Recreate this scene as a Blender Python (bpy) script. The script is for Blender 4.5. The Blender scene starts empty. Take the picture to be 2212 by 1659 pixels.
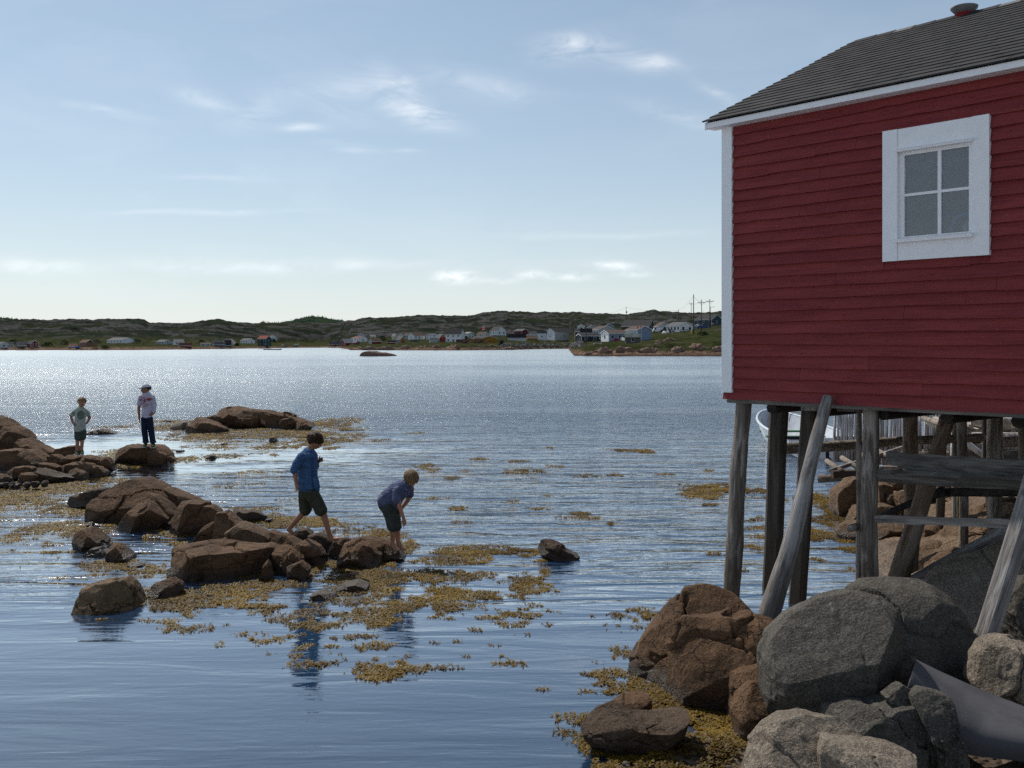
import bpy, math, random
import numpy as np
from mathutils import Vector, Matrix

# ------------------------------------------------------------------ camera, sky, sun, exposure
S = bpy.context.scene
F, CX, HY, CAMH = 2150.0, 1106.0, 744.0, 3.1      # lens in units of a 2212 px wide picture
cam_d = bpy.data.cameras.new("camera")
cam_d.sensor_width = 36.0
cam_d.lens = 36.0 * F / 2212.0
cam_d.shift_y = -(829.5 - HY) / 2212.0
cam_d.clip_start = 0.1
cam_d.clip_end = 20000
cam = bpy.data.objects.new("camera", cam_d)
S.collection.objects.link(cam)
cam.location = (0, 0, CAMH)
cam.rotation_euler = (math.radians(90), 0, 0)
S.camera = cam
S.view_settings.view_transform = 'Standard'
S.view_settings.look = 'None'
S.view_settings.gamma = 1
S.view_settings.use_curve_mapping = False
S.view_settings.exposure = 0.72
S.cycles.use_denoising = False
S.cycles.sample_clamp_indirect = 6.0
S.cycles.sample_clamp_direct = 7.0
S.cycles.max_bounces = 8
SUN_AZ, SUN_EL = math.radians(-33), math.radians(48)    # azimuth from +Y (view axis), to the left
SKY_STRENGTH, SUN_STRENGTH = 0.075, 2.7

class NT:
    """small helper to write node trees as expressions"""
    def __init__(self, tree):
        self.t = tree; tree.nodes.clear()
    def n(self, kind, **kw):
        nd = self.t.nodes.new(kind)
        ins = kw.pop('ins', {})
        for k, v in kw.items(): setattr(nd, k, v)
        for k, v in ins.items(): self.put(nd.inputs[k], v)
        return nd
    def put(self, sock, v):
        if isinstance(v, bpy.types.NodeSocket): self.t.links.new(v, sock)
        elif v is not None: sock.default_value = v
    def m(self, op, a, b=None, c=None, clamp=False):
        nd = self.t.nodes.new('ShaderNodeMath'); nd.operation = op; nd.use_clamp = clamp
        self.put(nd.inputs[0], a)
        if b is not None: self.put(nd.inputs[1], b)
        if c is not None: self.put(nd.inputs[2], c)
        return nd.outputs[0]
    def mix(self, f, a, b, mode='MIX'):
        nd = self.t.nodes.new('ShaderNodeMix'); nd.data_type = 'RGBA'; nd.blend_type = mode
        nd.clamp_factor = True
        self.put(nd.inputs[0], f); self.put(nd.inputs[6], a); self.put(nd.inputs[7], b)
        return nd.outputs[2]
    def noise(self, vec, scale, detail=4, rough=0.55, dist=0.0, out=0):
        nd = self.n('ShaderNodeTexNoise', ins={'Vector': vec, 'Scale': scale, 'Detail': detail, 'Roughness': rough, 'Distortion': dist})
        return nd.outputs[out]
    def voro(self, vec, scale, feature='F1', rnd=1.0, out='Distance'):
        nd = self.n('ShaderNodeTexVoronoi', feature=feature, ins={'Vector': vec, 'Scale': scale, 'Randomness': rnd})
        return nd.outputs[out]
    def maprange(self, v, a, b, c=0.0, d=1.0, smooth=False):
        nd = self.n('ShaderNodeMapRange', clamp=True)
        if smooth: nd.interpolation_type = 'SMOOTHSTEP'
        self.put(nd.inputs[0], v); self.put(nd.inputs[1], a); self.put(nd.inputs[2], b); self.put(nd.inputs[3], c); self.put(nd.inputs[4], d)
        return nd.outputs[0]
    def mapping(self, vec, scale=(1, 1, 1), rot=(0, 0, 0), loc=(0, 0, 0)):
        nd = self.n('ShaderNodeMapping', ins={'Vector': vec, 'Scale': scale, 'Rotation': rot, 'Location': loc})
        return nd.outputs[0]
    def xyz(self, vec):
        nd = self.n('ShaderNodeSeparateXYZ', ins={0: vec}); return nd.outputs
    def comb(self, x, y, z):
        nd = self.n('ShaderNodeCombineXYZ', ins={0: x, 1: y, 2: z}); return nd.outputs[0]
    def bump(self, h, strength=1.0, dist=1.0, normal=None):
        nd = self.n('ShaderNodeBump', ins={'Height': h, 'Strength': strength, 'Distance': dist})
        if normal is not None: self.put(nd.inputs['Normal'], normal)
        return nd.outputs[0]

def build_world():
    W = bpy.data.worlds.new("World"); S.world = W; W.use_nodes = True
    T = NT(W.node_tree)
    sky = T.n('ShaderNodeTexSky', sky_type='NISHITA', sun_disc=False, sun_elevation=SUN_EL, sun_rotation=SUN_AZ,
              altitude=0.0, air_density=0.75, dust_density=0.35, ozone_density=1.6)
    tc = T.n('ShaderNodeTexCoord').outputs['Generated']
    d = T.n('ShaderNodeVectorMath', operation='NORMALIZE', ins={0: tc}).outputs[0]
    x, y, z = T.xyz(d)
    # direction in the units of the picture, as angles (azimuth, elevation) in radians
    az = T.m('ARCTAN2', x, y)
    el = T.m('ARCSINE', z)
    p = T.comb(az, el, 0.0)
    warp = T.n('ShaderNodeTexNoise', ins={'Vector': T.mapping(p, (6, 14, 1)), 'Scale': 1.0, 'Detail': 3.0}).outputs['Color']
    pw = T.n('ShaderNodeVectorMath', operation='MULTIPLY_ADD', ins={0: warp, 1: (.05, .02, 0), 2: p}).outputs[0]
    wisp = T.maprange(T.noise(T.mapping(pw, (13, 42, 1), rot=(0, 0, -.25)), 1.0, 9, .62, .6), .36, .72)
    puff = T.maprange(T.noise(T.mapping(p, (60, 120, 1)), 1.0, 6, .6, .2), .3, .6)
    ax, ay, _ = T.xyz(pw)
    total = None
    #        u     v    ru  rv  tilt  strength kind
    CL = [(1240, 105, 75, 26, -.05, .62, 0), (1372, 136, 75, 18, .12, .62, 0), (1050, 185, 95, 20, .22, .34, 0),
          (895, 238, 75, 20, .25, .60, 0), (862, 190, 60, 30, .6, .34, 0), (745, 185, 120, 24, -.1, .20, 0),
          (445, 207, 45, 13, .2, .42, 0), (225, 233, 70, 9, .08, .25, 0), (660, 274, 42, 9, 0, .36, 0),
          (765, 316, 48, 9, .05, .28, 0), (555, 240, 60, 30, -.3, .20, 0), (720, 230, 70, 24, .3, .14, 0), (885, 322, 30, 5, 0, .2, 0), (1460, 245, 90, 14, .25, .3, 0), (1560, 200, 60, 10, .4, .22, 0),
          (1290, 508, 170, 7, .0, .24, 0), (600, 577, 290, 13, -.02, .42, 0), (30, 573, 110, 11, .05, .45, 0), (450, 460, 160, 6, -.06, .18, 0), (500, 383, 120, 6, -.05, .16, 0),
          (983, 598, 40, 13, 0, .75, 1), (1148, 593, 32, 9, 0, .45, 1), (1236, 598, 44, 8, 0, .42, 1), (1328, 574, 42, 9, .05, .6, 1),
          (1370, 592, 30, 7, 0, .38, 1), (1075, 607, 40, 6, 0, .25, 1)]
    for (u, v, ru, rv, tilt, st, kind) in CL:
        if v > 480: st *= .62
        a0 = math.atan2(u - CX, F); hyp = math.hypot(u - CX, F); e0 = math.atan2(HY - v, hyp)
        sa, se = ru / F, rv / F
        dx = T.m('SUBTRACT', ax if kind == 0 else az, a0 + (.025 if kind == 0 else 0)); dy = T.m('SUBTRACT', ay if kind == 0 else el, e0 + (.01 if kind == 0 else 0))
        c, s_ = math.cos(-tilt), math.sin(-tilt)
        rx = T.m('ADD', T.m('MULTIPLY', dx, c / sa), T.m('MULTIPLY', dy, s_ / sa))
        ry = T.m('ADD', T.m('MULTIPLY', dx, -s_ / se), T.m('MULTIPLY', dy, c / se))
        r2 = T.m('ADD', T.m('MULTIPLY', rx, rx), T.m('MULTIPLY', ry, ry))
        g = T.m('MULTIPLY', T.m('EXPONENT', T.m('MULTIPLY', r2, -1.0)), st)
        g = T.m('MULTIPLY', g, wisp if kind == 0 else puff)
        total = g if total is None else T.m('ADD', total, g)
    # thin veils everywhere in the sky, in view or not
    veil = T.maprange(T.noise(T.mapping(pw, (3.5, 11, 1), rot=(0, 0, -.15)), 1.0, 8, .6, .5), .48, .8, 0, .10)
    up = T.maprange(el, .0, .08)
    total = T.m('ADD', T.m('MULTIPLY', total, 1.45), T.m('MULTIPLY', veil, up), clamp=True)
    lum = T.n('ShaderNodeRGBToBW', ins={0: sky.outputs[0]}).outputs[0]
    skyc = T.mix(1.0, sky.outputs[0], (.95, 1.03, .95, 1), 'MULTIPLY')
    hz = T.m('EXPONENT', T.m('MULTIPLY', T.m('MAXIMUM', el, 0.0), -6.0))
    def tone(l, r, g, b): return T.n('ShaderNodeCombineColor', ins={0: T.m('MULTIPLY', l, r), 1: T.m('MULTIPLY', l, g), 2: T.m('MULTIPLY', l, b)}).outputs[0]
    # bright haze that thickens towards the horizon, all the way round
    hz = T.m('EXPONENT', T.m('MULTIPLY', T.m('MAXIMUM', el, 0.0), -6.0))
    hazec = tone(T.m('ADD', T.m('MULTIPLY_ADD', hz, 2.3, 3.9), T.m('MULTIPLY', lum, .05)), T.m('MULTIPLY_ADD', hz, .09, .90), 1.0, T.m('MULTIPLY_ADD', hz, -.09, 1.08))
    colr = T.mix(T.m('MULTIPLY_ADD', hz, .68, .24), skyc, hazec)
    cloudc = tone(T.m('MULTIPLY_ADD', lum, .5, 7.0), .98, 1.0, 1.03)
    colr = T.mix(total, colr, cloudc)
    bg = T.n('ShaderNodeBackground', ins={'Color': colr, 'Strength': SKY_STRENGTH})
    out = T.n('ShaderNodeOutputWorld', ins={0: bg.outputs[0]})
build_world()

sun_d = bpy.data.lights.new("sun", 'SUN'); sun_d.energy = SUN_STRENGTH; sun_d.angle = math.radians(.55); sun_d.color = (1, .95, .86)
sun = bpy.data.objects.new("sun", sun_d); S.collection.objects.link(sun)
sdir = Vector((math.sin(SUN_AZ) * math.cos(SUN_EL), math.cos(SUN_AZ) * math.cos(SUN_EL), math.sin(SUN_EL)))
sun.rotation_euler = sdir.to_track_quat('Z', 'Y').to_euler()
sun.location = (-20, 30, 40)

# ------------------------------------------------------------------ helpers
COL = S.collection
def at(u, v, Y):  return Vector(((u - CX) / F * Y, Y, CAMH + (HY - v) / F * Y))
def yw(v, z=0.0): return (CAMH - z) * F / (v - HY)          # distance at which height z is seen at picture row v

def mesh_obj(name, V, Fc, mat=None, parent=None, smooth=False, label=None, cat=None, group=None, kind=None):
    me = bpy.data.meshes.new(name)
    if isinstance(V, np.ndarray): V = V.tolist()
    me.from_pydata(V, [], Fc if isinstance(Fc, list) else Fc.tolist())
    me.update()
    if smooth: me.polygons.foreach_set('use_smooth', [True] * len(me.polygons))
    o = bpy.data.objects.new(name, me); COL.objects.link(o)
    if mat:
        for mm in (mat if isinstance(mat, (list, tuple)) else [mat]): me.materials.append(mm)
    if parent: o.parent = parent
    tag(o, label, cat, group, kind)
    return o
def tag(o, label=None, cat=None, group=None, kind=None):
    if label: o['label'] = label
    if cat: o['category'] = cat
    if group: o['group'] = group
    if kind: o['kind'] = kind
    return o
def empty(name, loc=(0, 0, 0), label=None, cat=None, group=None, kind=None, rz=0.0):
    o = bpy.data.objects.new(name, None); o.empty_display_size = .1; COL.objects.link(o); o.location = loc; o.rotation_euler = (0, 0, rz)
    return tag(o, label, cat, group, kind)
def put_obj(o, name=None, parent=None, loc=None, rot=None, scale=None):
    c = o.copy()
    if name: c.name = name
    COL.objects.link(c); c.parent = parent
    if loc is not None: c.location = loc
    if rot is not None: c.rotation_euler = rot
    if scale is not None: c.scale = scale
    return c
class MB:
    def __init__(s): s.V = []; s.F = []
    def add(s, V, Fc):
        b = len(s.V); s.V += [tuple(v) for v in V]; s.F += [tuple(i + b for i in f) for f in Fc]; return s
    def box(s, lo, hi, M=None):
        x0, y0, z0 = lo; x1, y1, z1 = hi
        V = [Vector(p) for p in ((x0, y0, z0), (x1, y0, z0), (x1, y1, z0), (x0, y1, z0), (x0, y0, z1), (x1, y0, z1), (x1, y1, z1), (x0, y1, z1))]
        if M is not None: V = [M @ p for p in V]
        return s.add(V, [(0, 3, 2, 1), (4, 5, 6, 7), (0, 1, 5, 4), (1, 2, 6, 5), (2, 3, 7, 6), (3, 0, 4, 7)])
    def bar(s, a, b, w, h, roll=0.0, up=(0, 0, 1)):
        a = Vector(a); b = Vector(b); d = (b - a); L = d.length; d.normalize()
        upv = Vector(up)
        sx = d.cross(upv)
        if sx.length < 1e-3: sx = Vector((1, 0, 0))
        sx.normalize(); sz = sx.cross(d).normalized()
        if roll: R = Matrix.Rotation(roll, 3, d); sx = R @ sx; sz = R @ sz
        V = []
        for p in (a, b):
            for (i, j) in ((-1, -1), (1, -1), (1, 1), (-1, 1)): V.append(p + sx * i * w / 2 + sz * j * h / 2)
        return s.add(V, [(0, 1, 2, 3), (7, 6, 5, 4), (0, 4, 5, 1), (1, 5, 6, 2), (2, 6, 7, 3), (3, 7, 4, 0)])
    def tube(s, pts, rad, n=8, cap=True, wob=0.0, seed=0):
        rnd = random.Random(seed)
        pts = [Vector(p) for p in pts]; rad = rad if isinstance(rad, (list, tuple)) else [rad] * len(pts)
        V = []; Fc = []; ref = None
        for i, p in enumerate(pts):
            d = (pts[min(i + 1, len(pts) - 1)] - pts[max(i - 1, 0)])
            if d.length < 1e-9: d = Vector((0, 0, 1))
            d.normalize()
            if ref is None:
                ref = Vector((1, 0, 0)) if abs(d.x) < .8 else Vector((0, 1, 0))
            a1 = (ref - d * ref.dot(d)).normalized(); a2 = d.cross(a1); ref = a1
            for k in range(n):
                an = 2 * math.pi * k / n
                r = rad[i] * (1 + wob * (rnd.random() - .5))
                V.append(p + a1 * math.cos(an) * r + a2 * math.sin(an) * r)
            if i:
                for k in range(n): Fc.append(((i - 1) * n + k, (i - 1) * n + (k + 1) % n, i * n + (k + 1) % n, i * n + k))
        if cap:
            Fc.append(tuple(range(n - 1, -1, -1))); Fc.append(tuple((len(pts) - 1) * n + k for k in range(n)))
        return s.add(V, Fc)
    def ell(s, c, r, nu=12, nv=8, M=None):
        V = []; Fc = []; c = Vector(c)
        for j in range(nv + 1):
            t = math.pi * j / nv
            for i in range(nu):
                a = 2 * math.pi * i / nu
                p = Vector((r[0] * math.sin(t) * math.cos(a), r[1] * math.sin(t) * math.sin(a), r[2] * math.cos(t)))
                V.append(c + (M @ p if M is not None else p))
        for j in range(nv):
            for i in range(nu): Fc.append((j * nu + i, (j + 1) * nu + i, (j + 1) * nu + (i + 1) % nu, j * nu + (i + 1) % nu))
        return s.add(V, Fc)
    def build(s, name, mat=None, parent=None, smooth=False, **k): return mesh_obj(name, s.V, s.F, mat, parent, smooth, **k)

# fast vectorised gradient-ish noise
def _hash(ix, iy, iz, seed):
    h = (ix.astype(np.int64) * 374761393 + iy.astype(np.int64) * 668265263 + iz.astype(np.int64) * 2147483647 + seed * 1274126177) & 0x7fffffff
    h = ((h ^ (h >> 13)) * 1274126177) & 0x7fffffff
    h = (h ^ (h >> 16)) & 0xffff
    return h / 32767.5 - 1.0
def vnoise(P, seed=0):
    P = np.asarray(P, float); i = np.floor(P).astype(np.int64); f = P - i; w = f * f * f * (f * (f * 6 - 15) + 10)
    r = 0
    for dx in (0, 1):
        for dy in (0, 1):
            for dz in (0, 1):
                h = _hash(i[:, 0] + dx, i[:, 1] + dy, i[:, 2] + dz, seed)
                r = r + h * (w[:, 0] if dx else 1 - w[:, 0]) * (w[:, 1] if dy else 1 - w[:, 1]) * (w[:, 2] if dz else 1 - w[:, 2])
    return r
def fbm(P, oct=4, seed=0, rough=.5, ridged=False):
    P = np.asarray(P, float); r = np.zeros(len(P)); a = 1.0
    for k in range(oct):
        n = vnoise(P, seed + 17 * k)
        if ridged: n = 1 - 2 * np.abs(n)
        r += a * n; a *= rough; P = P * 2.03 + 5.7
    return r

# ------------------------------------------------------------------ materials
MATS = {}
def newmat(name):
    m = bpy.data.materials.new(name); m.use_nodes = True; MATS[name] = m
    T = NT(m.node_tree)
    return m, T
def finish(T, bsdf): T.n('ShaderNodeOutputMaterial', ins={0: bsdf})
def princ(T, **ins):
    ins.setdefault('Specular_IOR_Level', .12)
    nd = T.n('ShaderNodeBsdfPrincipled')
    for k, v in ins.items(): T.put(nd.inputs[k.replace('_', ' ')], v)
    return nd.outputs[0]
def c4(c): return (c[0], c[1], c[2], 1)
def objco(T): return T.n('ShaderNodeTexCoord').outputs['Object']
def world(T): return T.n('ShaderNodeNewGeometry').outputs['Position']
def objrand(T): return T.n('ShaderNodeObjectInfo').outputs['Random']
def shade(c, k): return tuple(min(1, x * k) for x in c[:3])

def simple(name, c, rough=.7, var=.25, scale=6, bump=.0, metal=0.0, spec=.5, world_co=False):
    if name in MATS: return MATS[name]
    m, T = newmat(name); P = world(T) if world_co else objco(T)
    n = T.noise(P, scale, 5, .6)
    col = T.mix(T.maprange(n, .3, .7), c4(shade(c, 1 - var)), c4(shade(c, 1 + var)))
    k = dict(Base_Color=col, Roughness=rough, Metallic=metal)
    if bump: k['Normal'] = T.bump(T.noise(P, scale * 4, 4), bump, .01)
    finish(T, princ(T, **k)); return m

def wood_mat(name, base, dark, light, axis=2, scale=1.0, patches=.5, rough=.8):
    """weathered timber; grain runs along local axis"""
    m, T = newmat(name); P = objco(T)
    r = objrand(T)
    off = T.comb(T.m('MULTIPLY', r, 13.7), T.m('MULTIPLY', r, 7.1), T.m('MULTIPLY', r, 29.3))
    P = T.n('ShaderNodeVectorMath', operation='ADD', ins={0: P, 1: off}).outputs[0]
    s = [28 * scale] * 3; s[axis] = 1.6 * scale
    g = T.noise(T.mapping(P, tuple(s)), 1.0, 8, .65, .4)
    s2 = [9 * scale] * 3; s2[axis] = 1.3 * scale
    pt = T.noise(T.mapping(P, tuple(s2)), 1.0, 4, .6, .8)
    s3 = [70 * scale] * 3; s3[axis] = 2.2 * scale
    fine = T.noise(T.mapping(P, tuple(s3)), 1.0, 5, .6)
    col = T.mix(T.maprange(g, .35, .68), c4(dark), c4(base))
    col = T.mix(T.m('MULTIPLY', T.maprange(pt, .48, .58), patches), col, c4(shade(light, 1.25)))
    col = T.mix(T.m('MULTIPLY', T.maprange(fine, .54, .66), .7), col, c4(shade(dark, .35)))
    kn = T.voro(T.mapping(P, tuple([3.1 * scale if i != axis else 1.7 * scale for i in range(3)])), 1.0)
    col = T.mix(T.maprange(kn, .05, .10, .85, 0), col, c4(shade(dark, .45)))
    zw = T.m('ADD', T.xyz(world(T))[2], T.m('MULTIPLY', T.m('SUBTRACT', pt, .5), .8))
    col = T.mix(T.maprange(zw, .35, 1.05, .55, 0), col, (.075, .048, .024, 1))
    col = T.mix(T.m('MULTIPLY', T.m('MULTIPLY', r, .3), 1.0), col, c4(shade(base, .8)))
    h = T.m('ADD', g, T.m('MULTIPLY', fine, .5))
    finish(T, princ(T, Base_Color=col, Roughness=rough, Normal=T.bump(h, .9, .012)))
    return m

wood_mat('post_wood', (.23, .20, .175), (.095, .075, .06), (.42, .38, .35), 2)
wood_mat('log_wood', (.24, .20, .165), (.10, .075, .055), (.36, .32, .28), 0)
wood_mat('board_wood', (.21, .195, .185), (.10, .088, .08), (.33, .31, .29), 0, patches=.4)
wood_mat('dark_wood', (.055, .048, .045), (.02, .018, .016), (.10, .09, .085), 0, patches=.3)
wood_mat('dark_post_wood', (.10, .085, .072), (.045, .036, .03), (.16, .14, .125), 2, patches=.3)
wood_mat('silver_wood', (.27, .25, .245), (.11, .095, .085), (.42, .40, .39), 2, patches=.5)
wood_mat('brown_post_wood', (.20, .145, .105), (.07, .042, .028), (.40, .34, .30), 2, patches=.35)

def make_red_paint():
    m, T = newmat('red_paint'); P = objco(T); r = objrand(T)
    off = T.comb(T.m('MULTIPLY', r, 31.7), T.m('MULTIPLY', r, 17.1), T.m('MULTIPLY', r, 9.3))
    P = T.n('ShaderNodeVectorMath', operation='ADD', ins={0: P, 1: off}).outputs[0]
    g = T.noise(T.mapping(P, (2.2, 60, 60)), 1.0, 8, .65, .3)
    big = T.noise(T.mapping(P, (1.2, 9, 9)), 1.0, 4, .6)
    col = T.mix(T.maprange(g, .32, .7), (.145, .025, .029, 1), (.25, .047, .050, 1))
    col = T.mix(T.maprange(big, .35, .7, 0, .55), col, (.34, .068, .060, 1))
    col = T.mix(T.m('MULTIPLY', r, .35), col, (.14, .022, .030, 1))
    fl = T.noise(T.mapping(P, (9, 60, 60)), 1.0, 6, .7)
    col = T.mix(T.maprange(fl, .64, .74, 0, .6), col, (.42, .21, .19, 1))
    kn = T.voro(T.mapping(P, (2.4, 12, 12)), 1.0)
    col = T.mix(T.maprange(kn, .03, .08, .8, 0), col, (.05, .012, .012, 1))
    finish(T, princ(T, Base_Color=col, Roughness=.62, Normal=T.bump(T.m('ADD', g, T.m('MULTIPLY', fl, .6)), .8, .010)))
make_red_paint()

def make_white_paint():
    m, T = newmat('white_paint'); P = objco(T)
    g = T.noise(T.mapping(P, (9, 9, 9)), 1.0, 6, .6)
    spots = T.voro(P, 9.0)
    col = T.mix(T.maprange(g, .3, .75), (.88, .88, .90, 1), (.80, .81, .84, 1))
    col = T.mix(T.maprange(spots, .02, .045, .55, 0), col, (.42, .30, .18, 1))
    crk = T.noise(T.mapping(P, (60, 60, 2.5)), 1.0, 5, .6)
    col = T.mix(T.maprange(crk, .70, .76, 0, .5), col, (.42, .40, .38, 1))
    finish(T, princ(T, Base_Color=col, Roughness=.5, Normal=T.bump(T.noise(P, 40, 4), .35, .006)))
make_white_paint()

def make_shingle():
    m, T = newmat('shingle'); P = objco(T); r = objrand(T)
    gr = T.noise(P, 160, 3, .7)
    big = T.noise(T.mapping(world(T), (1.5, 1.5, 1.5)), 1.0, 4, .6)
    col = T.mix(T.maprange(gr, .35, .7), (.016, .0155, .017, 1), (.062, .060, .064, 1))
    col = T.mix(T.m('MULTIPLY', r, .6), col, (.052, .050, .053, 1))
    col = T.mix(T.maprange(big, .4, .75, 0, .4), col, (.075, .072, .07, 1))
    finish(T, princ(T, Base_Color=col, Roughness=.88, Normal=T.bump(gr, .8, .006)))
make_shingle()

def make_rock(name, c1, c2, c3, wet=True, speck=1.0, lich=.0, crk=.4):
    m, T = newmat(name); Pw = world(T); P = objco(T)
    big = T.noise(Pw, 1.6, 6, .62, .4)
    mid = T.noise(Pw, 6.5, 6, .65, .3)
    fine = T.noise(Pw, 60, 5, .75)
    vf = T.voro(Pw, 95)
    col = T.mix(T.maprange(big, .32, .68), c4(c1), c4(c2))
    col = T.mix(T.maprange(mid, .42, .72, 0, .75), col, c4(c3))
    col = T.mix(T.maprange(fine, .52, .68, 0, .6 * speck), col, c4(shade(c2, 1.75)))
    col = T.mix(T.maprange(fine, .46, .34, 0, .65 * speck), col, c4(shade(c1, .42)))
    if lich:
        li = T.noise(Pw, 9, 8, .75)
        col = T.mix(T.maprange(li, .60, .68, 0, lich), col, (.46, .46, .42, 1))
    # hair cracks / seams
    wp = T.n('ShaderNodeVectorMath', operation='MULTIPLY_ADD', ins={0: T.noise(Pw, 2.2, 4, .6, out=1), 1: (.7, .7, .7), 2: Pw}).outputs[0]
    ck = T.voro(T.mapping(wp, (1.0, 1.2, 1.9), rot=(.3, .5, .2)), 1.5, feature='DISTANCE_TO_EDGE')
    crack = T.maprange(ck, .004, .022, 1, 0)
    col = T.mix(T.m('MULTIPLY', crack, crk), col, c4(shade(c1, .3)))
    rough = .78
    if wet:
        z = T.xyz(Pw)[2]
        zz = T.m('ADD', z, T.m('MULTIPLY', T.m('SUBTRACT', mid, .5), .16))
        w = T.maprange(zz, .05, .22, 1, 0)
        col = T.mix(T.m('MULTIPLY', w, .8), col, c4(shade(c1, .35)))
        rough = T.m('SUBTRACT', .80, T.m('MULTIPLY', w, .36))
    h = T.m('ADD', T.m('MULTIPLY', mid, 1.5), T.m('MULTIPLY', fine, .30))
    h = T.m('SUBTRACT', h, T.m('MULTIPLY', crack, .5 * crk))
    h = T.m('SUBTRACT', h, T.m('MULTIPLY', T.maprange(vf, 0, .5), .05))
    finish(T, princ(T, Base_Color=col, Roughness=rough, Specular_IOR_Level=T.maprange(rough, .43, .7, .35, .12) if wet else .12, Normal=T.bump(h, 1.0, .05)))
    return m
make_rock('brown_rock', (.046, .025, .014), (.165, .096, .053), (.094, .051, .028), crk=.5)
make_rock('tan_rock', (.070, .043, .025), (.19, .122, .075), (.12, .075, .044), crk=.4)
make_rock('gray_rock', (.052, .047, .041), (.118, .107, .092), (.084, .077, .067), wet=False, speck=1.5, lich=.3, crk=.12)
make_rock('pale_rock', (.13, .105, .082), (.27, .225, .18), (.20, .165, .13), wet=False, speck=1.4, lich=.2, crk=.2)
make_rock('wet_rock', (.036, .024, .017), (.115, .080, .055), (.066, .045, .031))
make_rock('tan_dry_rock', (.075, .050, .030), (.19, .13, .078), (.13, .086, .050), wet=False, crk=.7)
make_rock('far_rock', (.20, .12, .085), (.36, .25, .19), (.28, .18, .13))
# ------------------------------------------------------------------ water and sea bed
def make_water():
    m, T = newmat('sea_water'); P = world(T)
    x, y, z = T.xyz(P)
    big = T.noise(T.mapping(P, (.10, .22, 1)), 1.0, 3, .5)
    yy = T.m('ADD', y, T.m('MULTIPLY', T.m('SUBTRACT', big, .5), 10.0))
    # open water, wind chop; sheltered water close to the rocks; mirror calm by the shore
    chop = T.maprange(yy, 26, 42, .0, 1, True)
    rip = T.m('MULTIPLY', T.maprange(yy, 10.0, 17.0, .10, 1, True), T.maprange(yy, 30, 50, 1, .6))
    # the lee of the left rocks
    lx = T.m('DIVIDE', T.m('ADD', x, 10.5), 7.5); ly = T.m('DIVIDE', T.m('SUBTRACT', y, 29), 7.5)
    lee = T.maprange(T.m('ADD', T.m('ADD', T.m('MULTIPLY', lx, lx), T.m('MULTIPLY', ly, ly)), T.m('MULTIPLY', T.m('SUBTRACT', T.noise(T.mapping(P, (.25, .6, 1)), 1.0, 4, .6), .5), 2.4)), .3, 1.6, .12, 1, True)
    gust = T.noise(T.mapping(P, (.012, .05, 1), rot=(0, 0, .06)), 1.0, 4, .6, .5)
    chop = T.m('MULTIPLY', chop, T.maprange(gust, .35, .62, .45, 1.15))
    chop = T.m('MULTIPLY', chop, lee); rip = T.m('MULTIPLY', rip, lee)
    w1 = T.noise(T.mapping(P, (.9, 2.0, 1), rot=(0, 0, .12)), 1.0, 4, .55, .3)
    w2 = T.noise(T.mapping(P, (3.2, 6.5, 1), rot=(0, 0, -.2)), 1.0, 4, .6, .4)
    w0 = T.noise(T.mapping(P, (.25, .55, 1), rot=(0, 0, .05)), 1.0, 3, .5)
    r1 = T.noise(T.mapping(P, (.34, 1.8, 1), rot=(0, 0, -.10)), 1.0, 3, .45, .8)
    r2 = T.noise(T.mapping(P, (1.6, 9.0, 1), rot=(0, 0, -.16)), 1.0, 3, .55, .5)
    f1 = T.noise(T.mapping(P, (7, 11, 1)), 1.0, 3, .6)
    h = T.m('MULTIPLY', chop, T.m('ADD', T.m('ADD', T.m('MULTIPLY', w1, .19), T.m('MULTIPLY', w2, .075)), T.m('MULTIPLY', w0, .24)))
    h = T.m('ADD', h, T.m('MULTIPLY', rip, T.m('ADD', T.m('MULTIPLY', r1, .185), T.m('MULTIPLY', r2, .028))))
    h = T.m('ADD', h, T.m('MULTIPLY', T.m('ADD', rip, .12), T.m('MULTIPLY', f1, .0075)))
    h = T.m('MULTIPLY', h, T.maprange(y, 50, 320, 1, .35))
    nm = T.bump(h, 1.0, 1.0)
    gl = T.n('ShaderNodeBsdfGlossy', ins={'Color': (1, 1, 1, 1), 'Roughness': T.maprange(y, 12, 90, .05, .14), 'Normal': nm}).outputs[0]
    df = T.n('ShaderNodeBsdfDiffuse', ins={'Color': (.018, .052, .112, 1)}).outputs[0]
    tr = T.n('ShaderNodeBsdfTransparent', ins={'Color': (.42, .55, .66, 1)}).outputs[0]
    near = T.maprange(y, 7, 16, .45, .0)
    body = T.n('ShaderNodeMixShader', ins={0: near, 1: df, 2: tr}).outputs[0]
    fr = T.n('ShaderNodeFresnel', ins={'IOR': 1.42, 'Normal': nm}).outputs[0]
    fr = T.m('ADD', T.m('MULTIPLY', fr, 2.0), .03, clamp=True)
    finish(T, T.n('ShaderNodeMixShader', ins={0: fr, 1: body, 2: gl}).outputs[0])
    return m
WAT = make_water()
mesh_obj('water', [(-3000, -60, 0), (3000, -60, 0), (3000, 2500, 0), (-3000, 2500, 0)], [(0, 1, 2, 3)], WAT, kind='structure')
m, T = newmat('sea_bed'); P = world(T)
st = T.voro(P, 5.5, out='Color'); sb = T.n('ShaderNodeRGBToBW', ins={0: st}).outputs[0]
edge = T.voro(P, 5.5)
big = T.noise(P, .8, 5, .6)
col = T.mix(T.maprange(big, .4, .65), (.035, .036, .034, 1), (.075, .068, .052, 1))
col = T.mix(T.m('MULTIPLY', T.maprange(sb, .72, .80), T.maprange(edge, .22, .30, 1, 0)), col, (.42, .38, .33, 1))
finish(T, princ(T, Base_Color=col, Roughness=.9, Normal=T.bump(T.noise(P, 9, 4), 1, .05)))
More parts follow.
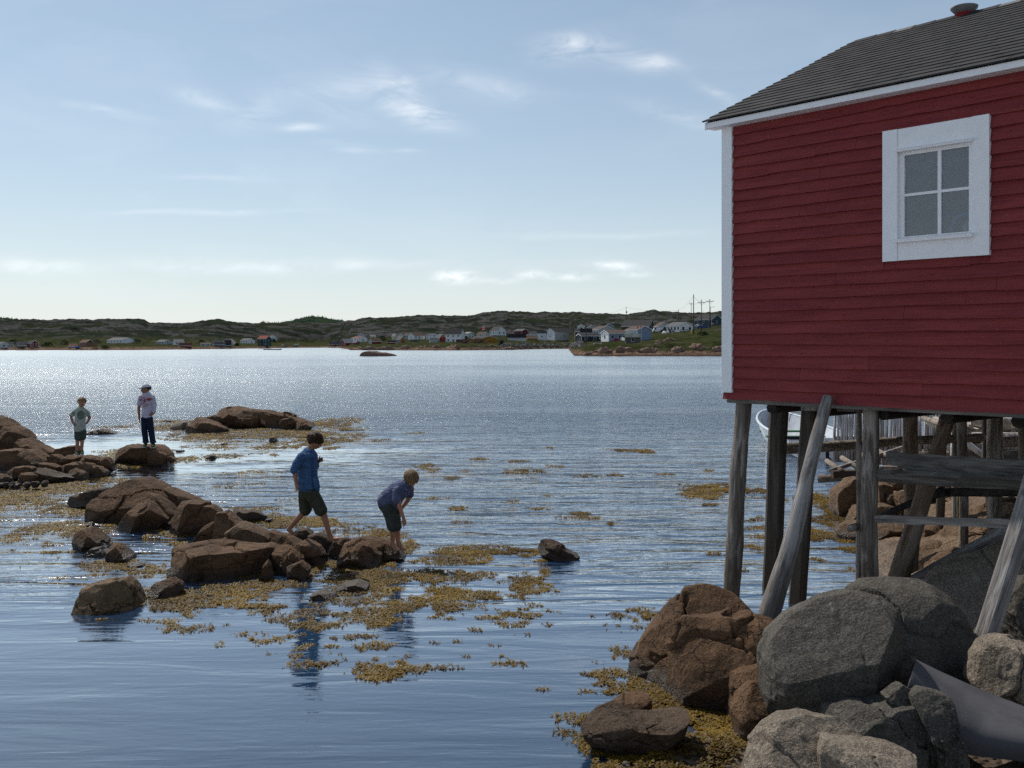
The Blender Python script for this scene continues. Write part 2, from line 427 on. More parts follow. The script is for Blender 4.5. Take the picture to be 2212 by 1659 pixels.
# ------------------------------------------------------------------ near shore: bed and beach as one sheet
def ground_z(x, y):
    """height of bed and beach (numpy)"""
    x = np.asarray(x, float); y = np.asarray(y, float)
    edge = np.interp(y, [0, 4, 6.5, 8.0, 9.5, 11, 12.5, 14, 16, 18, 22, 25, 30, 40], [-3, -1.0, .3, 1.6, 3.0, 3.7, 4.6, 5.0, 5.6, 6.2, 8.0, 9.5, 12, 18])
    d = x - edge
    sl = np.interp(y, [8.2, 11.5], [.055, .24])
    z = np.where(d > 0, np.minimum(sl * d, .9 + .08 * d), np.maximum(.20 * d, -.55 + .03 * np.maximum(d + 3, -12)))
    n = fbm(np.stack([x * .9, y * .9, x * 0], 1), 4, 3)
    n2 = fbm(np.stack([x * 3.1, y * 3.1, x * 0], 1), 3, 9)
    return z + n * .06 * (1 + (d > 0)) + n2 * .012
def grid_ground():
    xs = np.concatenate([np.arange(-40, -6, 1.0), np.arange(-6, 16, .11), np.arange(16, 40, 1.0)])
    ys = np.concatenate([np.arange(-8, 2, 1.0), np.arange(2, 26, .12), np.arange(26, 60, 2.0)])
    X, Y = np.meshgrid(xs, ys); Z = ground_z(X.ravel(), Y.ravel()).reshape(X.shape)
    V = np.stack([X.ravel(), Y.ravel(), Z.ravel()], 1); nx, ny = len(xs), len(ys)
    I = np.arange(nx * ny).reshape(ny, nx)
    Fc = np.stack([I[:-1, :-1].ravel(), I[:-1, 1:].ravel(), I[1:, 1:].ravel(), I[1:, :-1].ravel()], 1)
    return V, Fc
m, T = newmat('beach'); P = world(T); z = T.xyz(P)[2]; x = T.xyz(P)[0]
cell = T.voro(P, 16, out='Color'); cb = T.n('ShaderNodeRGBToBW', ins={0: cell}).outputs[0]; ce = T.voro(P, 16)
big = T.noise(P, 1.3, 6, .65)
col = T.mix(T.maprange(cb, .2, .8), (.045, .032, .022, 1), (.15, .115, .085, 1))
col = T.mix(T.maprange(big, .42, .62), col, (.055, .035, .022, 1))
under = T.maprange(z, -.12, -.02, 1, 0)
sv = T.voro(P, 4.2, out='Color'); sb = T.n('ShaderNodeRGBToBW', ins={0: sv}).outputs[0]; se = T.voro(P, 4.2)
bed = T.mix(T.maprange(big, .4, .65), (.032, .034, .036, 1), (.075, .070, .058, 1))
bed = T.mix(T.m('MULTIPLY', T.maprange(sb, .70, .78), T.maprange(se, .16, .26, 1, 0)), bed, (.50, .45, .38, 1))
col = T.mix(under, col, bed)
hh = T.m('MULTIPLY', T.maprange(ce, 0, .6, 1, 0), 1.0)
rock = T.maprange(T.m('ADD', x, T.m('MULTIPLY', big, 1.0)), 4.0, 4.8)
fine = T.noise(P, 40, 5, .7)
gr = T.mix(T.maprange(T.noise(P, 2.2, 5, .6), .35, .65), (.075, .050, .032, 1), (.17, .115, .075, 1))
gr = T.mix(T.maprange(fine, .5, .7, 0, .6), gr, (.34, .25, .18, 1))
col = T.mix(rock, col, gr)
rg = T.maprange(z, .0, .25, .35, .85)
finish(T, princ(T, Base_Color=col, Roughness=rg, Normal=T.bump(T.m('ADD', hh, T.m('MULTIPLY', fine, .5)), 1, .03)))
V, Fc = grid_ground()
mesh_obj('ground', V, Fc, MATS['beach'], smooth=True, kind='structure')
# ------------------------------------------------------------------ the red stage (shed on posts)
EX = Vector((.669, -.743, 0)).normalized(); GY = Vector((-EX.y, EX.x, 0)); CO = Vector((2.645, 12.3, 0))
HM = Matrix(((EX.x, GY.x, 0, CO.x), (EX.y, GY.y, 0, CO.y), (0, 0, 1, 0), (0, 0, 0, 1)))
stage = empty('fishing_stage', (0, 0, 0), 'large red clapboard shed with black shingle roof and white four-pane window, raised on timber posts', 'shed')
stage.matrix_world = HM
ZB, ZT, HL, HD = 2.425, 5.79, 5.2, 6.86
WX0, WX1, WZ0, WZ1 = 2.075, 3.196, 3.99, 5.392
rs = random.Random(5)

def hbox(name, lo, hi, mat, parent=stage, rot=None, **k):
    mb = MB(); c = (Vector(lo) + Vector(hi)) / 2; h = (Vector(hi) - Vector(lo)) / 2
    mb.box(-h, h)
    o = mb.build(name, mat, parent, **k); o.location = c
    if rot: o.rotation_euler = rot
    return o
# sheathing behind the boards, with the window hole
mb = MB()
for (a, b) in (((0, .012, ZB + .02), (WX0 + .16, .06, ZT)), ((WX1 - .16, .012, ZB + .02), (HL, .06, ZT)), ((WX0 + .16, .012, ZB + .02), (WX1 - .16, .06, WZ0 + .2)), ((WX0 + .16, .012, WZ1 - .2), (WX1 - .16, .06, ZT))):
    mb.box(a, b)
mb.box((.012, .06, ZB + .02), (.06, HD, ZT))
mb.box((HL - .06, .06, ZB + .02), (HL - .01, HD, ZT)); mb.box((.06, HD - .06, ZB + .02), (HL - .06, HD, ZT))
mb.add([(.012, .0, ZT), (.012, HD, ZT), (.012, HD / 2, ZT + 1.64), (.06, 0, ZT), (.06, HD, ZT), (.06, HD / 2, ZT + 1.64)], [(0, 2, 1), (3, 4, 5)])
mb.build('wall', simple('shed_inner_wood', (.10, .07, .05), .9), stage)

# clapboards: each board is a wedge, thick at its lower edge, slightly bowed and uneven
def clapboard(x0, x1, z0, z1, seed, thick=.042):
    r = random.Random(seed); n = max(2, int((x1 - x0) / .16)); V = []; Fc = []
    L = x1 - x0; o = -L / 2
    jag = r.random() < .25
    for i in range(n + 1):
        x = o + L * i / n
        wb = (r.random() - .5) * .005 + .006 * math.sin(x * 1.7 + seed)
        if jag and r.random() < .2: wb += r.uniform(.002, .009)
        t = thick + (r.random() - .5) * .003
        zl, zh = -(z1 - z0) / 2 + wb, (z1 - z0) / 2 + .018
        V += [(x, -.004, zh), (x, -t, zl), (x, .006, zl), (x, .006, zh)]
        if i:
            b = (i - 1) * 4; c = i * 4
            Fc += [(b, b + 1, c + 1, c), (b + 1, b + 2, c + 2, c + 1), (b + 3, b, c, c + 3)]
    Fc += [(0, 3, 2, 1), (n * 4, n * 4 + 1, n * 4 + 2, n * 4 + 3)]
    ob = mesh_obj('clapboard', V, Fc, MATS['red_paint'], stage)
    ob.location = ((x0 + x1) / 2, 0, (z0 + z1) / 2); ob.rotation_euler = (0, rs.uniform(-.0012, .0012), 0)
    return ob
NB = 25; hb = (ZT - ZB) / NB
SPL = {1: [(2.62)], 2: [3.0], 3: [1.25, 1.75], 4: [.62], 5: [1.3], 8: [1.05], 13: [3.0], 14: [1.5], 15: [3.25], 16: [2.95], 17: [2.3, 3.75], 19: [1.1], 21: [1.9], 22: [1.05], 23: [2.5]}
for k in range(NB):
    z1 = ZT - k * hb; z0 = z1 - hb
    cuts = [.125 if k < NB - 1 else -.02] + list(SPL.get(k, [])) + [HL]
    segs = [(cuts[i] + (.0015 if i else 0), cuts[i + 1] - .0015) for i in range(len(cuts) - 1)]
    for (a, b) in segs:
        pieces = [(a, b)]
        if z0 < WZ1 - .01 and z1 > WZ0 + .01:       # broken by the window casing
            pieces = [p for p in ((a, min(b, WX0 - .002)), (max(a, WX1 + .002), b)) if p[1] - p[0] > .05]
        mid = (max(a, WX0), min(b, WX1))                # narrow strip left under or over the casing
        if mid[1] - mid[0] > .05 and pieces != [(a, b)]:
            if z0 < WZ0 - .015 and z1 > WZ0: pieces.append((mid[0], mid[1], z0, WZ0 - .019))
            if z0 < WZ1 and z1 > WZ1 + .015: pieces.append((mid[0], mid[1], WZ1 + .002, z1))
        for pc in pieces:
            p, q = pc[:2]; zz0, zz1 = pc[2:] if len(pc) > 2 else (z0, z1)
            clapboard(p, q, zz0, zz1, k * 7 + int(p * 10), .046 if k >= NB - 2 else .042)
# the gable facing the water, hidden from the picture, boarded the same way
mb = MB()
for k in range(NB + 12):
    z0 = ZB + k * hb; z1 = z0 + hb
    half = HD / 2 if z0 < ZT else max(0, HD / 2 * (1 - (z0 - ZT) / 1.66))
    if half < .1: break
    mb.add([(.01, HD / 2 - half, z1), (-.012, HD / 2 - half, z0), (-.012, HD / 2 + half, z0), (.01, HD / 2 + half, z1)], [(0, 1, 2, 3)])
mb.build('gable_boards', MATS['red_paint'], stage, kind='stuff')
# corner board
hbox('corner_board', (-.030, -.050, ZB + .10), (.118, .010, ZT - .02), MATS['white_paint'])
hbox('corner_board', (-.030, .011, ZB + .10), (.008, .12, ZT - .02), MATS['white_paint'])
hbox('corner_block', (-.033, -.054, ZB + .085), (.122, .010, ZB + .099), MATS['white_paint'])
# sill beam, floor and joists
hbox('sill_beam', (.0, .02, ZB - .045), (HL, .2, ZB + .015), MATS['board_wood'])
hbox('floor', (.0, .2, ZB - .02), (HL, HD, ZB + .019), MATS['dark_wood'])
for i in range(7):
    mb = MB(); mb.tube([(0, -HD / 2 + .3, 0), (0, HD / 2 - .3, 0)], .07, 8)
    o = mb.build('floor_joist', MATS['dark_wood'], stage, smooth=False); o.location = (.45 + i * .72, HD / 2, ZB - .10)
# fascia, soffit, rake
RS = (7.575 - 5.84) / 3.63; EY, EZ = -.2, 5.84
def roof_z(y): return EZ + (y - EY) * RS
hbox('fascia', (-.170, EY + .006, 5.762), (HL + .1, EY + .032, 5.832), MATS['white_paint'])
hbox('soffit', (-.170, EY + .033, 5.764), (HL + .1, -.001, 5.782), MATS['white_paint'])
mb = MB()
for x0, x1 in ((-.172, -.145),):
    for sgn in (0, 1):
        ya, yb = (EY, 3.43) if not sgn else (7.06, 3.43)
        mb.add([(x0, ya, EZ - .10), (x1, ya, EZ - .10), (x1, yb, 7.48), (x0, yb, 7.48), (x0, ya, EZ - .01), (x1, ya, EZ - .01), (x1, yb, 7.565), (x0, yb, 7.565)],
               [(0, 1, 2, 3), (4, 7, 6, 5), (0, 4, 5, 1), (1, 5, 6, 2), (2, 6, 7, 3), (3, 7, 4, 0)])
mb.build('rake_board', MATS['white_paint'], stage)
roof = mesh_obj('roof', [(-.175, EY, EZ - .012), (HL + .12, EY, EZ - .012), (HL + .12, 3.43, 7.563), (-.175, 3.43, 7.563), (HL + .12, 7.06, EZ - .012), (-.175, 7.06, EZ - .012)],
                [(0, 1, 2, 3), (3, 2, 4, 5)], simple('roof_deck', (.05, .045, .04), .9), stage)
NR = 21; sl = math.hypot(3.63, 7.575 - 5.84); rh = sl / NR; ang = math.atan(RS)
shm = {}
def shingle_mesh(w):
    w = round(w, 2)
    if w not in shm:
        mb = MB(); r = random.Random(int(w * 100)); n = 3; V = []
        for j, (s, zt) in enumerate(((-.012, .020), (rh + .03, .007))):
            for i in range(n + 1):
                V.append((-w / 2 + w * i / n, s + (r.uniform(-.004, .004) if j == 0 else 0), zt + r.uniform(-.001, .0015)))
        Fc = [(i, i + 1, n + 2 + i, n + 1 + i) for i in range(n)]
        b = len(V)
        for i in range(n + 1): V.append((V[i][0], V[i][1], V[i][2] - .018))
        for i in range(n + 1): V.append((V[n + 1 + i][0], V[n + 1 + i][1], V[n + 1 + i][2] - .004))
        Fc += [(b + i, b + i + 1, i + 1, i) for i in range(n)]
        Fc += [(b, 0, n + 1, b + n + 1), (n, b + n, b + 2 * n + 1, 2 * n + 1)]
        me = bpy.data.meshes.new('shingle'); me.from_pydata(V, [], Fc); me.materials.append(MATS['shingle']); me.update(); shm[w] = me
    return shm[w]
for r_ in range(NR):
    x = -.195 - rs.uniform(0, .018); first = True
    while x < HL + .1:
        w = rs.choice([.42, .5, .5, .56]) if not first else [.25, .5, .36, .14][r_ % 4]
        first = False; w = min(w, HL + .12 - x + .01)
        if w < .06: break
        o = bpy.data.objects.new('shingle', shingle_mesh(w - .012)); COL.objects.link(o); o.parent = roof
        s = r_ * rh
        o.location = (x + w / 2, EY - .01 + s * math.cos(ang), EZ + s * math.sin(ang) + rs.uniform(0, .002))
        o.rotation_euler = (ang, rs.uniform(-.003, .003), rs.uniform(-.004, .004))
        x += w
for i in range(18):                    # ridge caps
    mb = MB(); w = .17
    mb.add([(-.17, -w, -w * RS + .010), (.17, -w, -w * RS + .016), (.17, 0, .024), (-.17, 0, .016), (.17, w, -w * RS + .016), (-.17, w, -w * RS + .010)], [(0, 1, 2, 3), (3, 2, 4, 5)])
    o = mb.build('ridge_cap', MATS['shingle'] if i % 5 != 2 else simple('worn_cap', (.15, .145, .14), .9), roof); o.location = (.0 + i * .29, 3.43, 7.585)
# back slope in one piece
mb = MB()
for r_ in range(NR):
    s = r_ * rh; y = 7.06 - s * math.cos(ang); z = EZ + s * math.sin(ang)
    mb.add([(-.2, y, z + .012), (HL + .12, y, z + .012), (HL + .12, y - rh * math.cos(ang), z + rh * math.sin(ang) + .002), (-.2, y - rh * math.cos(ang), z + rh * math.sin(ang) + .002)], [(0, 3, 2, 1)])
mb.build('back_shingles', MATS['shingle'], roof, kind='stuff')
# roof vent on the ridge
vent = empty('roof_vent'); vent.parent = stage; vent.location = (1.44, 3.40, 7.59); tag(vent, 'round metal roof vent with red collar on the ridge')
def lathe(name, prof, n, mat, parent, smooth=True):
    V = []; Fc = []
    for (r, z) in prof:
        for k in range(n): V.append((r * math.cos(2 * math.pi * k / n), r * math.sin(2 * math.pi * k / n), z))
    for j in range(len(prof) - 1):
        for k in range(n): Fc.append((j * n + k, j * n + (k + 1) % n, (j + 1) * n + (k + 1) % n, (j + 1) * n + k))
    Fc.append(tuple((len(prof) - 1) * n + k for k in range(n)))
    return mesh_obj(name, V, Fc, mat, parent, smooth)
lathe('vent_collar', [(.11, -.10), (.11, -.02), (.12, -.01), (.12, .0)], 20, simple('red_collar', (.18, .02, .025), .7), vent)
hood = lathe('vent_hood', [(.11, .0), (.13, .02), (.172, .062), (.178, .085), (.13, .098), (.05, .104), (.0, .105)], 20, simple('galvanised', (.16, .155, .15), .6, .4, 9, bump=.4), vent)

# window
win = empty('window'); win.parent = stage; win.location = (0, 0, 0)
WP = MATS['white_paint']
hbox('casing', (WX0, -.062, WZ0), (WX0 + .165, -.001, WZ1), WP, win)
hbox('casing', (WX1 - .165, -.062, WZ0), (WX1, -.001, WZ1), WP, win)
hbox('casing', (WX0 + .167, -.055, WZ1 - .245), (WX1 - .167, -.001, WZ1 - .002), WP, win)
hbox('casing', (WX0 + .167, -.055, WZ0 + .002), (WX1 - .167, -.001, WZ0 + .20), WP, win)
hbox('drip_cap', (2.232, -.100, 5.148), (3.040, -.056, 5.172), WP, win, rot=(.35, 0, 0))
hbox('window_sill', (2.225, -.110, 4.186), (3.045, -.030, 4.222), WP, win, rot=(.18, 0, 0))
SX0, SX1, SZ0, SZ1 = WX0 + .167, WX1 - .167, WZ0 + .20, WZ1 - .245
for (a, b) in (((SX0, -.02, SZ0), (SX0 + .055, .05, SZ1)), ((SX1 - .05, -.02, SZ0), (SX1, .05, SZ1)), ((SX0 + .055, -.018, SZ0), (SX1 - .05, .05, SZ0 + .055)), ((SX0 + .055, -.018, SZ1 - .04), (SX1 - .05, .05, SZ1))):
    hbox('sash', a, b, WP, win)
hbox('glazing_bar', (2.655, -.012, SZ0 + .055), (2.690, .03, SZ1 - .04), WP, win)
for (a, b) in ((SX0 + .055, 2.655), (2.690, SX1 - .05)): hbox('glazing_bar', (a, -.010, 4.672), (b, .03, 4.700), WP, win)
m, T = newmat('window_glass')
gl = T.n('ShaderNodeBsdfGlossy', ins={'Color': (1, 1, 1, 1), 'Roughness': .03, 'Normal': T.bump(T.noise(objco(T), 5, 2), .15, .02)}).outputs[0]
df = T.n('ShaderNodeBsdfDiffuse', ins={'Color': (.42, .43, .46, 1)}).outputs[0]  # grey layer stands in for the sky reflected in the panes
tr = T.n('ShaderNodeBsdfTransparent', ins={'Color': (.8, .82, .85, 1)}).outputs[0]
base = T.n('ShaderNodeMixShader', ins={0: .80, 1: df, 2: tr}).outputs[0]
fr = T.n('ShaderNodeFresnel', ins={'IOR': 1.6}).outputs[0]
finish(T, T.n('ShaderNodeMixShader', ins={0: T.m('MULTIPLY', fr, 1.3, clamp=True), 1: base, 2: gl}).outputs[0])
for (a, b) in ((SX0 + .055, 2.655), (2.690, SX1 - .05)):
    for (c, d) in ((SZ0 + .055, 4.672), (4.700, SZ1 - .04)):
        hbox('pane', (a, .006, c), (b, .010, d), m, win)
# blue hooped thing standing inside on the sill
hoop = MB(); pts = [(2.83 + .0 + .135 * math.cos(t), .034, 4.26 + .17 * math.sin(t)) for t in np.linspace(.0, math.pi, 14)]
hoop.tube(pts, .022, 8)
ho = hoop.build('blue_hoop', simple('blue_plastic', (.10, .35, .85), .4), None, smooth=True); ho.matrix_world = HM
ho.location = HM @ Vector((.08, 0, 0)); tag(ho, 'blue curved hoop seen inside the lower right window pane', 'hoop')
sh = MB(); sh.ell((2.93, .05, 4.30), (.05, .03, .055)); so = sh.build('scallop_shell', simple('shell', (.75, .7, .62), .5), None, smooth=True); so.matrix_world = HM
tag(so, 'small pale shell inside the window within the blue hoop', 'shell')

# ------------------------------------------------------------------ posts, braces and boards under the shed
HMI = HM.inverted()
def post(name, mat, pts, rads, n=12, sq=False, parent=stage, seed=1, label=None, top=True, **k):
    """round or square timber through world points; origin at its middle, local z along it"""
    a, b = Vector(pts[0]), Vector(pts[-1]); c = (a + b) / 2; d = (b - a).normalized()
    q = d.to_track_quat('Z', 'Y'); M = Matrix.Translation(c) @ q.to_matrix().to_4x4(); Mi = M.inverted()
    r = random.Random(seed); V = []; Fc = []
    loc = [Mi @ Vector(p) for p in pts]; L = (b - a).length; seg = max(4, int(L / .12))
    rr = rads if isinstance(rads, (list, tuple)) else (rads, rads)
    ph = [r.uniform(0, 6) for _ in range(6)]
    m_ = 16 if not sq else 16
    for i in range(seg + 1):
        t = i / seg
        if len(loc) == 3: p = loc[0] * (1 - t) ** 2 + loc[1] * 2 * t * (1 - t) + loc[2] * t * t
        else: p = loc[0].lerp(loc[-1], t)
        R = rr[0] + (rr[-1] - rr[0]) * t
        kn = 1 + .04 * math.sin(t * L * 7 + ph[0]) + .03 * math.sin(t * L * 17 + ph[1])
        ox = .12 * R * math.sin(t * L * 3 + ph[2]); oy = .12 * R * math.sin(t * L * 2.3 + ph[3])
        for k_ in range(m_):
            an = 2 * math.pi * (k_ + .5) / m_
            if sq:
                cx, sy = math.cos(an), math.sin(an); e = 1 / max(abs(cx), abs(sy)); e = min(e, 1.30)
                V.append((p.x + cx * R * e + ox * .3, p.y + sy * R * e + oy * .3, p.z))
            else:
                w = kn + .05 * math.sin(2 * an + ph[4] + t * 2) + .02 * math.sin(5 * an + ph[5] + t * L)
                V.append((p.x + math.cos(an) * R * w + ox, p.y + math.sin(an) * R * w + oy, p.z))
        if i:
            for k_ in range(m_): Fc.append(((i - 1) * m_ + k_, (i - 1) * m_ + (k_ + 1) % m_, i * m_ + (k_ + 1) % m_, i * m_ + k_))
    Fc.append(tuple(range(m_ - 1, -1, -1))); Fc.append(tuple(seg * m_ + k_ for k_ in range(m_)))
    o = mesh_obj(name, V, Fc, mat, None, smooth=False)
    me = o.data
    if not sq: me.polygons.foreach_set('use_smooth', [True] * len(me.polygons))
    else:
        me.polygons.foreach_set('use_smooth', [True] * len(me.polygons)); me.set_sharp_from_angle(angle=math.radians(32))
    o.matrix_world = (HMI @ M) if parent is stage else M
    if parent is not None: o.parent = parent
    tag(o, label, **k)
    return o
PW, BP, DP, SW = MATS['post_wood'], MATS['brown_post_wood'], MATS['dark_post_wood'], MATS['silver_wood']
def P2(u0, v0, Y0, u1, v1, Y1): return [at(u0, v0, Y0), at(u1, v1, Y1)]
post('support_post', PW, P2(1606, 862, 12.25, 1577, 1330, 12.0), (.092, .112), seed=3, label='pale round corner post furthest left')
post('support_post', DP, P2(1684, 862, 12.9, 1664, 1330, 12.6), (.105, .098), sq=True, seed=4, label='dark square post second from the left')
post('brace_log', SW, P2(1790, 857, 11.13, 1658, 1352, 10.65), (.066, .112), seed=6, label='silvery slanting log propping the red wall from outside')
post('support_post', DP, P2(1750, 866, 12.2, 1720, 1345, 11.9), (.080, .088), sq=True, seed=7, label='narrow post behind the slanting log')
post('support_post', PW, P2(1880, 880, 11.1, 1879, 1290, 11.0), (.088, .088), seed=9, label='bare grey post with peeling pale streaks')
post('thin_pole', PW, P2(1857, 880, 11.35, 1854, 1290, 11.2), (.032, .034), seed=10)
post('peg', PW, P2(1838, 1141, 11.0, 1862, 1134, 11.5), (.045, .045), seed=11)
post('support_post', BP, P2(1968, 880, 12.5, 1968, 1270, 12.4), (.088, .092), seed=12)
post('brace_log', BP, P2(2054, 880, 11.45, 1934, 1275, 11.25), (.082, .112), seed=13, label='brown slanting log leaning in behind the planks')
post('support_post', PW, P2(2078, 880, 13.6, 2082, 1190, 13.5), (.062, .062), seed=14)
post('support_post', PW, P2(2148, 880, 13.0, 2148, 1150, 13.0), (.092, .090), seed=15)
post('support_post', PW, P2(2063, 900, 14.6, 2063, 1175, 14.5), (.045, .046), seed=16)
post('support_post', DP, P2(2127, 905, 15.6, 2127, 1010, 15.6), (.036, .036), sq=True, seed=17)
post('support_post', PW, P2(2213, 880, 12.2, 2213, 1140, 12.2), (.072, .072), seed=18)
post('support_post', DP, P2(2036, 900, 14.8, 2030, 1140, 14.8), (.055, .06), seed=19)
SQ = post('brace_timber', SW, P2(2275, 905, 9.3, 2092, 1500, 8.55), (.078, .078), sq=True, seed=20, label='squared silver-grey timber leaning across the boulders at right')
def plank(name, mat, a, b, h, t, tilt=0.0, seed=1, parent=stage, notch=0.0, **k):
    """board with its wide face across the line a-b; uneven edges"""
    a, b = Vector(a), Vector(b); c = (a + b) / 2; d = (b - a); L = d.length; d.normalize()
    up = Vector((0, 0, 1)); sz = (up - d * up.dot(d)).normalized(); sy = sz.cross(d)
    R = Matrix.Rotation(tilt, 3, d); sz = R @ sz; sy = R @ sy
    M = Matrix(((d.x, sy.x, sz.x, c.x), (d.y, sy.y, sz.y, c.y), (d.z, sy.z, sz.z, c.z), (0, 0, 0, 1)))
    r = random.Random(seed); n = max(3, int(L / .15)); V = []; Fc = []
    for i in range(n + 1):
        x = -L / 2 + L * i / n; e0 = -h / 2 + r.uniform(-.004, .004); e1 = h / 2 + r.uniform(-.004, .004)
        if notch and i == 0: e0 += notch * h * .5
        if notch and i == 1: e0 += notch * h * .25
        V += [(x, -t / 2, e0), (x, -t / 2, e1), (x, t / 2, e1), (x, t / 2, e0)]
        if i:
            p, q = (i - 1) * 4, i * 4
            Fc += [(p + j, p + (j + 1) % 4, q + (j + 1) % 4, q + j) for j in range(4)]
    Fc += [(0, 3, 2, 1), (n * 4, n * 4 + 1, n * 4 + 2, n * 4 + 3)]
    o = mesh_obj(name, V, Fc, mat)
    o.matrix_world = (HMI @ M) if parent is stage else M
    if parent is not None: o.parent = parent
    tag(o, **k)
    return o
BW, DW, LW = MATS['board_wood'], MATS['dark_wood'], MATS['log_wood']
MATS_old = None
wood_mat('grey_plank_wood', (.115, .108, .098), (.055, .05, .045), (.20, .19, .175), 0, patches=.4)
GP = MATS['grey_plank_wood']
plank('cross_plank', GP, at(1916, 995, 10.75), at(2260, 1020, 9.5), .195, .045, 0, 3, notch=.8, label='wide dark plank with a broken notched end')
plank('cross_plank', GP, at(1898, 1028, 10.6), at(2260, 1047, 9.35), .135, .05, .5, 4, notch=.2, label='lower grey plank speckled with droppings')
plank('rail', BW, at(1893, 1121, 10.7), at(2185, 1131, 9.3), .080, .05, 0, 5)
plank('nailer', SW, at(1732, 881, 12.0), at(1864, 883, 11.5), .065, .05, 0, 6)
post('beam_log', LW, P2(1690, 969, 13.3, 2125, 944, 14.8), (.078, .060), seed=21, label='horizontal log tying the posts together')
post('beam_log', LW, P2(2150, 956, 14.0, 2330, 950, 13.0), (.075, .07), seed=22)
post('dark_log', DW, [at(1894, 1118, 11.9), at(1990, 1078, 11.9), at(2040, 1062, 11.8)], (.028, .06), seed=23)
post('dark_log', DW, P2(2036, 1063, 11.9, 2300, 1064, 11.0), (.055, .06), seed=24)
post('hanging_rope', simple('rope', (.13, .12, .05), .9), P2(2069, 1066, 14.3, 2070, 1182, 14.2), (.014, .014), seed=25)
lt = post('fallen_timber', MATS['silver_wood'], [at(1962, 1258, 11.2), at(2060, 1205, 11.2), at(2200, 1135, 11.0)], (.055, .10), parent=None, seed=26)
tag(lt, 'long weathered fallen timber lying along the grey rock slope under the shed', 'timber')
pole2 = post('fallen_pole', LW, P2(1946, 1262, 12.2, 2190, 1148, 11.6), (.05, .06), parent=None, seed=27)
tag(pole2, 'thin brown fallen pole lying behind the long weathered timber', 'pole')
# ------------------------------------------------------------------ dinghy moored behind the posts
bt = empty('rowing_boat', (0, 0, 0), 'white open dinghy with green thwarts moored behind the posts', 'boat')
st_ = at(1775, 991, 26.9); bw_ = at(1655, 940, 33.6)
ax_ = Vector((bw_.x - st_.x, bw_.y - st_.y, 0)).normalized(); sd_ = Vector((ax_.y, -ax_.x, 0))
bt.matrix_world = Matrix(((ax_.x, -sd_.x, 0, st_.x), (ax_.y, -sd_.y, 0, st_.y), (0, 0, 1, 0), (0, 0, 0, 1)))
BL = 6.2; ns_ = 18
def hull(t):           # half beam at gunwale, sheer height, keel depth
    wdt = .98 * (1 - max(0, (t - .30) / .70) ** 2.3) ** .62 * (1 if t > .3 else .95 + .05 * t / .3)
    return max(wdt, .012), .58 + .34 * t ** 2.2, -.14 + .16 * max(0, t - .6) ** 2
def hull_mesh(name, mat, inset=0.0, floor=0.0, flip=False, t0=0, t1=1.0):
    V = []; Fc = []; J = 11
    for i in range(ns_ + 1):
        t = t0 + (t1 - t0) * i / ns_; w, sh, kz = hull(t); w = max(.004, w - inset)
        for j in range(J):
            a = (j / (J - 1)) * 2 - 1; s = abs(a)
            y = w * (1 if a > 0 else -1) * (s ** .75); z = kz + floor + (sh - kz - floor) * (s ** 2.6) if not flip else max(kz + floor, kz + floor + (sh - kz - floor) * (s ** 2.6))
            V.append((BL * t, y, z - .0))
        if i:
            for j in range(J - 1):
                q = ((i - 1) * J + j, (i - 1) * J + j + 1, i * J + j + 1, i * J + j)
                Fc.append(q if flip else q[::-1])
    return V, Fc, J
bwm = simple('boat_white', (.80, .81, .84), .45, .08, 3); bgr = simple('boat_grey_inside', (.50, .53, .58), .6, .12, 4); bgn = simple('boat_green', (.05, .14, .07), .6, .2); bbk = simple('boat_black_rubber', (.015, .018, .025), .5)
V, Fc, J = hull_mesh('hull', bwm); mesh_obj('hull', V, Fc, bwm, bt, smooth=True)
V, Fc, J = hull_mesh('inner_hull', bgr, .05, .10, True); V = V[:]; mesh_obj('inner_hull', V, Fc, bgr, bt, smooth=True)
w, sh, kz = hull(0); tr_pts = [((0 if True else 0), w * (1 if a > 0 else -1) * abs(a) ** .75, kz + (sh - kz) * abs(a) ** 2.6) for a in np.linspace(-1, 1, 11)]
mesh_obj('transom', [(x - .02, y, z) for x, y, z in tr_pts] + [(x + .05, y, z) for x, y, z in tr_pts], [tuple(range(11)), tuple(range(21, 10, -1))] + [(i, 11 + i, 12 + i, i + 1) for i in range(10)] + [(10, 21, 11, 0)], bwm, bt)
for s in (-1, 1):
    mb = MB(); mb.tube([(BL * t, s * (hull(t)[0]), hull(t)[1] + .01) for t in np.linspace(0, 1, 22)], .042, 6); mb.build('gunwale', simple('gunwale_paint', (.50, .55, .60), .5), bt, smooth=True)
for (a, b) in ((-.93, -.32), (.12, .93)):
    mb = MB(); mb.box((-.06, a, sh - .05), (.05, b, sh + .035)); mb.build('transom_cap', bbk, bt)
for t in (.16, .42, .68):
    w, s2, _ = hull(t); mb = MB(); mb.box((BL * t - .14, -w + .06, .30 + .1 * t), (BL * t + .14, w - .06, .345 + .1 * t)); mb.build('thwart', bgn, bt)
mb = MB(); mb.box((BL * .16 - .16, -.9, -.02), (BL * .16 - .12, .9, .30)); mb.build('locker_front', bgr, bt)
mb = MB(); mb.bar((-.12, -.10, .50), (-.22, -.10, -.05), .07, .10); mb.bar((-.22, -.10, .02), (-.36, -.12, .0), .05, .12); mb.build('outboard_leg', bbk, bt)
rope = simple('teal_rope', (.08, .26, .20), .9)
mb = MB(); mb.tube([(.9, -.96, .64), (.95, -.9, .45), (.85, -.82, .38), (.75, -.86, .50), (.9, -.96, .66), (1.1, -.99, .64)], .022, 6); mb.build('rope', rope, bt)
mb = MB(); mb.tube([(4.2, .70, .78), (4.15, .62, .55), (3.9, .6, .42), (3.7, .5, .36)], .015, 5); mb.build('rope', simple('tan_rope', (.30, .24, .16), .9), bt)
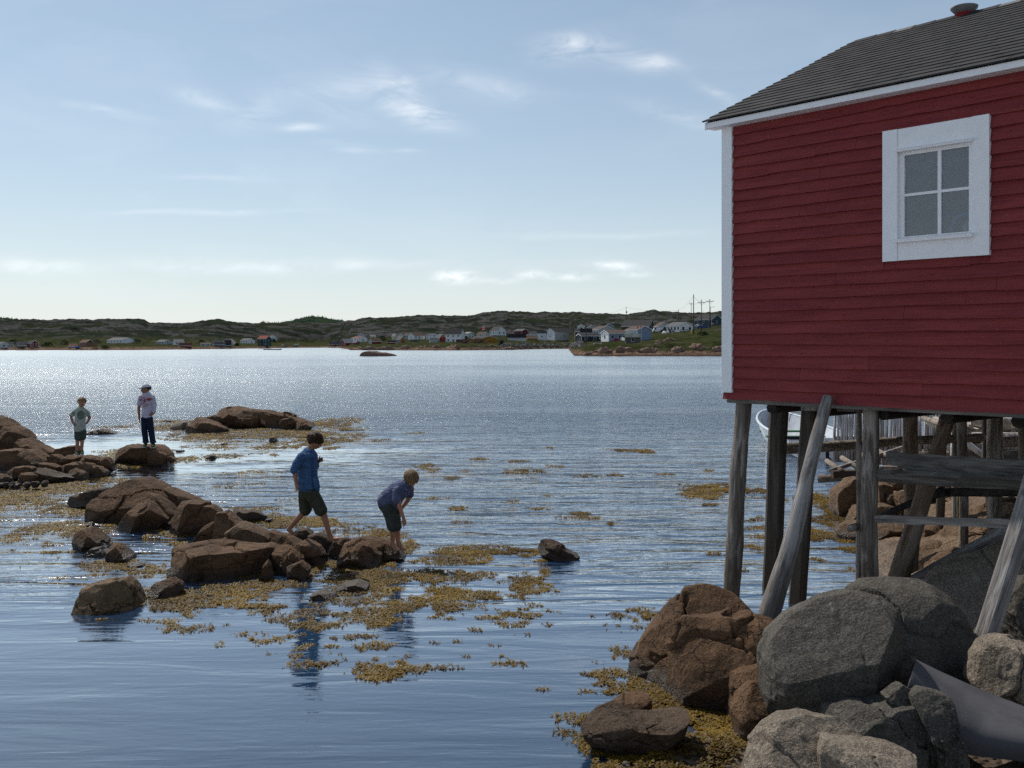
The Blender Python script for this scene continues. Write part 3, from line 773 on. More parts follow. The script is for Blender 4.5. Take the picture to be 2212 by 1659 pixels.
mo = MB(); a = bt.matrix_world @ Vector((5.6, -.30, .9)); b = at(1880, 868, 30)
mo.tube([a, a.lerp(b, .3) - Vector((0, 0, .12)), a.lerp(b, .6) - Vector((0, 0, .10)), b], .012, 5); mo.build('mooring_line', simple('tan_rope', (.3, .24, .16), .9), label='thin mooring line running from the dinghy bow to the wharf', cat='rope')

# ------------------------------------------------------------------ wharf beyond: palisade, crib logs, ramp
wood_mat('palisade_wood', (.50, .47, .45), (.20, .17, .155), (.70, .68, .66), 2, patches=.5)
wf = empty('palisade', at(1803, 985, 25.0), 'wall of upright peeled grey poles on the wharf behind the boat', 'palisade')
wb = wf.location.copy(); r = random.Random(12); PAL = MATS['palisade_wood']
u = 1803.0; i = 0
while u < 2086:
    Yp = 25.0 - (u - 1803) * .006; rad = r.uniform(.028, .046); b = at(u, 992, Yp); tp = at(u + r.uniform(-1.5, 3.5), 884 + r.uniform(-4, 3), Yp)
    b.z = .15; x0 = b - wb; x1 = tp - wb; mid = (x0 + x1) / 2 + Vector((r.uniform(-.03, .03), r.uniform(-.02, .02), 0))
    mb = MB(); mb.tube([x0 - mid, Vector((0, 0, 0)), x1 - mid], [rad * 1.1, rad, rad * .8], 7, wob=.12, seed=i)
    o = mb.build('pole', PAL, wf, smooth=True); o.location = mid
    u += rad * 2 * F / Yp * .96 + r.uniform(-.3, .6); i += 1
mb = MB(); mb.bar(at(1803, 965, 25.2) - wb, at(2086, 965, 23.5) - wb, .1, .12); mb.build('rail', DW, wf)
# second wharf: crib of stacked logs under a dark deck
cb = empty('log_crib', at(2120, 985, 21.0), 'stacked log crib wharf at the right behind the shed posts', 'wharf'); c0 = cb.location.copy()
def cpart(nm, a, b, rad, mat, seed=0, n=9):
    a = Vector(a) - c0; b = Vector(b) - c0; m_ = (a + b) / 2
    mb = MB(); mb.tube([a - m_, (a - m_) * .3 + (b - m_) * .0, b - m_], [rad * 1.05, rad, rad * .92], n, wob=.08, seed=seed); o = mb.build(nm, mat, cb, smooth=False); o.location = m_; return o
end = simple('log_end', (.30, .26, .22), .9, .3, 8); LG = MATS['log_wood']
k = 0
for (u0, u1, v, rad) in ((2040, 2260, 986, .10), (2040, 2270, 968, .085), (2050, 2270, 996, .10), (1905, 2060, 998, .07), (1895, 2050, 984, .06)):
    cpart('log', at(u0, v, 20.4), at(u1, v - 4, 20.0), rad, MATS['palisade_wood'] if k % 2 else LG, k); k += 1
r = random.Random(4)
for i in range(16):                                       # log ends facing us, two rows
    u = 2050 + i * 12.5 + r.uniform(-2, 2); v = 922 + (i % 2) * 11 + r.uniform(-2, 2); rad = r.uniform(.045, .085)
    a = at(u, v, 19.6); b = a + Vector((.25, 1.8, .02)); cpart('log', a, b, rad, end if i % 3 else LG, i)
for (u0, u1, v, rad) in ((2096, 2330, 911, .06), (2100, 2330, 941, .065), (2045, 2330, 906, .05)):
    cpart('log', at(u0, v, 19.3), at(u1, v + 2, 18.8), rad, MATS['palisade_wood'], k); k += 1
for (u, v0, v1, rad) in ((2092, 870, 912, .11), (2112, 870, 915, .11), (2178, 870, 905, .10)):
    cpart('pile', at(u, v1 + 60, 21.5), at(u, v0, 21.5), rad, DP, k); k += 1
cpart('cross_log', at(2085, 955, 19.2), at(2130, 988, 19.0), .06, PAL, 77)
cpart('leaning_pole', at(2062, 935, 19.4), at(2058, 1005, 19.0), .055, PAL, 78)
mb = MB(); a = at(2140, 898, 21.8) - c0; b = at(2400, 892, 20.8) - c0; mb.bar(a, b, 2.2, .30); mb.build('deck', DW, cb)
mb = MB(); a = at(2040, 975, 22.4) - c0; b = at(2420, 970, 21.4) - c0; mb.bar(a, b, .2, 1.3); mb.build('back_wall', DW, cb)
mb = MB(); a = at(2166, 985, 18.9) - c0; b = at(2300, 972, 18.6) - c0; mb.bar(a, b, .12, .16); mb.build('plank', GP, cb)
# slipway with pale edge boards
sw = empty('slipway', at(1800, 1025, 19.5), 'low wooden slipway with pale slanting edge board beside the boat', 'slipway'); s0 = sw.location.copy()
def spart(nm, a, b, w, h, mat, **kk):
    a = Vector(a) - s0; b = Vector(b) - s0; m_ = (a + b) / 2; mb = MB(); mb.bar(a - m_, b - m_, w, h); o = mb.build(nm, mat, sw, **kk); o.location = m_; return o
pb = MATS['silver_wood']
spart('edge_board', at(1793, 1017, 19.6), at(1953, 966, 20.6), .05, .07, pb); spart('edge_board', at(1900, 1010, 19.2), at(1955, 1011, 19.2), .04, .05, pb)
spart('bearer', at(1797, 1024, 19.5), at(1990, 1018, 19.4), .22, .13, DW)
for i, u in enumerate((1815, 1850, 1890, 1930)):
    a = at(u, 1020 - (u - 1800) * .22, 19.5) - s0; mb = MB(); mb.tube([(0, -.1, 0), (.25, 1.6, 0)], .055, 9); o = mb.build('roller', LG, sw, smooth=True); o.location = a
fl = post('floating_log', LG, [at(1767, 1034, 21.3), at(1847, 1029, 21.0)], (.085, .07), parent=None, seed=31); tag(fl, 'short pale log floating in front of the dinghy', 'log')
# stones at the foot of the wharf
for i, (u, v, w, h) in enumerate(((1930, 1032, 60, 22), (2000, 1028, 50, 24), (2060, 1022, 60, 26), (2110, 1036, 50, 24), (2160, 1030, 60, 30), (1905, 1055, 50, 20), (2010, 1052, 40, 18), (2090, 1062, 50, 20))):
    STN = ['below the slipway bearer', 'under the lower grey plank', 'at the foot of the log crib', 'right of the crib foot stone', 'rightmost behind the planks', 'by the weed under the planks', 'in the gap beneath the lower plank', 'behind the dark slanting log']
    rock_q = (u, v, w, h, i, STN[i]); ROCKQ = globals().setdefault('ROCKQ', []); ROCKQ.append(rock_q)

# ------------------------------------------------------------------ curved metal sheet among the boulders
def sheet():
    u0, v0 = 1188, 1134.1
    top = [(1712, 632), (1830, 690), (1960, 748), (2080, 798), (2212, 850), (2420, 930)]
    bot = [(1670, 760), (1750, 930), (1850, 1010), (1960, 1075), (2212, 1105), (2420, 1130)]
    n, mrows = 30, 14; V = []; Fc = []
    tp = lambda L_, t: (np.interp(t, np.linspace(0, 1, len(L_)), [a for a, b in L_]), np.interp(t, np.linspace(0, 1, len(L_)), [b for a, b in L_]))
    for i in range(n + 1):
        t = i / n; (xa, ya), (xb, yb_) = tp(top, t), tp(bot, t)
        for j in range(mrows + 1):
            s = j / mrows; x = xa + (xb - xa) * s; y = ya + (yb_ - ya) * s; Yd = 7.62 - .25 * t - .55 * s - .20 * math.sin(s * math.pi) 
            V.append(at(x / 2.16 + u0, y / 2.16 + v0, Yd))
    nv = len(V); V += [v + Vector((0, .012, .004)) for v in V]
    I = lambda i, j: i * (mrows + 1) + j
    for i in range(n):
        for j in range(mrows):
            Fc.append((I(i, j), I(i, j + 1), I(i + 1, j + 1), I(i + 1, j))); Fc.append((nv + I(i, j), nv + I(i + 1, j), nv + I(i + 1, j + 1), nv + I(i, j + 1)))
    for i in range(n): Fc.append((I(i, 0), I(i + 1, 0), nv + I(i + 1, 0), nv + I(i, 0))); Fc.append((I(i, mrows), nv + I(i, mrows), nv + I(i + 1, mrows), I(i + 1, mrows)))
    for j in range(mrows): Fc.append((I(0, j), nv + I(0, j), nv + I(0, j + 1), I(0, j + 1)))
    m, T = newmat('fibre_sheet'); P = objco(T)
    n1 = T.noise(P, 2.2, 6, .65); n2 = T.noise(P, 60, 3, .6); sp = T.voro(P, 7)
    c = T.mix(T.maprange(n1, .4, .65), (.090, .088, .098, 1), (.058, .056, .060, 1)); c = T.mix(T.maprange(n2, .45, .7, 0, .3), c, (.12, .12, .13, 1)); c = T.mix(T.maprange(sp, .02, .05, .8, 0), c, (.04, .035, .03, 1))
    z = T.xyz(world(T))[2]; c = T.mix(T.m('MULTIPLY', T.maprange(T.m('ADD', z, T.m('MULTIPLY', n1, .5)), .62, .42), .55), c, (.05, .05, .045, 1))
    finish(T, princ(T, Base_Color=c, Roughness=.65, Normal=T.bump(n2, .25, .004)))
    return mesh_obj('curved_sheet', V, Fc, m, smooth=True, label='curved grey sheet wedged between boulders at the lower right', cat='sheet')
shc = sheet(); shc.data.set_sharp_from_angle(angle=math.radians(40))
# ------------------------------------------------------------------ rocks
def cube_sphere(n):
    idx = {}; V = []; Fc = []
    def vid(p):
        k = tuple(int(round(c * 1000000)) for c in p)
        if k not in idx: idx[k] = len(V); V.append(p)
        return idx[k]
    t = [math.tan((i / n * 2 - 1) * math.pi / 4) for i in range(n + 1)]
    for ax in range(3):
        for sg in (-1, 1):
            ids = {}
            for i in range(n + 1):
                for j in range(n + 1):
                    p = [0, 0, 0]; p[ax] = sg; p[(ax + 1) % 3] = t[i]; p[(ax + 2) % 3] = t[j]
                    ids[i, j] = vid(tuple(p))
            for i in range(n):
                for j in range(n):
                    q = (ids[i, j], ids[i + 1, j], ids[i + 1, j + 1], ids[i, j + 1])
                    Fc.append(q if sg > 0 else q[::-1])
    V = np.array(V); V /= np.linalg.norm(V, axis=1)[:, None]
    return V, np.array(Fc)
_CS = {}
def cs(n):
    if n not in _CS: _CS[n] = cube_sphere(n)
    return _CS[n]
def ray_poly(px, pz, th):
    """distance from the origin to the polygon in directions th"""
    n = len(px); R = np.zeros(len(th)); dx, dz = np.cos(th), np.sin(th)
    for i in range(n):
        ax, az, bx, bz = px[i], pz[i], px[(i + 1) % n], pz[(i + 1) % n]
        ex, ez = bx - ax, bz - az; den = dx * ez - dz * ex
        with np.errstate(divide='ignore', invalid='ignore'):
            t = (ax * ez - az * ex) / den; s = (ax * dz - az * dx) / den
        ok = (np.abs(den) > 1e-12) & (t > 0) & (s >= -1e-6) & (s <= 1 + 1e-6)
        R = np.where(ok, np.maximum(R, t), R)
    return R
def rock(name, label, sil, Yf, depth, mat='brown_rock', seed=1, zoom=None, n=26, cells=7, cuts=8, e=2.9, ang=.065, rough=.022, group=None, skirt=.25, lean=0.0, cat='rock', center=None, kind=None, planes=(), groove=.07):
    """sil: silhouette as traced; Yf: distance of its front; depth: half thickness; e: squareness of the bulge"""
    if zoom: sil = [(x / zoom[0] + zoom[1], y / zoom[0] + zoom[2]) for (x, y) in sil]
    Yc = Yf + depth * .85
    px = np.array([(u - CX) / F * Yc for u, v in sil]); pz = np.array([CAMH + (HY - v) / F * Yc for u, v in sil])
    # carry the outline on below water or ground
    zmin = pz.min(); cutz = zmin + .25 * (pz.max() - zmin); low = pz < cutz
    pz = np.where(low, pz - skirt * (1.0) * (pz.max() - zmin) - .05, pz)
    if center: cx, cz = (center[0] - CX) / F * Yc, CAMH + (HY - center[1]) / F * Yc
    else: cx, cz = (px.min() + px.max()) / 2, (pz.min() + pz.max()) / 2
    size = max(px.max() - px.min(), pz.max() - pz.min())
    W2 = (px.max() - px.min()) / 2; H2 = (pz.max() - pz.min()) / 2
    D, Fc = cs(n); r = np.random.RandomState(seed)
    th = np.arctan2(D[:, 2], D[:, 0]); R = ray_poly(px - cx, pz - cz, th)
    R = np.where(R <= 0, .05, R)
    y = D[:, 1]; ay = np.abs(y)
    rho = (1 - ay ** e) ** (1 / e)
    X = np.cos(th) * R * rho; Z = np.sin(th) * R * rho; Yv = y * depth
    P = np.stack([X, Yv, Z], 1)
    sc = np.array([W2, depth, H2])
    # broken planes
    for i in range(cuts):
        nv = np.array([r.normal() * .8, -abs(r.normal()) * 1.1 - .35, r.normal() * .7 + .25]); nv /= np.linalg.norm(nv)
        pr = P @ nv; mx = pr.max(); h = mx * r.uniform(.60, .88)
        over = pr > h
        P = np.where(over[:, None], P - nv[None] * ((pr - h) * .93)[:, None], P)
    for (a, b, c_, fr) in planes:
        nv = np.array([a, b, c_], float); nv /= np.linalg.norm(nv); pr = P @ nv; h = pr.max() * fr; P = np.where((pr > h)[:, None], P - nv[None] * ((pr - h) * .96)[:, None], P)
    # fractured blocks: each cell of a warped cell pattern sits a little in or out, joints recessed
    if cells:
        Q = P / sc
        Qw = Q + .22 * np.stack([fbm(Q * 1.7 + k * 9, 3, seed + k) for k in range(3)], 1)
        st = r.uniform(-1, 1, (cells, 3)); an = np.array([1.0, .6, 1.25]); tl = r.uniform(-.5, .5)
        rot = np.array([[math.cos(tl), 0, math.sin(tl)], [0, 1, 0], [-math.sin(tl), 0, math.cos(tl)]])
        d = np.linalg.norm(((Qw[:, None] - st[None]) @ rot.T) * an, axis=2)
        so = np.sort(d, axis=1); near = d.argmin(1); edge = so[:, 1] - so[:, 0]
        off = r.uniform(-1, 1, cells) * ang
        nrm = P / sc ** 2; nrm /= np.maximum(np.linalg.norm(nrm, axis=1), 1e-9)[:, None]
        sm = np.clip(edge / .10, 0, 1); sm = sm * sm * (3 - 2 * sm)
        gro = np.exp(-(edge / .030) ** 2)
        P = P + nrm * ((off[near] * sm - gro * groove) * min(W2, H2, depth) * 2)[:, None] * .8
    m = min(W2, H2, depth) * 2
    nrm = P / sc ** 2; nrm /= np.maximum(np.linalg.norm(nrm, axis=1), 1e-9)[:, None]
    nz = fbm(P / m * 2.3 + seed, 3, seed, ridged=False) * rough + (fbm(P / m * 6 + seed, 3, seed + 5, ridged=True)) * rough * .45
    P = P + nrm * (nz * m)[:, None]
    if lean: P[:, 1] += lean * (P[:, 2] - P[:, 2].min())
    c = np.array([cx, Yc, cz])
    o = mesh_obj(name, P, Fc, MATS[mat], smooth=True, label=label, cat=cat, group=group, kind=kind)
    o.data.set_sharp_from_angle(angle=math.radians(38))
    o.location = c
    return o
ZL = (5.851, 0, 853.3); Z1 = (3.724, 162, 999.1); ZW = (3.151, 594, 1134.1); ZF = (2.160, 1188, 1134.1); ZB_ = (5.12, 345.6, 842.5); ZH = (5.146, 1782, 999.1)
# --- pile at the far left
rock('boulder', 'tallest brown boulder of the left shore pile, cut off by the photo edge', [(-170, 230), (0, 275), (60, 330), (130, 370), (200, 400), (260, 440), (310, 490), (360, 555), (330, 640), (250, 740), (0, 800), (-170, 800)], 26.5, 1.1, seed=11, zoom=ZL, n=30, cells=5)
rock('slab', 'long slab sloping down to the right behind the left pile', [(240, 560), (330, 555), (480, 640), (600, 700), (690, 745), (690, 800), (560, 830), (380, 760), (240, 660)], 26.0, .7, seed=12, zoom=ZL, n=24)
rock('boulder', 'broad cracked boulder in the middle of the left pile', [(-60, 720), (130, 710), (370, 700), (470, 765), (590, 830), (580, 900), (400, 940), (120, 960), (-60, 930)], 24.2, .9, seed=13, zoom=ZL, n=34, cells=9)
rock('boulder', 'small angular boulder between broad boulder and sloping slab', [(240, 560), (300, 630), (380, 620), (470, 700), (460, 760), (300, 760), (210, 720), (230, 640)], 25.6, .5, seed=14, zoom=ZL, n=18)
rock('boulder', 'rounded brown boulder below the long sloping slab', [(590, 770), (680, 755), (780, 810), (870, 860), (860, 900), (740, 935), (640, 870)], 24.0, .5, seed=15, zoom=ZL, n=22)
rock('boulder', 'dark dome boulder just behind the blond boy in the pale shirt', [(690, 730), (740, 660), (860, 635), (950, 650), (980, 720), (960, 800), (860, 880), (760, 840), (695, 780)], 24.6, .6, seed=16, zoom=ZL, n=24, cells=4)
rock('boulder', 'boulder directly under the shoes of the blond boy', [(800, 800), (860, 755), (960, 765), (1040, 765), (1060, 800), (1000, 880), (870, 880)], 24.0, .45, seed=17, zoom=ZL, n=20)
rock('boulder', 'dark rugged boulder to the right of the blond boy', [(940, 790), (1060, 765), (1200, 790), (1340, 880), (1340, 925), (1200, 930), (950, 900)], 23.9, .5, seed=18, zoom=ZL, n=24)
rock('stone', 'narrow leaning stone at the right end of the left pile', [(1290, 790), (1350, 785), (1460, 890), (1440, 915), (1370, 915), (1300, 860)], 23.9, .3, seed=19, zoom=ZL, n=16, cells=4)
rock('slab', 'flat topped slab in front of the rugged dark boulder', [(760, 900), (900, 860), (1100, 870), (1190, 890), (1120, 960), (900, 990), (800, 990)], 23.3, .45, seed=20, zoom=ZL, n=22)
rock('slab', 'low slab at the right waterline of the left pile', [(990, 960), (1110, 900), (1250, 900), (1355, 975), (1300, 1015), (1100, 1030)], 22.9, .45, seed=21, zoom=ZL, n=22, e=2.2)
rock('boulder', 'small round front boulder left of the low slab', [(840, 970), (930, 930), (1080, 980), (1100, 1035), (980, 1045), (860, 1020)], 22.4, .35, seed=22, zoom=ZL, n=18)
rock('stone', 'narrow ridge stone in the middle of the left pile', [(490, 850), (620, 870), (740, 910), (800, 980), (720, 980), (560, 920)], 23.4, .35, seed=23, zoom=ZL, n=18)
rock('slab', 'long wet slab at the front waterline of the left pile', [(410, 970), (470, 920), (560, 960), (720, 1000), (940, 1050), (800, 1085), (600, 1100), (500, 1050)], 22.0, .5, mat='wet_rock', seed=24, zoom=ZL, n=26)
rock('boulder', 'front boulder with a pale top in the left pile', [(210, 1030), (290, 985), (480, 1000), (530, 1060), (480, 1120), (260, 1120)], 21.7, .45, seed=25, zoom=ZL, n=22)
rock('boulder', 'boulder above the pale topped one in the left pile', [(70, 1000), (200, 910), (340, 905), (410, 930), (360, 990), (200, 1030), (100, 1050)], 22.4, .5, seed=26, zoom=ZL, n=22)
rock('boulder', 'low boulder at the photo edge of the left pile front', [(-80, 1000), (0, 1000), (60, 1040), (110, 1110), (40, 1130), (-80, 1120)], 21.8, .4, seed=27, zoom=ZL, n=18)
rr = random.Random(3)
SP = ['leftmost', 'second', 'third', 'fourth', 'fifth', 'sixth', 'seventh']
for i, (x, y, w) in enumerate(((15, 1125, 60), (75, 1120, 50), (150, 1115, 60), (215, 1130, 45), (330, 1115, 90), (440, 1110, 110), (560, 1098, 70))):
    rock('stone', 'small wet stone at the foot of the left pile, %s in the row' % SP[i], [(x - w / 2, y + 10), (x - w * .3, y - 14), (x + w * .25, y - 16), (x + w / 2, y + 8), (x + w * .3, y + 26), (x - w * .3, y + 26)], 21.2 - i * .02, .14, mat='wet_rock', seed=40 + i, zoom=ZL, n=9, cells=3, group='small wet stones at the foot of the left pile')
# --- rock under the boy in the cap, dome behind, flat rock
rock('boulder', 'dark whaleback boulder the boy in the cap stands on', [(1370, 800), (1400, 750), (1450, 745), (1500, 690), (1650, 640), (1850, 645), (2010, 650), (2070, 690), (2120, 750), (2190, 800), (2130, 835), (1900, 845), (1600, 850), (1400, 840)], 25.4, .8, seed=31, zoom=ZL, n=34, cells=5, rough=.03)
rock('stone', 'squared block low on the right of the whaleback boulder', [(1870, 840), (1890, 700), (1960, 700), (2100, 755), (2130, 840)], 25.15, .3, seed=32, zoom=ZL, n=18, cells=2)
rock('stone', 'small pointed stone at the right tip of the whaleback boulder', [(2110, 800), (2150, 765), (2200, 790), (2245, 810), (2160, 835)], 25.2, .18, seed=33, zoom=ZL, n=10, cells=2)
rock('boulder', 'low dark dome in the water behind the blond boy', [(905, 530), (1060, 490), (1200, 440), (1300, 430), (1450, 470), (1500, 510), (1545, 517), (1480, 545), (1250, 560), (1050, 550)], 33.9, .8, seed=34, zoom=ZL, n=24, cells=3, e=2.2)
rock('slab', 'pale wet flat rock behind the low dark dome', [(1060, 440), (1100, 408), (1200, 398), (1330, 410), (1370, 445), (1200, 460)], 37.3, .5, mat='pale_rock', seed=35, zoom=ZL, n=14, e=2.0)
# --- island of rock in mid water
rock('boulder', 'large dark bluff of the mid water rock island', [(610, 340), (605, 260), (615, 215), (680, 190), (740, 177), (850, 175), (1020, 205), (1150, 215), (1200, 260), (1200, 410), (900, 430), (700, 420)], 36.4, 1.2, seed=51, zoom=ZB_, n=38, cells=9, cuts=8, ang=.08)
rock('boulder', 'long ridge of the mid water island sloping right', [(1100, 230), (1150, 213), (1300, 255), (1400, 265), (1520, 310), (1680, 370), (1750, 418), (1600, 435), (1300, 430), (1120, 420)], 36.5, 1.0, seed=52, zoom=ZB_, n=34, cells=10, ang=.08)
rock('stone', 'low knob at the foot of the sloping island ridge', [(1290, 390), (1340, 320), (1450, 300), (1520, 370), (1560, 430), (1400, 430)], 36.1, .35, seed=53, zoom=ZB_, n=18)
rock('stone', 'blunt block at the right foot of the island ridge', [(1465, 400), (1500, 355), (1600, 350), (1700, 400), (1640, 435), (1500, 432)], 35.9, .3, seed=54, zoom=ZB_, n=16)
rock('boulder', 'front left wedge boulder beside the mid water island', [(265, 470), (310, 390), (430, 350), (560, 370), (700, 420), (740, 450), (560, 480), (380, 488)], 34.4, .8, seed=55, zoom=ZB_, n=28, cells=4)
rock('boulder', 'boulder just behind the front left wedge', [(215, 440), (280, 370), (400, 302), (500, 325), (650, 380), (720, 430), (450, 450)], 35.6, .7, seed=56, zoom=ZB_, n=24, cells=3)
rock('boulder', 'small boulder between wedge and the large dark bluff', [(450, 325), (520, 295), (600, 275), (650, 300), (670, 400), (560, 400)], 36.6, .4, seed=57, zoom=ZB_, n=18, cells=3)
rock('slab', 'pale flat slab at the left end of the mid island', [(100, 418), (160, 372), (280, 358), (300, 420), (180, 432)], 36.0, .4, mat='pale_rock', seed=58, zoom=ZB_, n=14, cells=3)
for i, (x, y, w, h, l) in enumerate(((565, 742, 150, 45, 'dark angular stone in the shallows right of the cap boy'), (712, 598, 125, 22, 'smooth flat stone in bright water below the island'), (228, 675, 115, 24, 'small pale stone in bright water near the cap boy'),
                                     (1255, 552, 120, 60, 'striped slanted stone among weed beneath the island'), (865, 530, 110, 16, 'flat half-drowned stone under the island bluff'), (1165, 513, 75, 14, 'thin pale stone left of the striped one'), (850, 724, 90, 20, 'little dark stone in weed below the smooth flat one'), (90, 342, 180, 22, 'long low skerry left of the island'))):
    rock('stone', l, [(x - w / 2, y + h * .2), (x - w * .38, y - h * .4), (x, y - h / 2), (x + w * .25, y - h * .3), (x + w / 2, y + h * .3), (x, y + h * .5)], yw(842.5 + (y + h * .5) / 5.12), .2, mat='wet_rock' if i != 1 else 'brown_rock', seed=60 + i, zoom=ZB_, n=12, cells=3)
# --- the long reef the boys walk on
rock('boulder', 'big smooth dome with a pale streak, left end of the reef', [(150, 380), (165, 310), (250, 220), (380, 150), (500, 120), (570, 125), (700, 185), (800, 260), (780, 440), (400, 480), (160, 480)], 17.1, .95, seed=71, zoom=Z1, n=44, cells=3, cuts=5, ang=.03, rough=.012, e=2.3)
rock('slab', 'smooth slab draped to the right behind the dome', [(590, 250), (660, 207), (750, 210), (900, 270), (1040, 330), (1020, 370), (860, 380), (700, 360)], 17.5, .5, seed=72, zoom=Z1, n=26, cells=3, ang=.03, rough=.012)
rock('boulder', 'arched boulder curving over the pointed one', [(450, 345), (480, 300), (600, 245), (660, 255), (760, 330), (825, 400), (740, 490), (560, 470), (460, 400)], 16.9, .4, seed=73, zoom=Z1, n=30, cells=2, cuts=4, rough=.012)
rock('boulder', 'pointed triangular boulder at the foot of the dome', [(325, 490), (400, 440), (470, 360), (550, 293), (620, 330), (745, 468), (600, 520), (450, 530)], 16.3, .45, seed=74, zoom=Z1, n=32, cells=2, cuts=5, rough=.012)
rock('boulder', 'ridged boulder between dome and upright block', [(745, 500), (820, 430), (850, 340), (930, 325), (1010, 338), (1100, 350), (1165, 400), (1140, 480), (1060, 540), (850, 570), (760, 530)], 15.9, .6, seed=75, zoom=Z1, n=36, cells=5, rough=.015)
rock('slab', 'pale streaked wedge in front of the ridged boulder', [(935, 615), (1040, 520), (1130, 470), (1160, 620), (1000, 650)], 15.0, .35, seed=76, zoom=Z1, n=22, cells=3)
rock('boulder', 'upright blunt block standing at the middle of the reef', [(1115, 650), (1125, 470), (1150, 412), (1230, 403), (1335, 490), (1330, 560), (1180, 680)], 14.7, .4, seed=77, zoom=Z1, n=28, cells=4)
rock('boulder', 'smooth tan boulder right of the upright block', [(1155, 670), (1240, 560), (1330, 500), (1420, 530), (1530, 590), (1640, 675), (1560, 740), (1250, 740)], 14.0, .5, mat='tan_rock', seed=78, zoom=Z1, n=34, cells=3, cuts=5, rough=.012)
rock('boulder', 'largest long boulder lying at the front of the reef', [(733, 750), (790, 700), (1000, 668), (1100, 660), (1250, 680), (1450, 700), (1560, 690), (1620, 720), (1600, 880), (1400, 915), (1200, 940), (1010, 970), (870, 930), (840, 870), (770, 840)], 12.9, .75, seed=79, zoom=Z1, n=50, cells=7, cuts=8, ang=.06, rough=.016)
rock('stone', 'small wet boulder topped with a shiny hollow on the reef', [(1340, 700), (1420, 665), (1560, 665), (1620, 690), (1560, 760), (1420, 760)], 13.4, .4, mat='wet_rock', seed=80, zoom=Z1, n=22, cells=3)
rock('boulder', 'boulder under the rear foot of the walking boy', [(1520, 580), (1545, 550), (1700, 575), (1830, 650), (1760, 740), (1620, 700)], 14.1, .45, seed=81, zoom=Z1, n=28, cells=3)
rock('boulder', 'long tapering block running down to the weed', [(1750, 700), (1850, 640), (1950, 700), (2075, 810), (2010, 850), (1880, 850), (1780, 800)], 13.7, .45, seed=82, zoom=Z1, n=30, cells=3, rough=.012)
rock('boulder', 'squared block at the right front of the reef', [(1590, 810), (1600, 690), (1680, 670), (1740, 700), (1820, 790), (1780, 870), (1640, 880)], 13.3, .4, seed=83, zoom=Z1, n=28, cells=4)
rock('stone', 'low front stone at the right foot of the reef', [(1695, 840), (1820, 785), (1895, 850), (1870, 890), (1700, 895)], 13.0, .22, seed=84, zoom=Z1, n=18, cells=2)
rock('stone', 'small triangular stone between long boulder and squared block', [(1480, 890), (1540, 790), (1600, 880)], 12.95, .2, seed=85, zoom=Z1, n=12, cells=2)
rock('stone', 'little dark stone at the left toe of the longest boulder', [(725, 880), (770, 845), (830, 850), (850, 890), (760, 900)], 13.2, .15, mat='wet_rock', seed=86, zoom=Z1, n=12, cells=2)
rock('boulder', 'weathered boulder left of the reef, low and rounded', [(-20, 720), (0, 570), (60, 535), (120, 550), (180, 600), (260, 680), (240, 715), (100, 735)], 14.8, .45, seed=87, zoom=Z1, n=26, cells=3)
rock('stone', 'chunky wet stone in front of the low rounded boulder', [(45, 760), (130, 690), (200, 680), (240, 730), (225, 790), (110, 810)], 14.4, .25, mat='wet_rock', seed=88, zoom=Z1, n=20, cells=4)
rock('boulder', 'leaning triangular boulder left of the reef', [(230, 750), (290, 650), (330, 650), (450, 750), (518, 805), (480, 835), (340, 845), (255, 830)], 14.0, .35, seed=89, zoom=Z1, n=26, cells=3)
rock('stone', 'flat stone at the right of the leaning triangular boulder', [(400, 850), (450, 815), (530, 820), (565, 870), (480, 890), (410, 880)], 13.7, .2, mat='wet_rock', seed=90, zoom=Z1, n=14, cells=2)
rock('boulder', 'block-shaped tan boulder at the lower left photo border', [(62, 1110), (90, 1020), (200, 985), (370, 968), (430, 1040), (500, 1170), (580, 1300), (560, 1420), (300, 1440), (60, 1380)], 11.3, .5, mat='tan_dry_rock', seed=93, zoom=Z1, n=40, cells=5, cuts=7, ang=.04, e=4.5, skirt=.02)
rock('boulder', 'small ridged boulder in weed below the longest boulder', [(575, 1040), (640, 970), (770, 935), (840, 975), (855, 1010), (800, 1090), (720, 1100), (620, 1100)], 12.0, .32, seed=92, zoom=Z1, n=26, cells=3)
for i, (x, y, w, h, l) in enumerate(((120, 505, 85, 50, 'pointed pale stone left of the dome base'), (210, 600, 60, 40, 'round dark stone above the leaning triangle'), (1480, 425, 0, 0, ''), (1570, 470, 110, 45, 'small wet stone beyond the reef near a boy'), (1350, 665, 1, 1, ''))):
    if not l: continue
    rock('stone', l, [(x - w / 2, y + h * .4), (x - w * .25, y - h * .4), (x + w * .1, y - h / 2), (x + w / 2, y + h * .3), (x, y + h * .5)], yw(999.1 + (y + h * .5) / 3.724), .15, mat='wet_rock', seed=95 + i, zoom=Z1, n=12, cells=2)
rock('slab', 'broken wet slab beyond the upright block', [(1225, 400), (1240, 372), (1330, 380), (1450, 400), (1540, 440), (1480, 470), (1360, 468), (1270, 430)], 17.2, .3, mat='wet_rock', seed=100, zoom=Z1, n=22, cells=6)
rock('slab', 'flat wet ledge with a dark underside left of the dome', [(-45, 290), (-30, 262), (60, 250), (100, 225), (240, 215), (250, 290), (60, 300)], 18.6, .55, mat='wet_rock', seed=101, zoom=Z1, n=24, cells=5)
rock('slab', 'pale wet rock between the feet of the walking boy', [(100, 70), (140, 35), (220, 25), (262, 55), (200, 85), (140, 85)], 15.0, .35, mat='wet_rock', seed=102, zoom=ZW, n=18, cells=2, e=2.0)
rock('slab', 'shiny flat rock behind the front foot of the walking boy', [(225, 78), (300, 60), (400, 95), (380, 165), (290, 140)], 14.5, .4, mat='wet_rock', seed=103, zoom=ZW, n=18, cells=2, e=2.0)
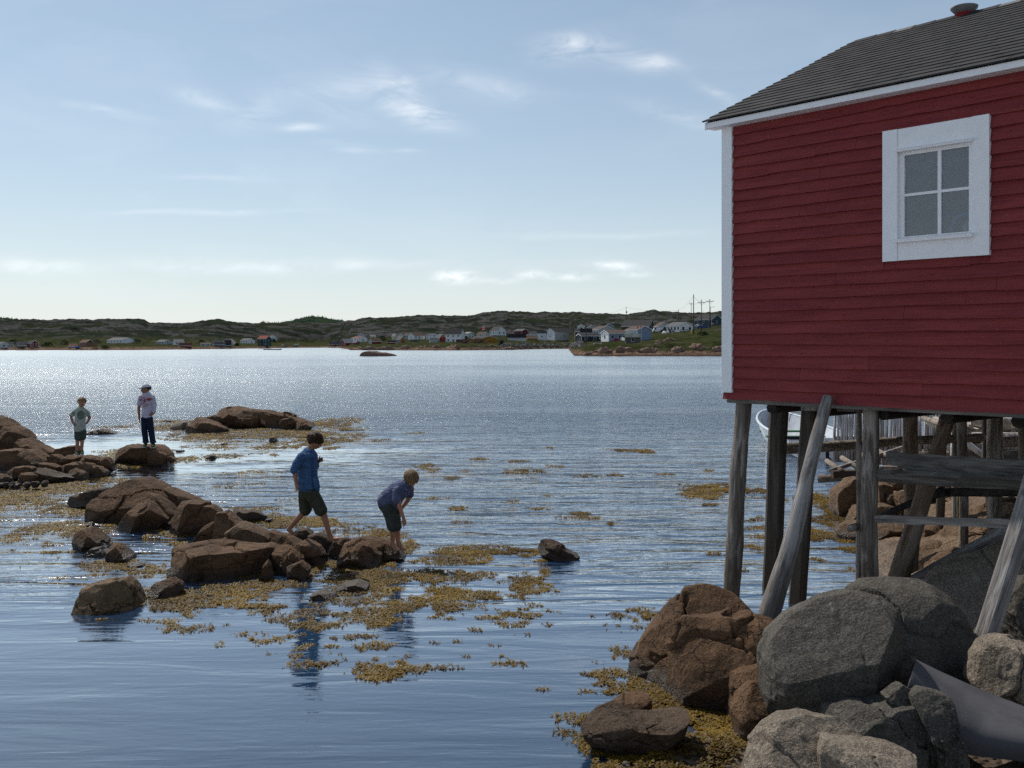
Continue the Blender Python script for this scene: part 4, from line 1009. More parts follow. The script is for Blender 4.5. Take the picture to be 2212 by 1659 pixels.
rock('boulder', 'dark boulder under the front foot of the walking boy', [(360, 165), (400, 115), (470, 88), (520, 100), (540, 150), (480, 185)], 14.2, .32, seed=104, zoom=ZW, n=20, cells=2)
rock('boulder', 'humped boulder between the two barefoot boys', [(428, 230), (470, 140), (550, 103), (640, 130), (725, 205), (725, 270), (600, 285), (490, 265)], 13.6, .45, seed=105, zoom=ZW, n=34, cells=4, rough=.014)
rock('boulder', 'long low boulder under the feet of the bending boy', [(520, 110), (570, 88), (640, 84), (730, 105), (840, 158), (918, 205), (860, 225), (740, 225), (600, 200)], 14.1, .42, seed=106, zoom=ZW, n=32, cells=4, rough=.014)
rock('boulder', 'left lobe of the lone rock cluster in the dark reflections', [(222, 570), (240, 490), (300, 463), (400, 475), (425, 520), (400, 600), (240, 620)], 11.9, .32, seed=107, zoom=ZW, n=26, cells=2, rough=.012)
rock('boulder', 'rear lobe of the lone rock cluster', [(360, 465), (420, 420), (560, 393), (630, 418), (650, 490), (600, 520), (480, 510)], 12.3, .38, seed=108, zoom=ZW, n=26, cells=3, rough=.012)
rock('boulder', 'front right lobe of the lone rock cluster', [(425, 600), (450, 520), (560, 503), (650, 530), (675, 560), (620, 610), (500, 625)], 11.75, .3, seed=109, zoom=ZW, n=26, cells=2, rough=.012)
rock('boulder', 'lone striped rock standing off in open water', [(1745, 165), (1780, 125), (1880, 113), (1950, 140), (2070, 212), (2000, 245), (1900, 240), (1800, 195)], 14.2, .24, mat='wet_rock', seed=110, zoom=ZW, n=26, cells=8, ang=.09, e=3.2)
# --- big boulders at the lower right
rock('boulder', 'tall brown boulder with deep cracks in the lower centre', [(372, 760), (400, 650), (440, 560), (500, 470), (570, 380), (640, 330), (740, 308), (850, 348), (925, 420), (900, 600), (750, 760), (600, 820), (430, 800)], 8.75, .62, seed=121, zoom=ZF, n=54, cells=6, cuts=7, ang=.05, rough=.014, e=2.4)
rock('boulder', 'broad brown boulder in front of the deep cracked one', [(495, 840), (560, 740), (565, 620), (590, 510), (650, 465), (760, 465), (900, 425), (960, 403), (1060, 430), (1095, 475), (1060, 640), (990, 720), (850, 840), (700, 880), (560, 880)], 8.15, .55, seed=122, zoom=ZF, n=58, cells=6, cuts=8, ang=.05, rough=.014, e=2.5)
rock('stone', 'narrow brown block wedged behind the square one', [(830, 880), (848, 800), (860, 710), (990, 658), (1050, 700), (1010, 800), (900, 880)], 7.9, .3, seed=123, zoom=ZF, n=26, cells=2)
rock('stone', 'square brown block beside the great grey boulder', [(845, 870), (880, 790), (950, 735), (1020, 740), (1060, 950), (910, 1000), (870, 950)], 7.6, .3, seed=124, zoom=ZF, n=28, cells=2, cuts=5)
rock('boulder', 'great smooth grey boulder with a lichen spot', [(1040, 945), (1000, 760), (990, 620), (1030, 520), (1130, 430), (1280, 350), (1400, 320), (1500, 338), (1565, 410), (1620, 500), (1635, 650), (1600, 790), (1500, 850), (1430, 880), (1300, 940), (1200, 950)], 7.25, .55, mat='gray_rock', seed=125, zoom=ZF, n=64, cells=3, cuts=1, ang=.02, rough=.013, e=2.6, groove=.012, planes=((-.12, -.95, -.10, .72), (-.30, -.62, .72, .70), (.75, -.62, -.1, .74)))
rock('boulder', 'great rounded grey boulder behind, with rust-black drips', [(1330, 420), (1400, 318), (1480, 270), (1600, 260), (1740, 268), (1830, 320), (1900, 400), (1945, 520), (1960, 700), (1965, 800), (1850, 850), (1700, 860), (1450, 830)], 8.3, .62, mat='gray_rock', seed=126, zoom=ZF, n=64, cells=6, cuts=0, ang=.028, rough=.014, e=2.3, groove=.02, planes=((.45, -.85, .2, .80), (.1, -.95, -.2, .82)))
rock('boulder', 'dark grey boulder at the bottom under the great one', [(1285, 930), (1310, 870), (1400, 850), (1500, 830), (1600, 800), (1650, 790), (1720, 880), (1760, 1000), (1830, 1180), (1600, 1260), (1350, 1180)], 6.75, .42, mat='gray_rock', seed=127, zoom=ZF, n=50, cells=4, cuts=7, ang=.04)
rock('stone', 'split grey stone perched between boulder and metal sheet', [(1560, 800), (1610, 765), (1645, 748), (1700, 785), (1715, 860), (1640, 850)], 6.9, .16, mat='gray_rock', seed=128, zoom=ZF, n=22, cells=2)
rock('boulder', 'grey angular boulder leaning on the metal sheet', [(1695, 810), (1750, 773), (1850, 800), (1862, 900), (1910, 1000), (1960, 1180), (1820, 1230), (1740, 960)], 6.65, .3, mat='gray_rock', seed=129, zoom=ZF, n=40, cells=4, cuts=6)
rock('boulder', 'pale rounded boulder at the bottom edge', [(900, 1200), (950, 1050), (1020, 960), (1100, 920), (1200, 905), (1340, 930), (1430, 990), (1480, 1060), (1500, 1200), (1300, 1330), (1000, 1330)], 6.1, .45, mat='pale_rock', seed=130, zoom=ZF, n=50, cells=3, cuts=2, ang=.03, e=2.3, groove=.02)
rock('slab', 'flat pale slab at the bottom right of the rounded boulder', [(1270, 1090), (1290, 1010), (1400, 1030), (1600, 1050), (1700, 1080), (1790, 1150), (1750, 1260), (1300, 1260)], 5.85, .35, mat='pale_rock', seed=131, zoom=ZF, n=44, cells=5, cuts=6, e=3)
rock('boulder', 'squarish tan-grey boulder right of the metal sheet', [(1995, 740), (2020, 620), (2060, 560), (2150, 548), (2250, 575), (2330, 700), (2300, 930), (2150, 900), (2040, 830)], 7.6, .4, mat='pale_rock', seed=132, zoom=ZF, n=46, cells=4, cuts=6)
rock('boulder', 'broad grey rock slope under the fallen timber', [(1690, 420), (1800, 300), (1880, 230), (2000, 165), (2100, 125), (2280, 100), (2400, 400), (2300, 640), (2000, 660), (1850, 640)], 9.6, .8, mat='pale_rock', seed=133, zoom=ZF, n=56, cells=6, cuts=3, ang=.05, groove=.03, rough=.012)
rock('boulder', 'rough grey boulder at the right photo edge', [(2140, 400), (2165, 310), (2220, 262), (2330, 260), (2380, 400), (2320, 560), (2220, 520), (2150, 440)], 8.6, .4, mat='gray_rock', seed=134, zoom=ZF, n=40, cells=3)
rock('boulder', 'dark grey rock in the gap behind the leaning timber', [(2020, 560), (2060, 480), (2150, 440), (2330, 500), (2350, 640), (2100, 660)], 8.9, .4, mat='gray_rock', seed=135, zoom=ZF, n=28, cells=4)
rock('slab', 'wet brown slab with a water filled hollow at the bottom', [(143, 960), (200, 875), (290, 840), (350, 880), (400, 900), (520, 905), (650, 888), (620, 960), (500, 1015), (350, 1020), (200, 1010)], 7.3, .30, mat='wet_rock', seed=136, zoom=ZF, n=40, cells=4, cuts=5, e=2.6, skirt=.15)
rock('slab', 'flat brown stone behind the hollowed slab', [(290, 850), (340, 815), (400, 798), (470, 800), (470, 885), (350, 890)], 7.9, .22, seed=137, zoom=ZF, n=24, cells=3, skirt=.15)
# pool in the hollow of the slab
# --- rocks under the shed, seen between the posts
rock('boulder', 'upright brown boulder by the water behind the bare grey post', [(108, 400), (120, 330), (240, 230), (290, 175), (370, 165), (430, 400), (380, 520), (250, 610), (150, 600), (112, 520)], 17.6, .6, mat='tan_rock', seed=141, zoom=ZH, n=30, cells=4)
rock('boulder', 'tan boulder behind the post, next right of the upright one', [(560, 240), (620, 225), (680, 240), (700, 330), (690, 480), (560, 480)], 17.0, .4, mat='tan_rock', seed=142, zoom=ZH, n=22, cells=3)
rock('stone', 'small tan stone between posts above the weed', [(680, 400), (720, 350), (780, 360), (790, 460), (700, 480)], 16.9, .25, mat='tan_rock', seed=143, zoom=ZH, n=14, cells=2)
rock('boulder', 'tan boulder beside the brown post in the gap', [(780, 400), (830, 340), (890, 330), (960, 400), (950, 520), (810, 520)], 16.6, .35, mat='tan_rock', seed=144, zoom=ZH, n=20, cells=2)
rock('boulder', 'mottled low boulder above the pale water-side slab', [(240, 640), (360, 500), (600, 460), (720, 465), (810, 515), (760, 600), (560, 680), (280, 700)], 16.3, .5, mat='tan_rock', seed=145, zoom=ZH, n=28, cells=4)
rock('slab', 'pale slab running down into the water behind the posts', [(125, 760), (250, 685), (580, 655), (880, 655), (1000, 720), (880, 820), (700, 860), (580, 880), (300, 840), (150, 800)], 15.3, .7, mat='tan_rock', seed=146, zoom=ZH, n=34, cells=3, cuts=4, ang=.03, e=2.2)
rock('slab', 'smooth tan ledge right of the leaning brown log', [(1000, 900), (1050, 720), (1250, 680), (1450, 690), (1420, 780), (1200, 890), (1060, 940)], 14.4, .5, mat='tan_rock', seed=147, zoom=ZH, n=30, cells=4)
rock('slab', 'lower lens-shaped tan ledge between the posts', [(1060, 1020), (1080, 945), (1250, 875), (1355, 900), (1200, 1000), (1090, 1040)], 13.6, .35, mat='tan_rock', seed=148, zoom=ZH, n=24, cells=2)
rock('slab', 'big layered tan outcrop rising to the right under the shed', [(1340, 910), (1450, 800), (1600, 720), (1850, 600), (1950, 560), (2100, 460), (2350, 440), (2350, 860), (1900, 960), (1500, 1000)], 13.2, .9, mat='tan_rock', seed=149, zoom=ZH, n=44, cells=8, ang=.06)
rock('stone', 'knuckled tan stone low between the leaning log and timber', [(1060, 1110), (1100, 1020), (1250, 1000), (1310, 1080), (1200, 1140), (1080, 1160)], 12.9, .3, mat='tan_rock', seed=150, zoom=ZH, n=22, cells=5, ang=.1)
rock('slab', 'tan sloping ledge just above the fallen timber', [(1060, 1240), (1100, 1140), (1350, 1020), (1560, 960), (1500, 1080), (1200, 1230)], 12.2, .4, mat='tan_rock', seed=151, zoom=ZH, n=26, cells=4)
# ------------------------------------------------------------------ floating rockweed
def make_weed():
    m, T = newmat('rockweed'); P = world(T)
    n = T.noise(P, 1.1, 4, .6); f = T.noise(P, 38, 3, .6)
    col = T.mix(T.maprange(n, .35, .65), (.13, .078, .010, 1), (.38, .245, .024, 1))
    col = T.mix(T.maprange(f, .35, .7), T.mix(.75, col, (.035, .020, .008, 1)), col)
    b = princ(T, Base_Color=col, Roughness=.6, Specular_IOR_Level=.25)
    tl = T.n('ShaderNodeBsdfTranslucent', ins={'Color': T.mix(1.0, col, (1.5, 1.4, .8, 1), 'MULTIPLY')}).outputs[0]
    finish(T, T.n('ShaderNodeMixShader', ins={0: .35, 1: b, 2: tl}).outputs[0])
make_weed()
WD = """560 925 190 9 .8;720 915 45 9 .7;700 945 70 12 .6;520 943 130 9 .8;560 967 95 7 .5;430 937 60 6 .6;640 952 90 7 .6;350 912 62 4 .6;330 921 60 4 .5;228 924 40 3 .4;
100 1058 120 12 .9;60 1050 70 9 .8;220 1040 75 10 .8;250 1003 60 8 .9;300 985 70 8 .7;375 993 60 6 .7;490 985 50 5 .6;260 975 45 4 .4;440 965 50 4 .4;
60 1092 80 11 .9;150 1105 70 9 .7;30 1078 50 8 .8;120 1140 70 10 .8;30 1165 45 5 .7;90 1175 50 6 .5;40 1122 50 6 .5;190 1150 40 9 .7;
300 1130 90 8 .9;400 1152 70 7 .8;240 1118 40 8 .7;430 1075 0 0 0;530 1103 70 7 .6;620 1128 80 8 .7;560 1115 40 6 .6;
240 1222 75 9 .8;330 1232 65 10 .8;350 1285 45 12 .9;440 1305 110 13 .9;480 1280 110 10 .8;590 1262 70 8 .8;560 1320 60 10 .7;400 1245 60 8 .6;310 1300 35 10 .6;
650 1228 90 11 .9;745 1222 85 10 .9;640 1130 90 8 .7;770 1150 60 9 .7;868 1185 28 14 .8;740 1135 60 6 .6;840 1160 40 7 .6;700 1250 90 8 .7;
790 1262 75 14 .85;850 1252 85 15 .8;930 1250 75 12 .85;975 1300 75 20 .85;860 1305 85 18 .8;790 1335 75 10 .7;680 1355 60 9 .7;640 1330 70 12 .7;720 1300 60 10 .6;900 1280 70 12 .8;
1030 1190 75 8 .7;1095 1193 65 6 .75;1000 1213 85 6 .7;980 1202 60 6 .6;1060 1243 50 7 .8;1130 1252 48 8 .8;1160 1268 42 14 .8;1140 1330 42 5 .8;1150 1345 30 3 .6;970 1238 40 5 .7;1100 1290 60 5 .5;1080 1345 18 3 .6;
600 1382 70 9 .9;540 1368 40 5 .7;660 1400 60 8 .8;810 1395 42 7 .9;700 1432 75 11 .9;790 1452 65 10 .9;860 1448 50 7 .8;630 1418 50 7 .8;560 1395 40 6 .7;
960 1440 36 6 .9;1100 1433 36 5 .8;1170 1490 14 3 .6;410 1358 60 7 .7;350 1340 40 4 .5;480 1390 40 5 .6;
1130 1018 42 4 .8;1200 1008 28 3 .6;1290 1028 42 4 .8;1165 1035 40 3 .5;1430 1025 22 2 .6;1520 1066 52 10 .9;1580 1058 40 6 .8;1530 1048 50 4 .7;1330 970 22 2 .6;1005 1018 14 2 .5;
1650 1060 32 4 .8;1620 1073 30 3 .5;1790 1085 45 14 .9;1820 1125 50 16 .9;1800 1155 60 10 .7;1750 1165 40 6 .6;1630 1118 40 4 .6;1640 1140 38 4 .6;1650 1160 40 3 .6;1540 1197 22 3 .8;1600 1233 14 3 .7;1250 1118 38 4 .7;1000 1128 30 2 .5;950 1075 30 2 .6;1110 1083 18 2 .5;1620 1180 30 3 .5;1110 1195 20 3 .5;
1330 1335 52 8 .85;1392 1325 34 9 .9;1350 1412 45 10 .9;1345 1462 48 14 .9;1240 1553 40 9 .8;1225 1585 30 6 .6;1380 1490 60 12 .9;1360 1355 50 6 .6;
1865 1190 36 10 .8;1935 1215 45 14 .8;1890 1165 40 8 .7;1950 1245 34 10 .6;1850 1205 40 5 .6;1700 1205 20 2 .4;
790 1025 0 0 0;560 1020 60 3 .4;820 950 20 2 .5;900 935 20 2 .3;630 1078 40 3 .4;470 1052 30 2 .5;530 1045 40 2 .4"""
def weed_geometry(patches, rng, dens=1.0, zfun=None):
    """fronds: a small forked ribbon with swollen tips each"""
    Vs = []; Fs = []; base = 0
    for (u, v, ru, rv, dn) in patches:
        ru *= 1.35; rv *= 1.5
        if ru <= 0: continue
        Y0 = yw(v); Yn = yw(v + rv); Yf = yw(max(v - rv, HY + 20)); X0 = (u - CX) / F * Y0; RX = ru / F * Y0; RY = (Yf - Yn) / 2; Yc = (Yf + Yn) / 2
        area = math.pi * RX * RY
        fs = .020 * max(1.0, Y0 / 15)                       # coarser fronds farther away
        N = int(min(16000, area * dn * .95 / (fs * fs) * dens))
        a = rng.uniform(-1, 1, N * 2); b = rng.uniform(-1, 1, N * 2); k = a * a + b * b < 1; a, b = a[k], b[k]
        x = X0 + a * RX; y = Yc + b * RY
        q = .9 * fbm(np.stack([x * 1.5, y * .8, x * 0], 1), 3, 7) + .9 * fbm(np.stack([x * 7, y * 5, x * 0], 1), 3, 8) + .75 * vnoise(np.stack([x * 24, y * 16, x * 0], 1), 4)
        keep = q > (1.2 * (a * a + b * b) - .64 + (1 - dn) * .7)
        x, y = x[keep], y[keep]; n = len(x)
        if n == 0: continue
        z = np.zeros(n) if zfun is None else zfun(x, y)
        an = rng.uniform(0, 2 * np.pi, n); L = fs * rng.uniform(.8, 2.2, n); w = fs * rng.uniform(.25, .5, n)
        ris = L * rng.uniform(.03, .55, n) * min(1, 16 / Y0); ca, sa = np.cos(an), np.sin(an)
        def pt(f, s, h): return np.stack([x + ca * L * f - sa * w * s, y + sa * L * f + ca * w * s, z + h], 1)
        V = np.concatenate([pt(0, -.6, -.003 + ris * 0), pt(0, .6, ris * 0 - .003), pt(.55, -.8, ris * .7 + .003), pt(.55, .8, ris * .7 + .003), pt(1.0, -1.5, ris + .004), pt(.95, -.1, ris * .8 + .002), pt(1.0, 1.5, ris + .004)], 0)
        i = np.arange(n)
        F1 = np.stack([i, i + n, i + 3 * n, i + 2 * n], 1); T1 = np.stack([i + 2 * n, i + 5 * n, i + 4 * n, i + 4 * n], 1); T2 = np.stack([i + 2 * n, i + 3 * n, i + 5 * n, i + 5 * n], 1); T3 = np.stack([i + 3 * n, i + 6 * n, i + 5 * n, i + 5 * n], 1)
        Vs.append(V); Fs.append(np.concatenate([F1, T1, T2, T3], 0) + base); base += len(V)
    return np.concatenate(Vs), np.concatenate(Fs)
def tri_mesh(name, V, Q, mat, **k):
    """quads whose last two indices agree are triangles"""
    quad = Q[:, 2] != Q[:, 3]
    loops = np.concatenate([Q[quad].ravel(), Q[~quad][:, :3].ravel()]); nq, nt = quad.sum(), (~quad).sum()
    me = bpy.data.meshes.new(name); me.vertices.add(len(V)); me.vertices.foreach_set('co', V.astype(np.float32).ravel())
    me.loops.add(len(loops)); me.loops.foreach_set('vertex_index', loops.astype(np.int32))
    starts = np.concatenate([np.arange(nq) * 4, nq * 4 + np.arange(nt) * 3]).astype(np.int32)
    me.polygons.add(nq + nt); me.polygons.foreach_set('loop_start', starts)
    me.update(calc_edges=True); me.validate()
    me.materials.append(mat); o = bpy.data.objects.new(name, me); COL.objects.link(o); return tag(o, **k)
rng = np.random.RandomState(4)
patches = [tuple(float(t) for t in s.split()) for s in WD.replace('\n', '').split(';') if s.strip()]
for (n_, u0, u1, v0, v1) in ((70, 380, 1200, 1235, 1420), (40, 900, 1220, 1185, 1350), (26, 600, 900, 1400, 1470), (30, 0, 420, 1070, 1250), (24, 300, 780, 915, 1000), (16, 900, 1560, 960, 1140), (14, 1250, 1420, 1320, 1500), (16, 1600, 1860, 1060, 1240), (12, 150, 420, 1270, 1350)):
    for _ in range(n_): patches.append((rng.uniform(u0, u1), rng.uniform(v0, v1), rng.uniform(7, 26), rng.uniform(1.2, 4.0), .85))
V, Q = weed_geometry(patches, rng)
tri_mesh('floating_seaweed', V, Q, MATS['rockweed'], kind='stuff', label='golden brown rockweed floating in ragged mats on the water', cat='seaweed')
# thick weed lying on the beach between the boulders
bp = [(1400, 1590, 110, 30, 1.0), (1450, 1545, 80, 22, 1.0), (1500, 1610, 110, 35, 1.0), (1360, 1620, 80, 22, .9), (1440, 1660, 120, 30, 1.0), (1550, 1570, 60, 25, .9), (1290, 1600, 50, 10, .8), (1430, 1510, 50, 12, .9), (1880, 1075, 40, 14, .9), (1920, 1060, 40, 8, .8), (1960, 1135, 60, 14, .3)]
V, Q = weed_geometry([p for p in bp if p[1] > 1400], rng, 1.2, lambda x, y: np.maximum(ground_z(x, y), 0) + .012)
tri_mesh('beach_seaweed', V, Q, MATS['rockweed'], kind='stuff', label='thick wet rockweed heaped on the beach between the brown boulders', cat='seaweed')
for (u, v, w, h, i, l) in ROCKQ:
    rock('stone', 'tan stone ' + l, [(u - w / 2, v + h / 2), (u - w * .35, v - h * .3), (u, v - h / 2), (u + w * .3, v - h * .35), (u + w / 2, v + h / 2), (u, v + h * .7)], 18.4 - (v - 1020) * .02, .35, mat='tan_rock', seed=160 + i, n=14, cells=3)
# loose pebbles and cobbles on the beach at the bottom
r = random.Random(21); mb = MB()
for i in range(900):
    u = r.uniform(1290, 2240); v = r.uniform(1500, 1720) if u < 1640 else r.uniform(1590, 1800)
    Y = yw(v, .1); x = (u - CX) / F * Y; z = float(ground_z(np.array([x]), np.array([Y]))[0])
    if z < -.03: continue
    s = r.uniform(.006, .020) * (2.0 if r.random() < .08 else 1)
    mb.ell((x, Y, z + s * .2), (s * r.uniform(.8, 1.5), s, s * .6), 6, 4, Matrix.Rotation(r.uniform(0, 3), 3, 'Z'))
mb.build('pebbles', simple('pebble_stone', (.085, .07, .058), .8, .6, 14, world_co=True), smooth=True, kind='stuff', label='loose pebbles and shells scattered on the beach', cat='pebbles')
# ------------------------------------------------------------------ far shore: terrain
_U = [-900, -200, 300, 560, 640, 700, 735, 760, 900, 1000, 1100, 1180, 1228, 1240, 1262, 1290, 1400, 1480, 1560, 1700, 2600]
_VS = [756.5, 756.5, 756, 752.6, 751.2, 750.8, 751.2, 756.2, 756.6, 756.6, 755.6, 753.6, 753.2, 768.3, 769, 769, 769, 769, 769, 769, 770]
_BK = [753, 753, 753, 749.5, 748.5, 748.5, 748.5, 752, 748.5, 748, 748, 748, 748, 765, 757, 751.5, 748, 747.5, 744, 744, 744]
_VI = [748, 748, 748.5, 746, 745.5, 745, 744, 742, 741, 740, 738.5, 738, 738, 740, 739, 738, 728, 718, 708, 706, 706]
_FT = [743, 743, 743, 741, 741, 740, 738, 733, 729, 727, 723, 721, 720, 719, 717, 716, 713, 706, 701, 700, 700]
SK = [(-900, 690), (-500, 684), (-200, 688), (0, 691), (60, 691), (110, 692), (150, 690), (200, 693), (230, 690), (280, 690), (312, 692), (322, 698), (400, 700), (430, 696), (450, 694), (462, 692), (470, 690.5), (478, 692), (490, 695), (530, 699), (560, 700), (640, 699), (700, 698), (740, 697), (765, 694), (790, 688), (800, 686), (812, 688), (850, 687), (900, 682), (950, 683.5), (1010, 684.5), (1050, 676), (1090, 673.5), (1110, 675), (1125, 675), (1160, 678), (1190, 675), (1205, 674.5), (1212, 677), (1240, 676), (1300, 679.5), (1350, 680.5), (1380, 678), (1400, 674), (1415, 672), (1430, 675), (1470, 678), (1510, 679), (1540, 677), (1565, 673), (1600, 672), (1700, 676), (2000, 670), (2600, 680)]
def far_z(u, Y):
    """height at screen-bearing u (array) and distance Y; bearing = straight line from the harbour mouth"""
    u = np.asarray(u, float); Y = np.asarray(Y, float)
    vs = np.interp(u, _U, _VS); s = CAMH * F / (vs - HY)
    bk = np.interp(u, _U, _BK); vi = np.interp(u, _U, _VI); ft = np.interp(u, _U, _FT); sk = np.interp(u, [a for a, b in SK], [b for a, b in SK])
    near = s < 420
    d1 = np.where(near, 14, 16); d2 = np.where(near, 120, 190); d3 = np.where(near, 330, 420); DS = 1500.0
    z0 = -1.5 * np.ones_like(u)
    def zz(v, d): return CAMH + (HY - v) / F * d
    k = [(s - 30, z0), (s, 0 * s), (s + d1, zz(bk, s + d1)), (s + d2, zz(vi, s + d2)), (s + d3, zz(ft, s + d3)), (np.full_like(s, DS), zz(sk, DS)), (np.full_like(s, 2300.), zz(sk, DS) * .6)]
    z = np.where(Y < s - 30, -3.0, 0.0)
    for (a, za), (b, zb) in zip(k[:-1], k[1:]):
        t = np.clip((Y - a) / np.maximum(b - a, 1e-3), 0, 1)
        if zb is k[5][1]: t = np.sin(t * np.pi / 2) ** .9
        lin = za + (zb - za) * t
        if zb is k[5][1]: lin = CAMH + (HY - (ft + (sk - ft) * t)) / F * Y
        z = np.where((Y >= a), lin, z)
    z = np.where(Y > 2300, zz(sk, DS) * .6 * np.clip(1 - (Y - 2300) / 1500, 0, 1), z)
    x = (u - CX) / F * Y
    P = np.stack([x / 60, Y / 60, x * 0], 1)
    amp = np.clip((Y - s - d2) / 500, 0, 1)
    n = fbm(P * 1.5, 5, 21, .6, ridged=True) * 4.2 * amp * np.clip(1.25 - Y / 1900, .45, 1)
    nr = fbm(np.stack([x / 9, Y / 9, x * 0], 1), 4, 33, .5, ridged=True)
    shore = np.exp(-((Y - s - 8) / 14) ** 2) * np.where(Y > s, 1, .2)
    return z + n - (np.clip(amp, 0, 1)) * 1.6 + nr * (.75 * shore * np.clip((Y - s) / 3, 0, 1) + .25 * amp) + .10 * nr * (Y > s + 3)
us = np.concatenate([np.arange(-900, -60, 12.0), np.arange(-60, 1225, 3.0), np.arange(1225, 1640, 1.5), np.arange(1640, 2700, 14.0)])
base_t = np.concatenate([np.linspace(-34, 0, 4), np.linspace(1, 26, 16), np.linspace(30, 200, 34), np.linspace(208, 480, 34)])
Ug = []; Yg = []; S_u = CAMH * F / (np.interp(us, _U, _VS) - HY)
rows = []
for t in base_t: rows.append(S_u + t)
last = rows[-1]
for f in np.linspace(.02, 1, 46): rows.append(last + (1500 - last) * f)
for yv_ in (1550, 1650, 1800, 2000, 2300, 2700, 3300, 3900): rows.append(np.full_like(us, yv_))
YY = np.array(rows); UU = np.tile(us, (len(rows), 1)); ZZ = far_z(UU.ravel(), YY.ravel()).reshape(YY.shape)
V = np.stack([((UU - CX) / F * YY).ravel(), YY.ravel(), ZZ.ravel()], 1)
ny, nx = YY.shape; I = np.arange(nx * ny).reshape(ny, nx)
Fc = np.stack([I[:-1, :-1].ravel(), I[:-1, 1:].ravel(), I[1:, 1:].ravel(), I[1:, :-1].ravel()], 1)
m, T = newmat('shore_land'); P = world(T); x, y, z = T.xyz(P)
nz = T.n('ShaderNodeNewGeometry').outputs['Normal']; up = T.xyz(nz)[2]
Pf = T.n('ShaderNodeVectorMath', operation='MULTIPLY', ins={0: P, 1: (.020, .030, .11)}).outputs[0]
patch = T.noise(Pf, 1.0, 9, .66, .5)
Pg = T.n('ShaderNodeVectorMath', operation='MULTIPLY', ins={0: P, 1: (.007, .010, .05)}).outputs[0]
patch2 = T.noise(Pg, 1.0, 7, .6, .4)
grassn = T.noise(P, .35, 6, .65)
grass = T.mix(T.maprange(grassn, .35, .65), (.018, .023, .011, 1), (.048, .054, .022, 1))
scrub = T.mix(T.maprange(patch, .35, .6), (.012, .016, .014, 1), (.026, .032, .024, 1))  # grass and scrub greyed, scrub lightened: distance haze put into the colour
veg = T.mix(T.maprange(patch2, .46, .58), scrub, T.mix(.45, scrub, grass))
rockc = T.mix(T.maprange(T.noise(P, .5, 6, .7), .35, .7), (.018, .018, .021, 1), (.125, .118, .118, 1))
rm = T.m('MULTIPLY', T.maprange(T.m('ADD', patch, T.m('MULTIPLY', T.m('SUBTRACT', T.noise(P, .10, 6, .7), .5), .35)), .50, .55), .9)
hill = T.mix(rm, veg, rockc)
low = T.maprange(T.m('ADD', z, T.m('MULTIPLY', T.m('SUBTRACT', grassn, .5), 2.5)), .95, 1.6)          # shore rock up to the grass line
shorec = T.mix(T.maprange(T.noise(P, .8, 7, .7, .5), .35, .65), (.060, .036, .026, 1), (.26, .17, .125, 1))
shorec = T.mix(T.maprange(z, .5, .2), shorec, (.06, .042, .028, 1))
hillm = T.maprange(T.m('ADD', z, T.m('MULTIPLY', patch2, 10)), 12, 18)
veg2 = T.mix(T.maprange(T.noise(P, .12, 5, .6), .52, .64), grass, T.mix(.5, grass, (.10, .085, .06, 1)))
veg = T.mix(0.0, veg, veg); c = T.mix(low, shorec, veg2); c = T.mix(hillm, c, hill)
finish(T, princ(T, Base_Color=c, Roughness=1.0, Specular_IOR_Level=0.0, Normal=T.bump(T.m('ADD', T.noise(P, .5, 8, .7), T.m('MULTIPLY', grassn, .5)), 1, .9)))
mesh_obj('hills', V, Fc, m, smooth=True, kind='structure')
# the wooded hill further off and its neighbours
def back_hill(name, prof, Yd, seed):
    uu = np.arange(prof[0][0], prof[-1][0] + .1, 2.0); vv = np.interp(uu, [a for a, b in prof], [b for a, b in prof])
    rws = []; V = []
    for dy, f in ((-420, 0), (-300, .45), (-160, .8), (-60, .96), (0, 1), (80, .95), (300, .5), (500, 0)):
        Yr = Yd + dy; zt = CAMH + (HY - vv) / F * Yd
        X = (uu - CX) / F * Yr; Zr = zt * f + 1.6 * fbm(np.stack([uu / 9, uu * 0 + dy, uu * 0], 1), 3, seed) * (f > .3)
        V.append(np.stack([X, X * 0 + Yr, Zr], 1))
    n = len(uu); I = np.arange(n * 8).reshape(8, n)
    Fc = np.stack([I[:-1, :-1].ravel(), I[:-1, 1:].ravel(), I[1:, 1:].ravel(), I[1:, :-1].ravel()], 1)
    return mesh_obj(name, np.concatenate(V), Fc, wood_m, smooth=True, kind='structure')
wood_m, T = newmat('woodland'); P = world(T)
nn = T.noise(P, .03, 8, .7)
finish(T, princ(T, Base_Color=T.mix(T.maprange(nn, .4, .6), (.012, .024, .016, 1), (.035, .055, .03, 1)), Roughness=1.0, Specular_IOR_Level=0.0, Normal=T.bump(T.noise(P, .15, 6, .7), 1, 3)))
HP = [(500, 712), (560, 697), (570, 695.5), (590, 698), (608, 697), (625, 693), (645, 689), (665, 685), (675, 683), (690, 684), (705, 687), (720, 690), (740, 693), (760, 695), (800, 700), (840, 715)]
back_hill('hills', HP, 2100, 5)
back_hill('hills', [(-400, 690), (-200, 682), (-60, 684), (0, 686), (15, 687), (50, 691), (70, 694), (110, 705)], 2100, 9)
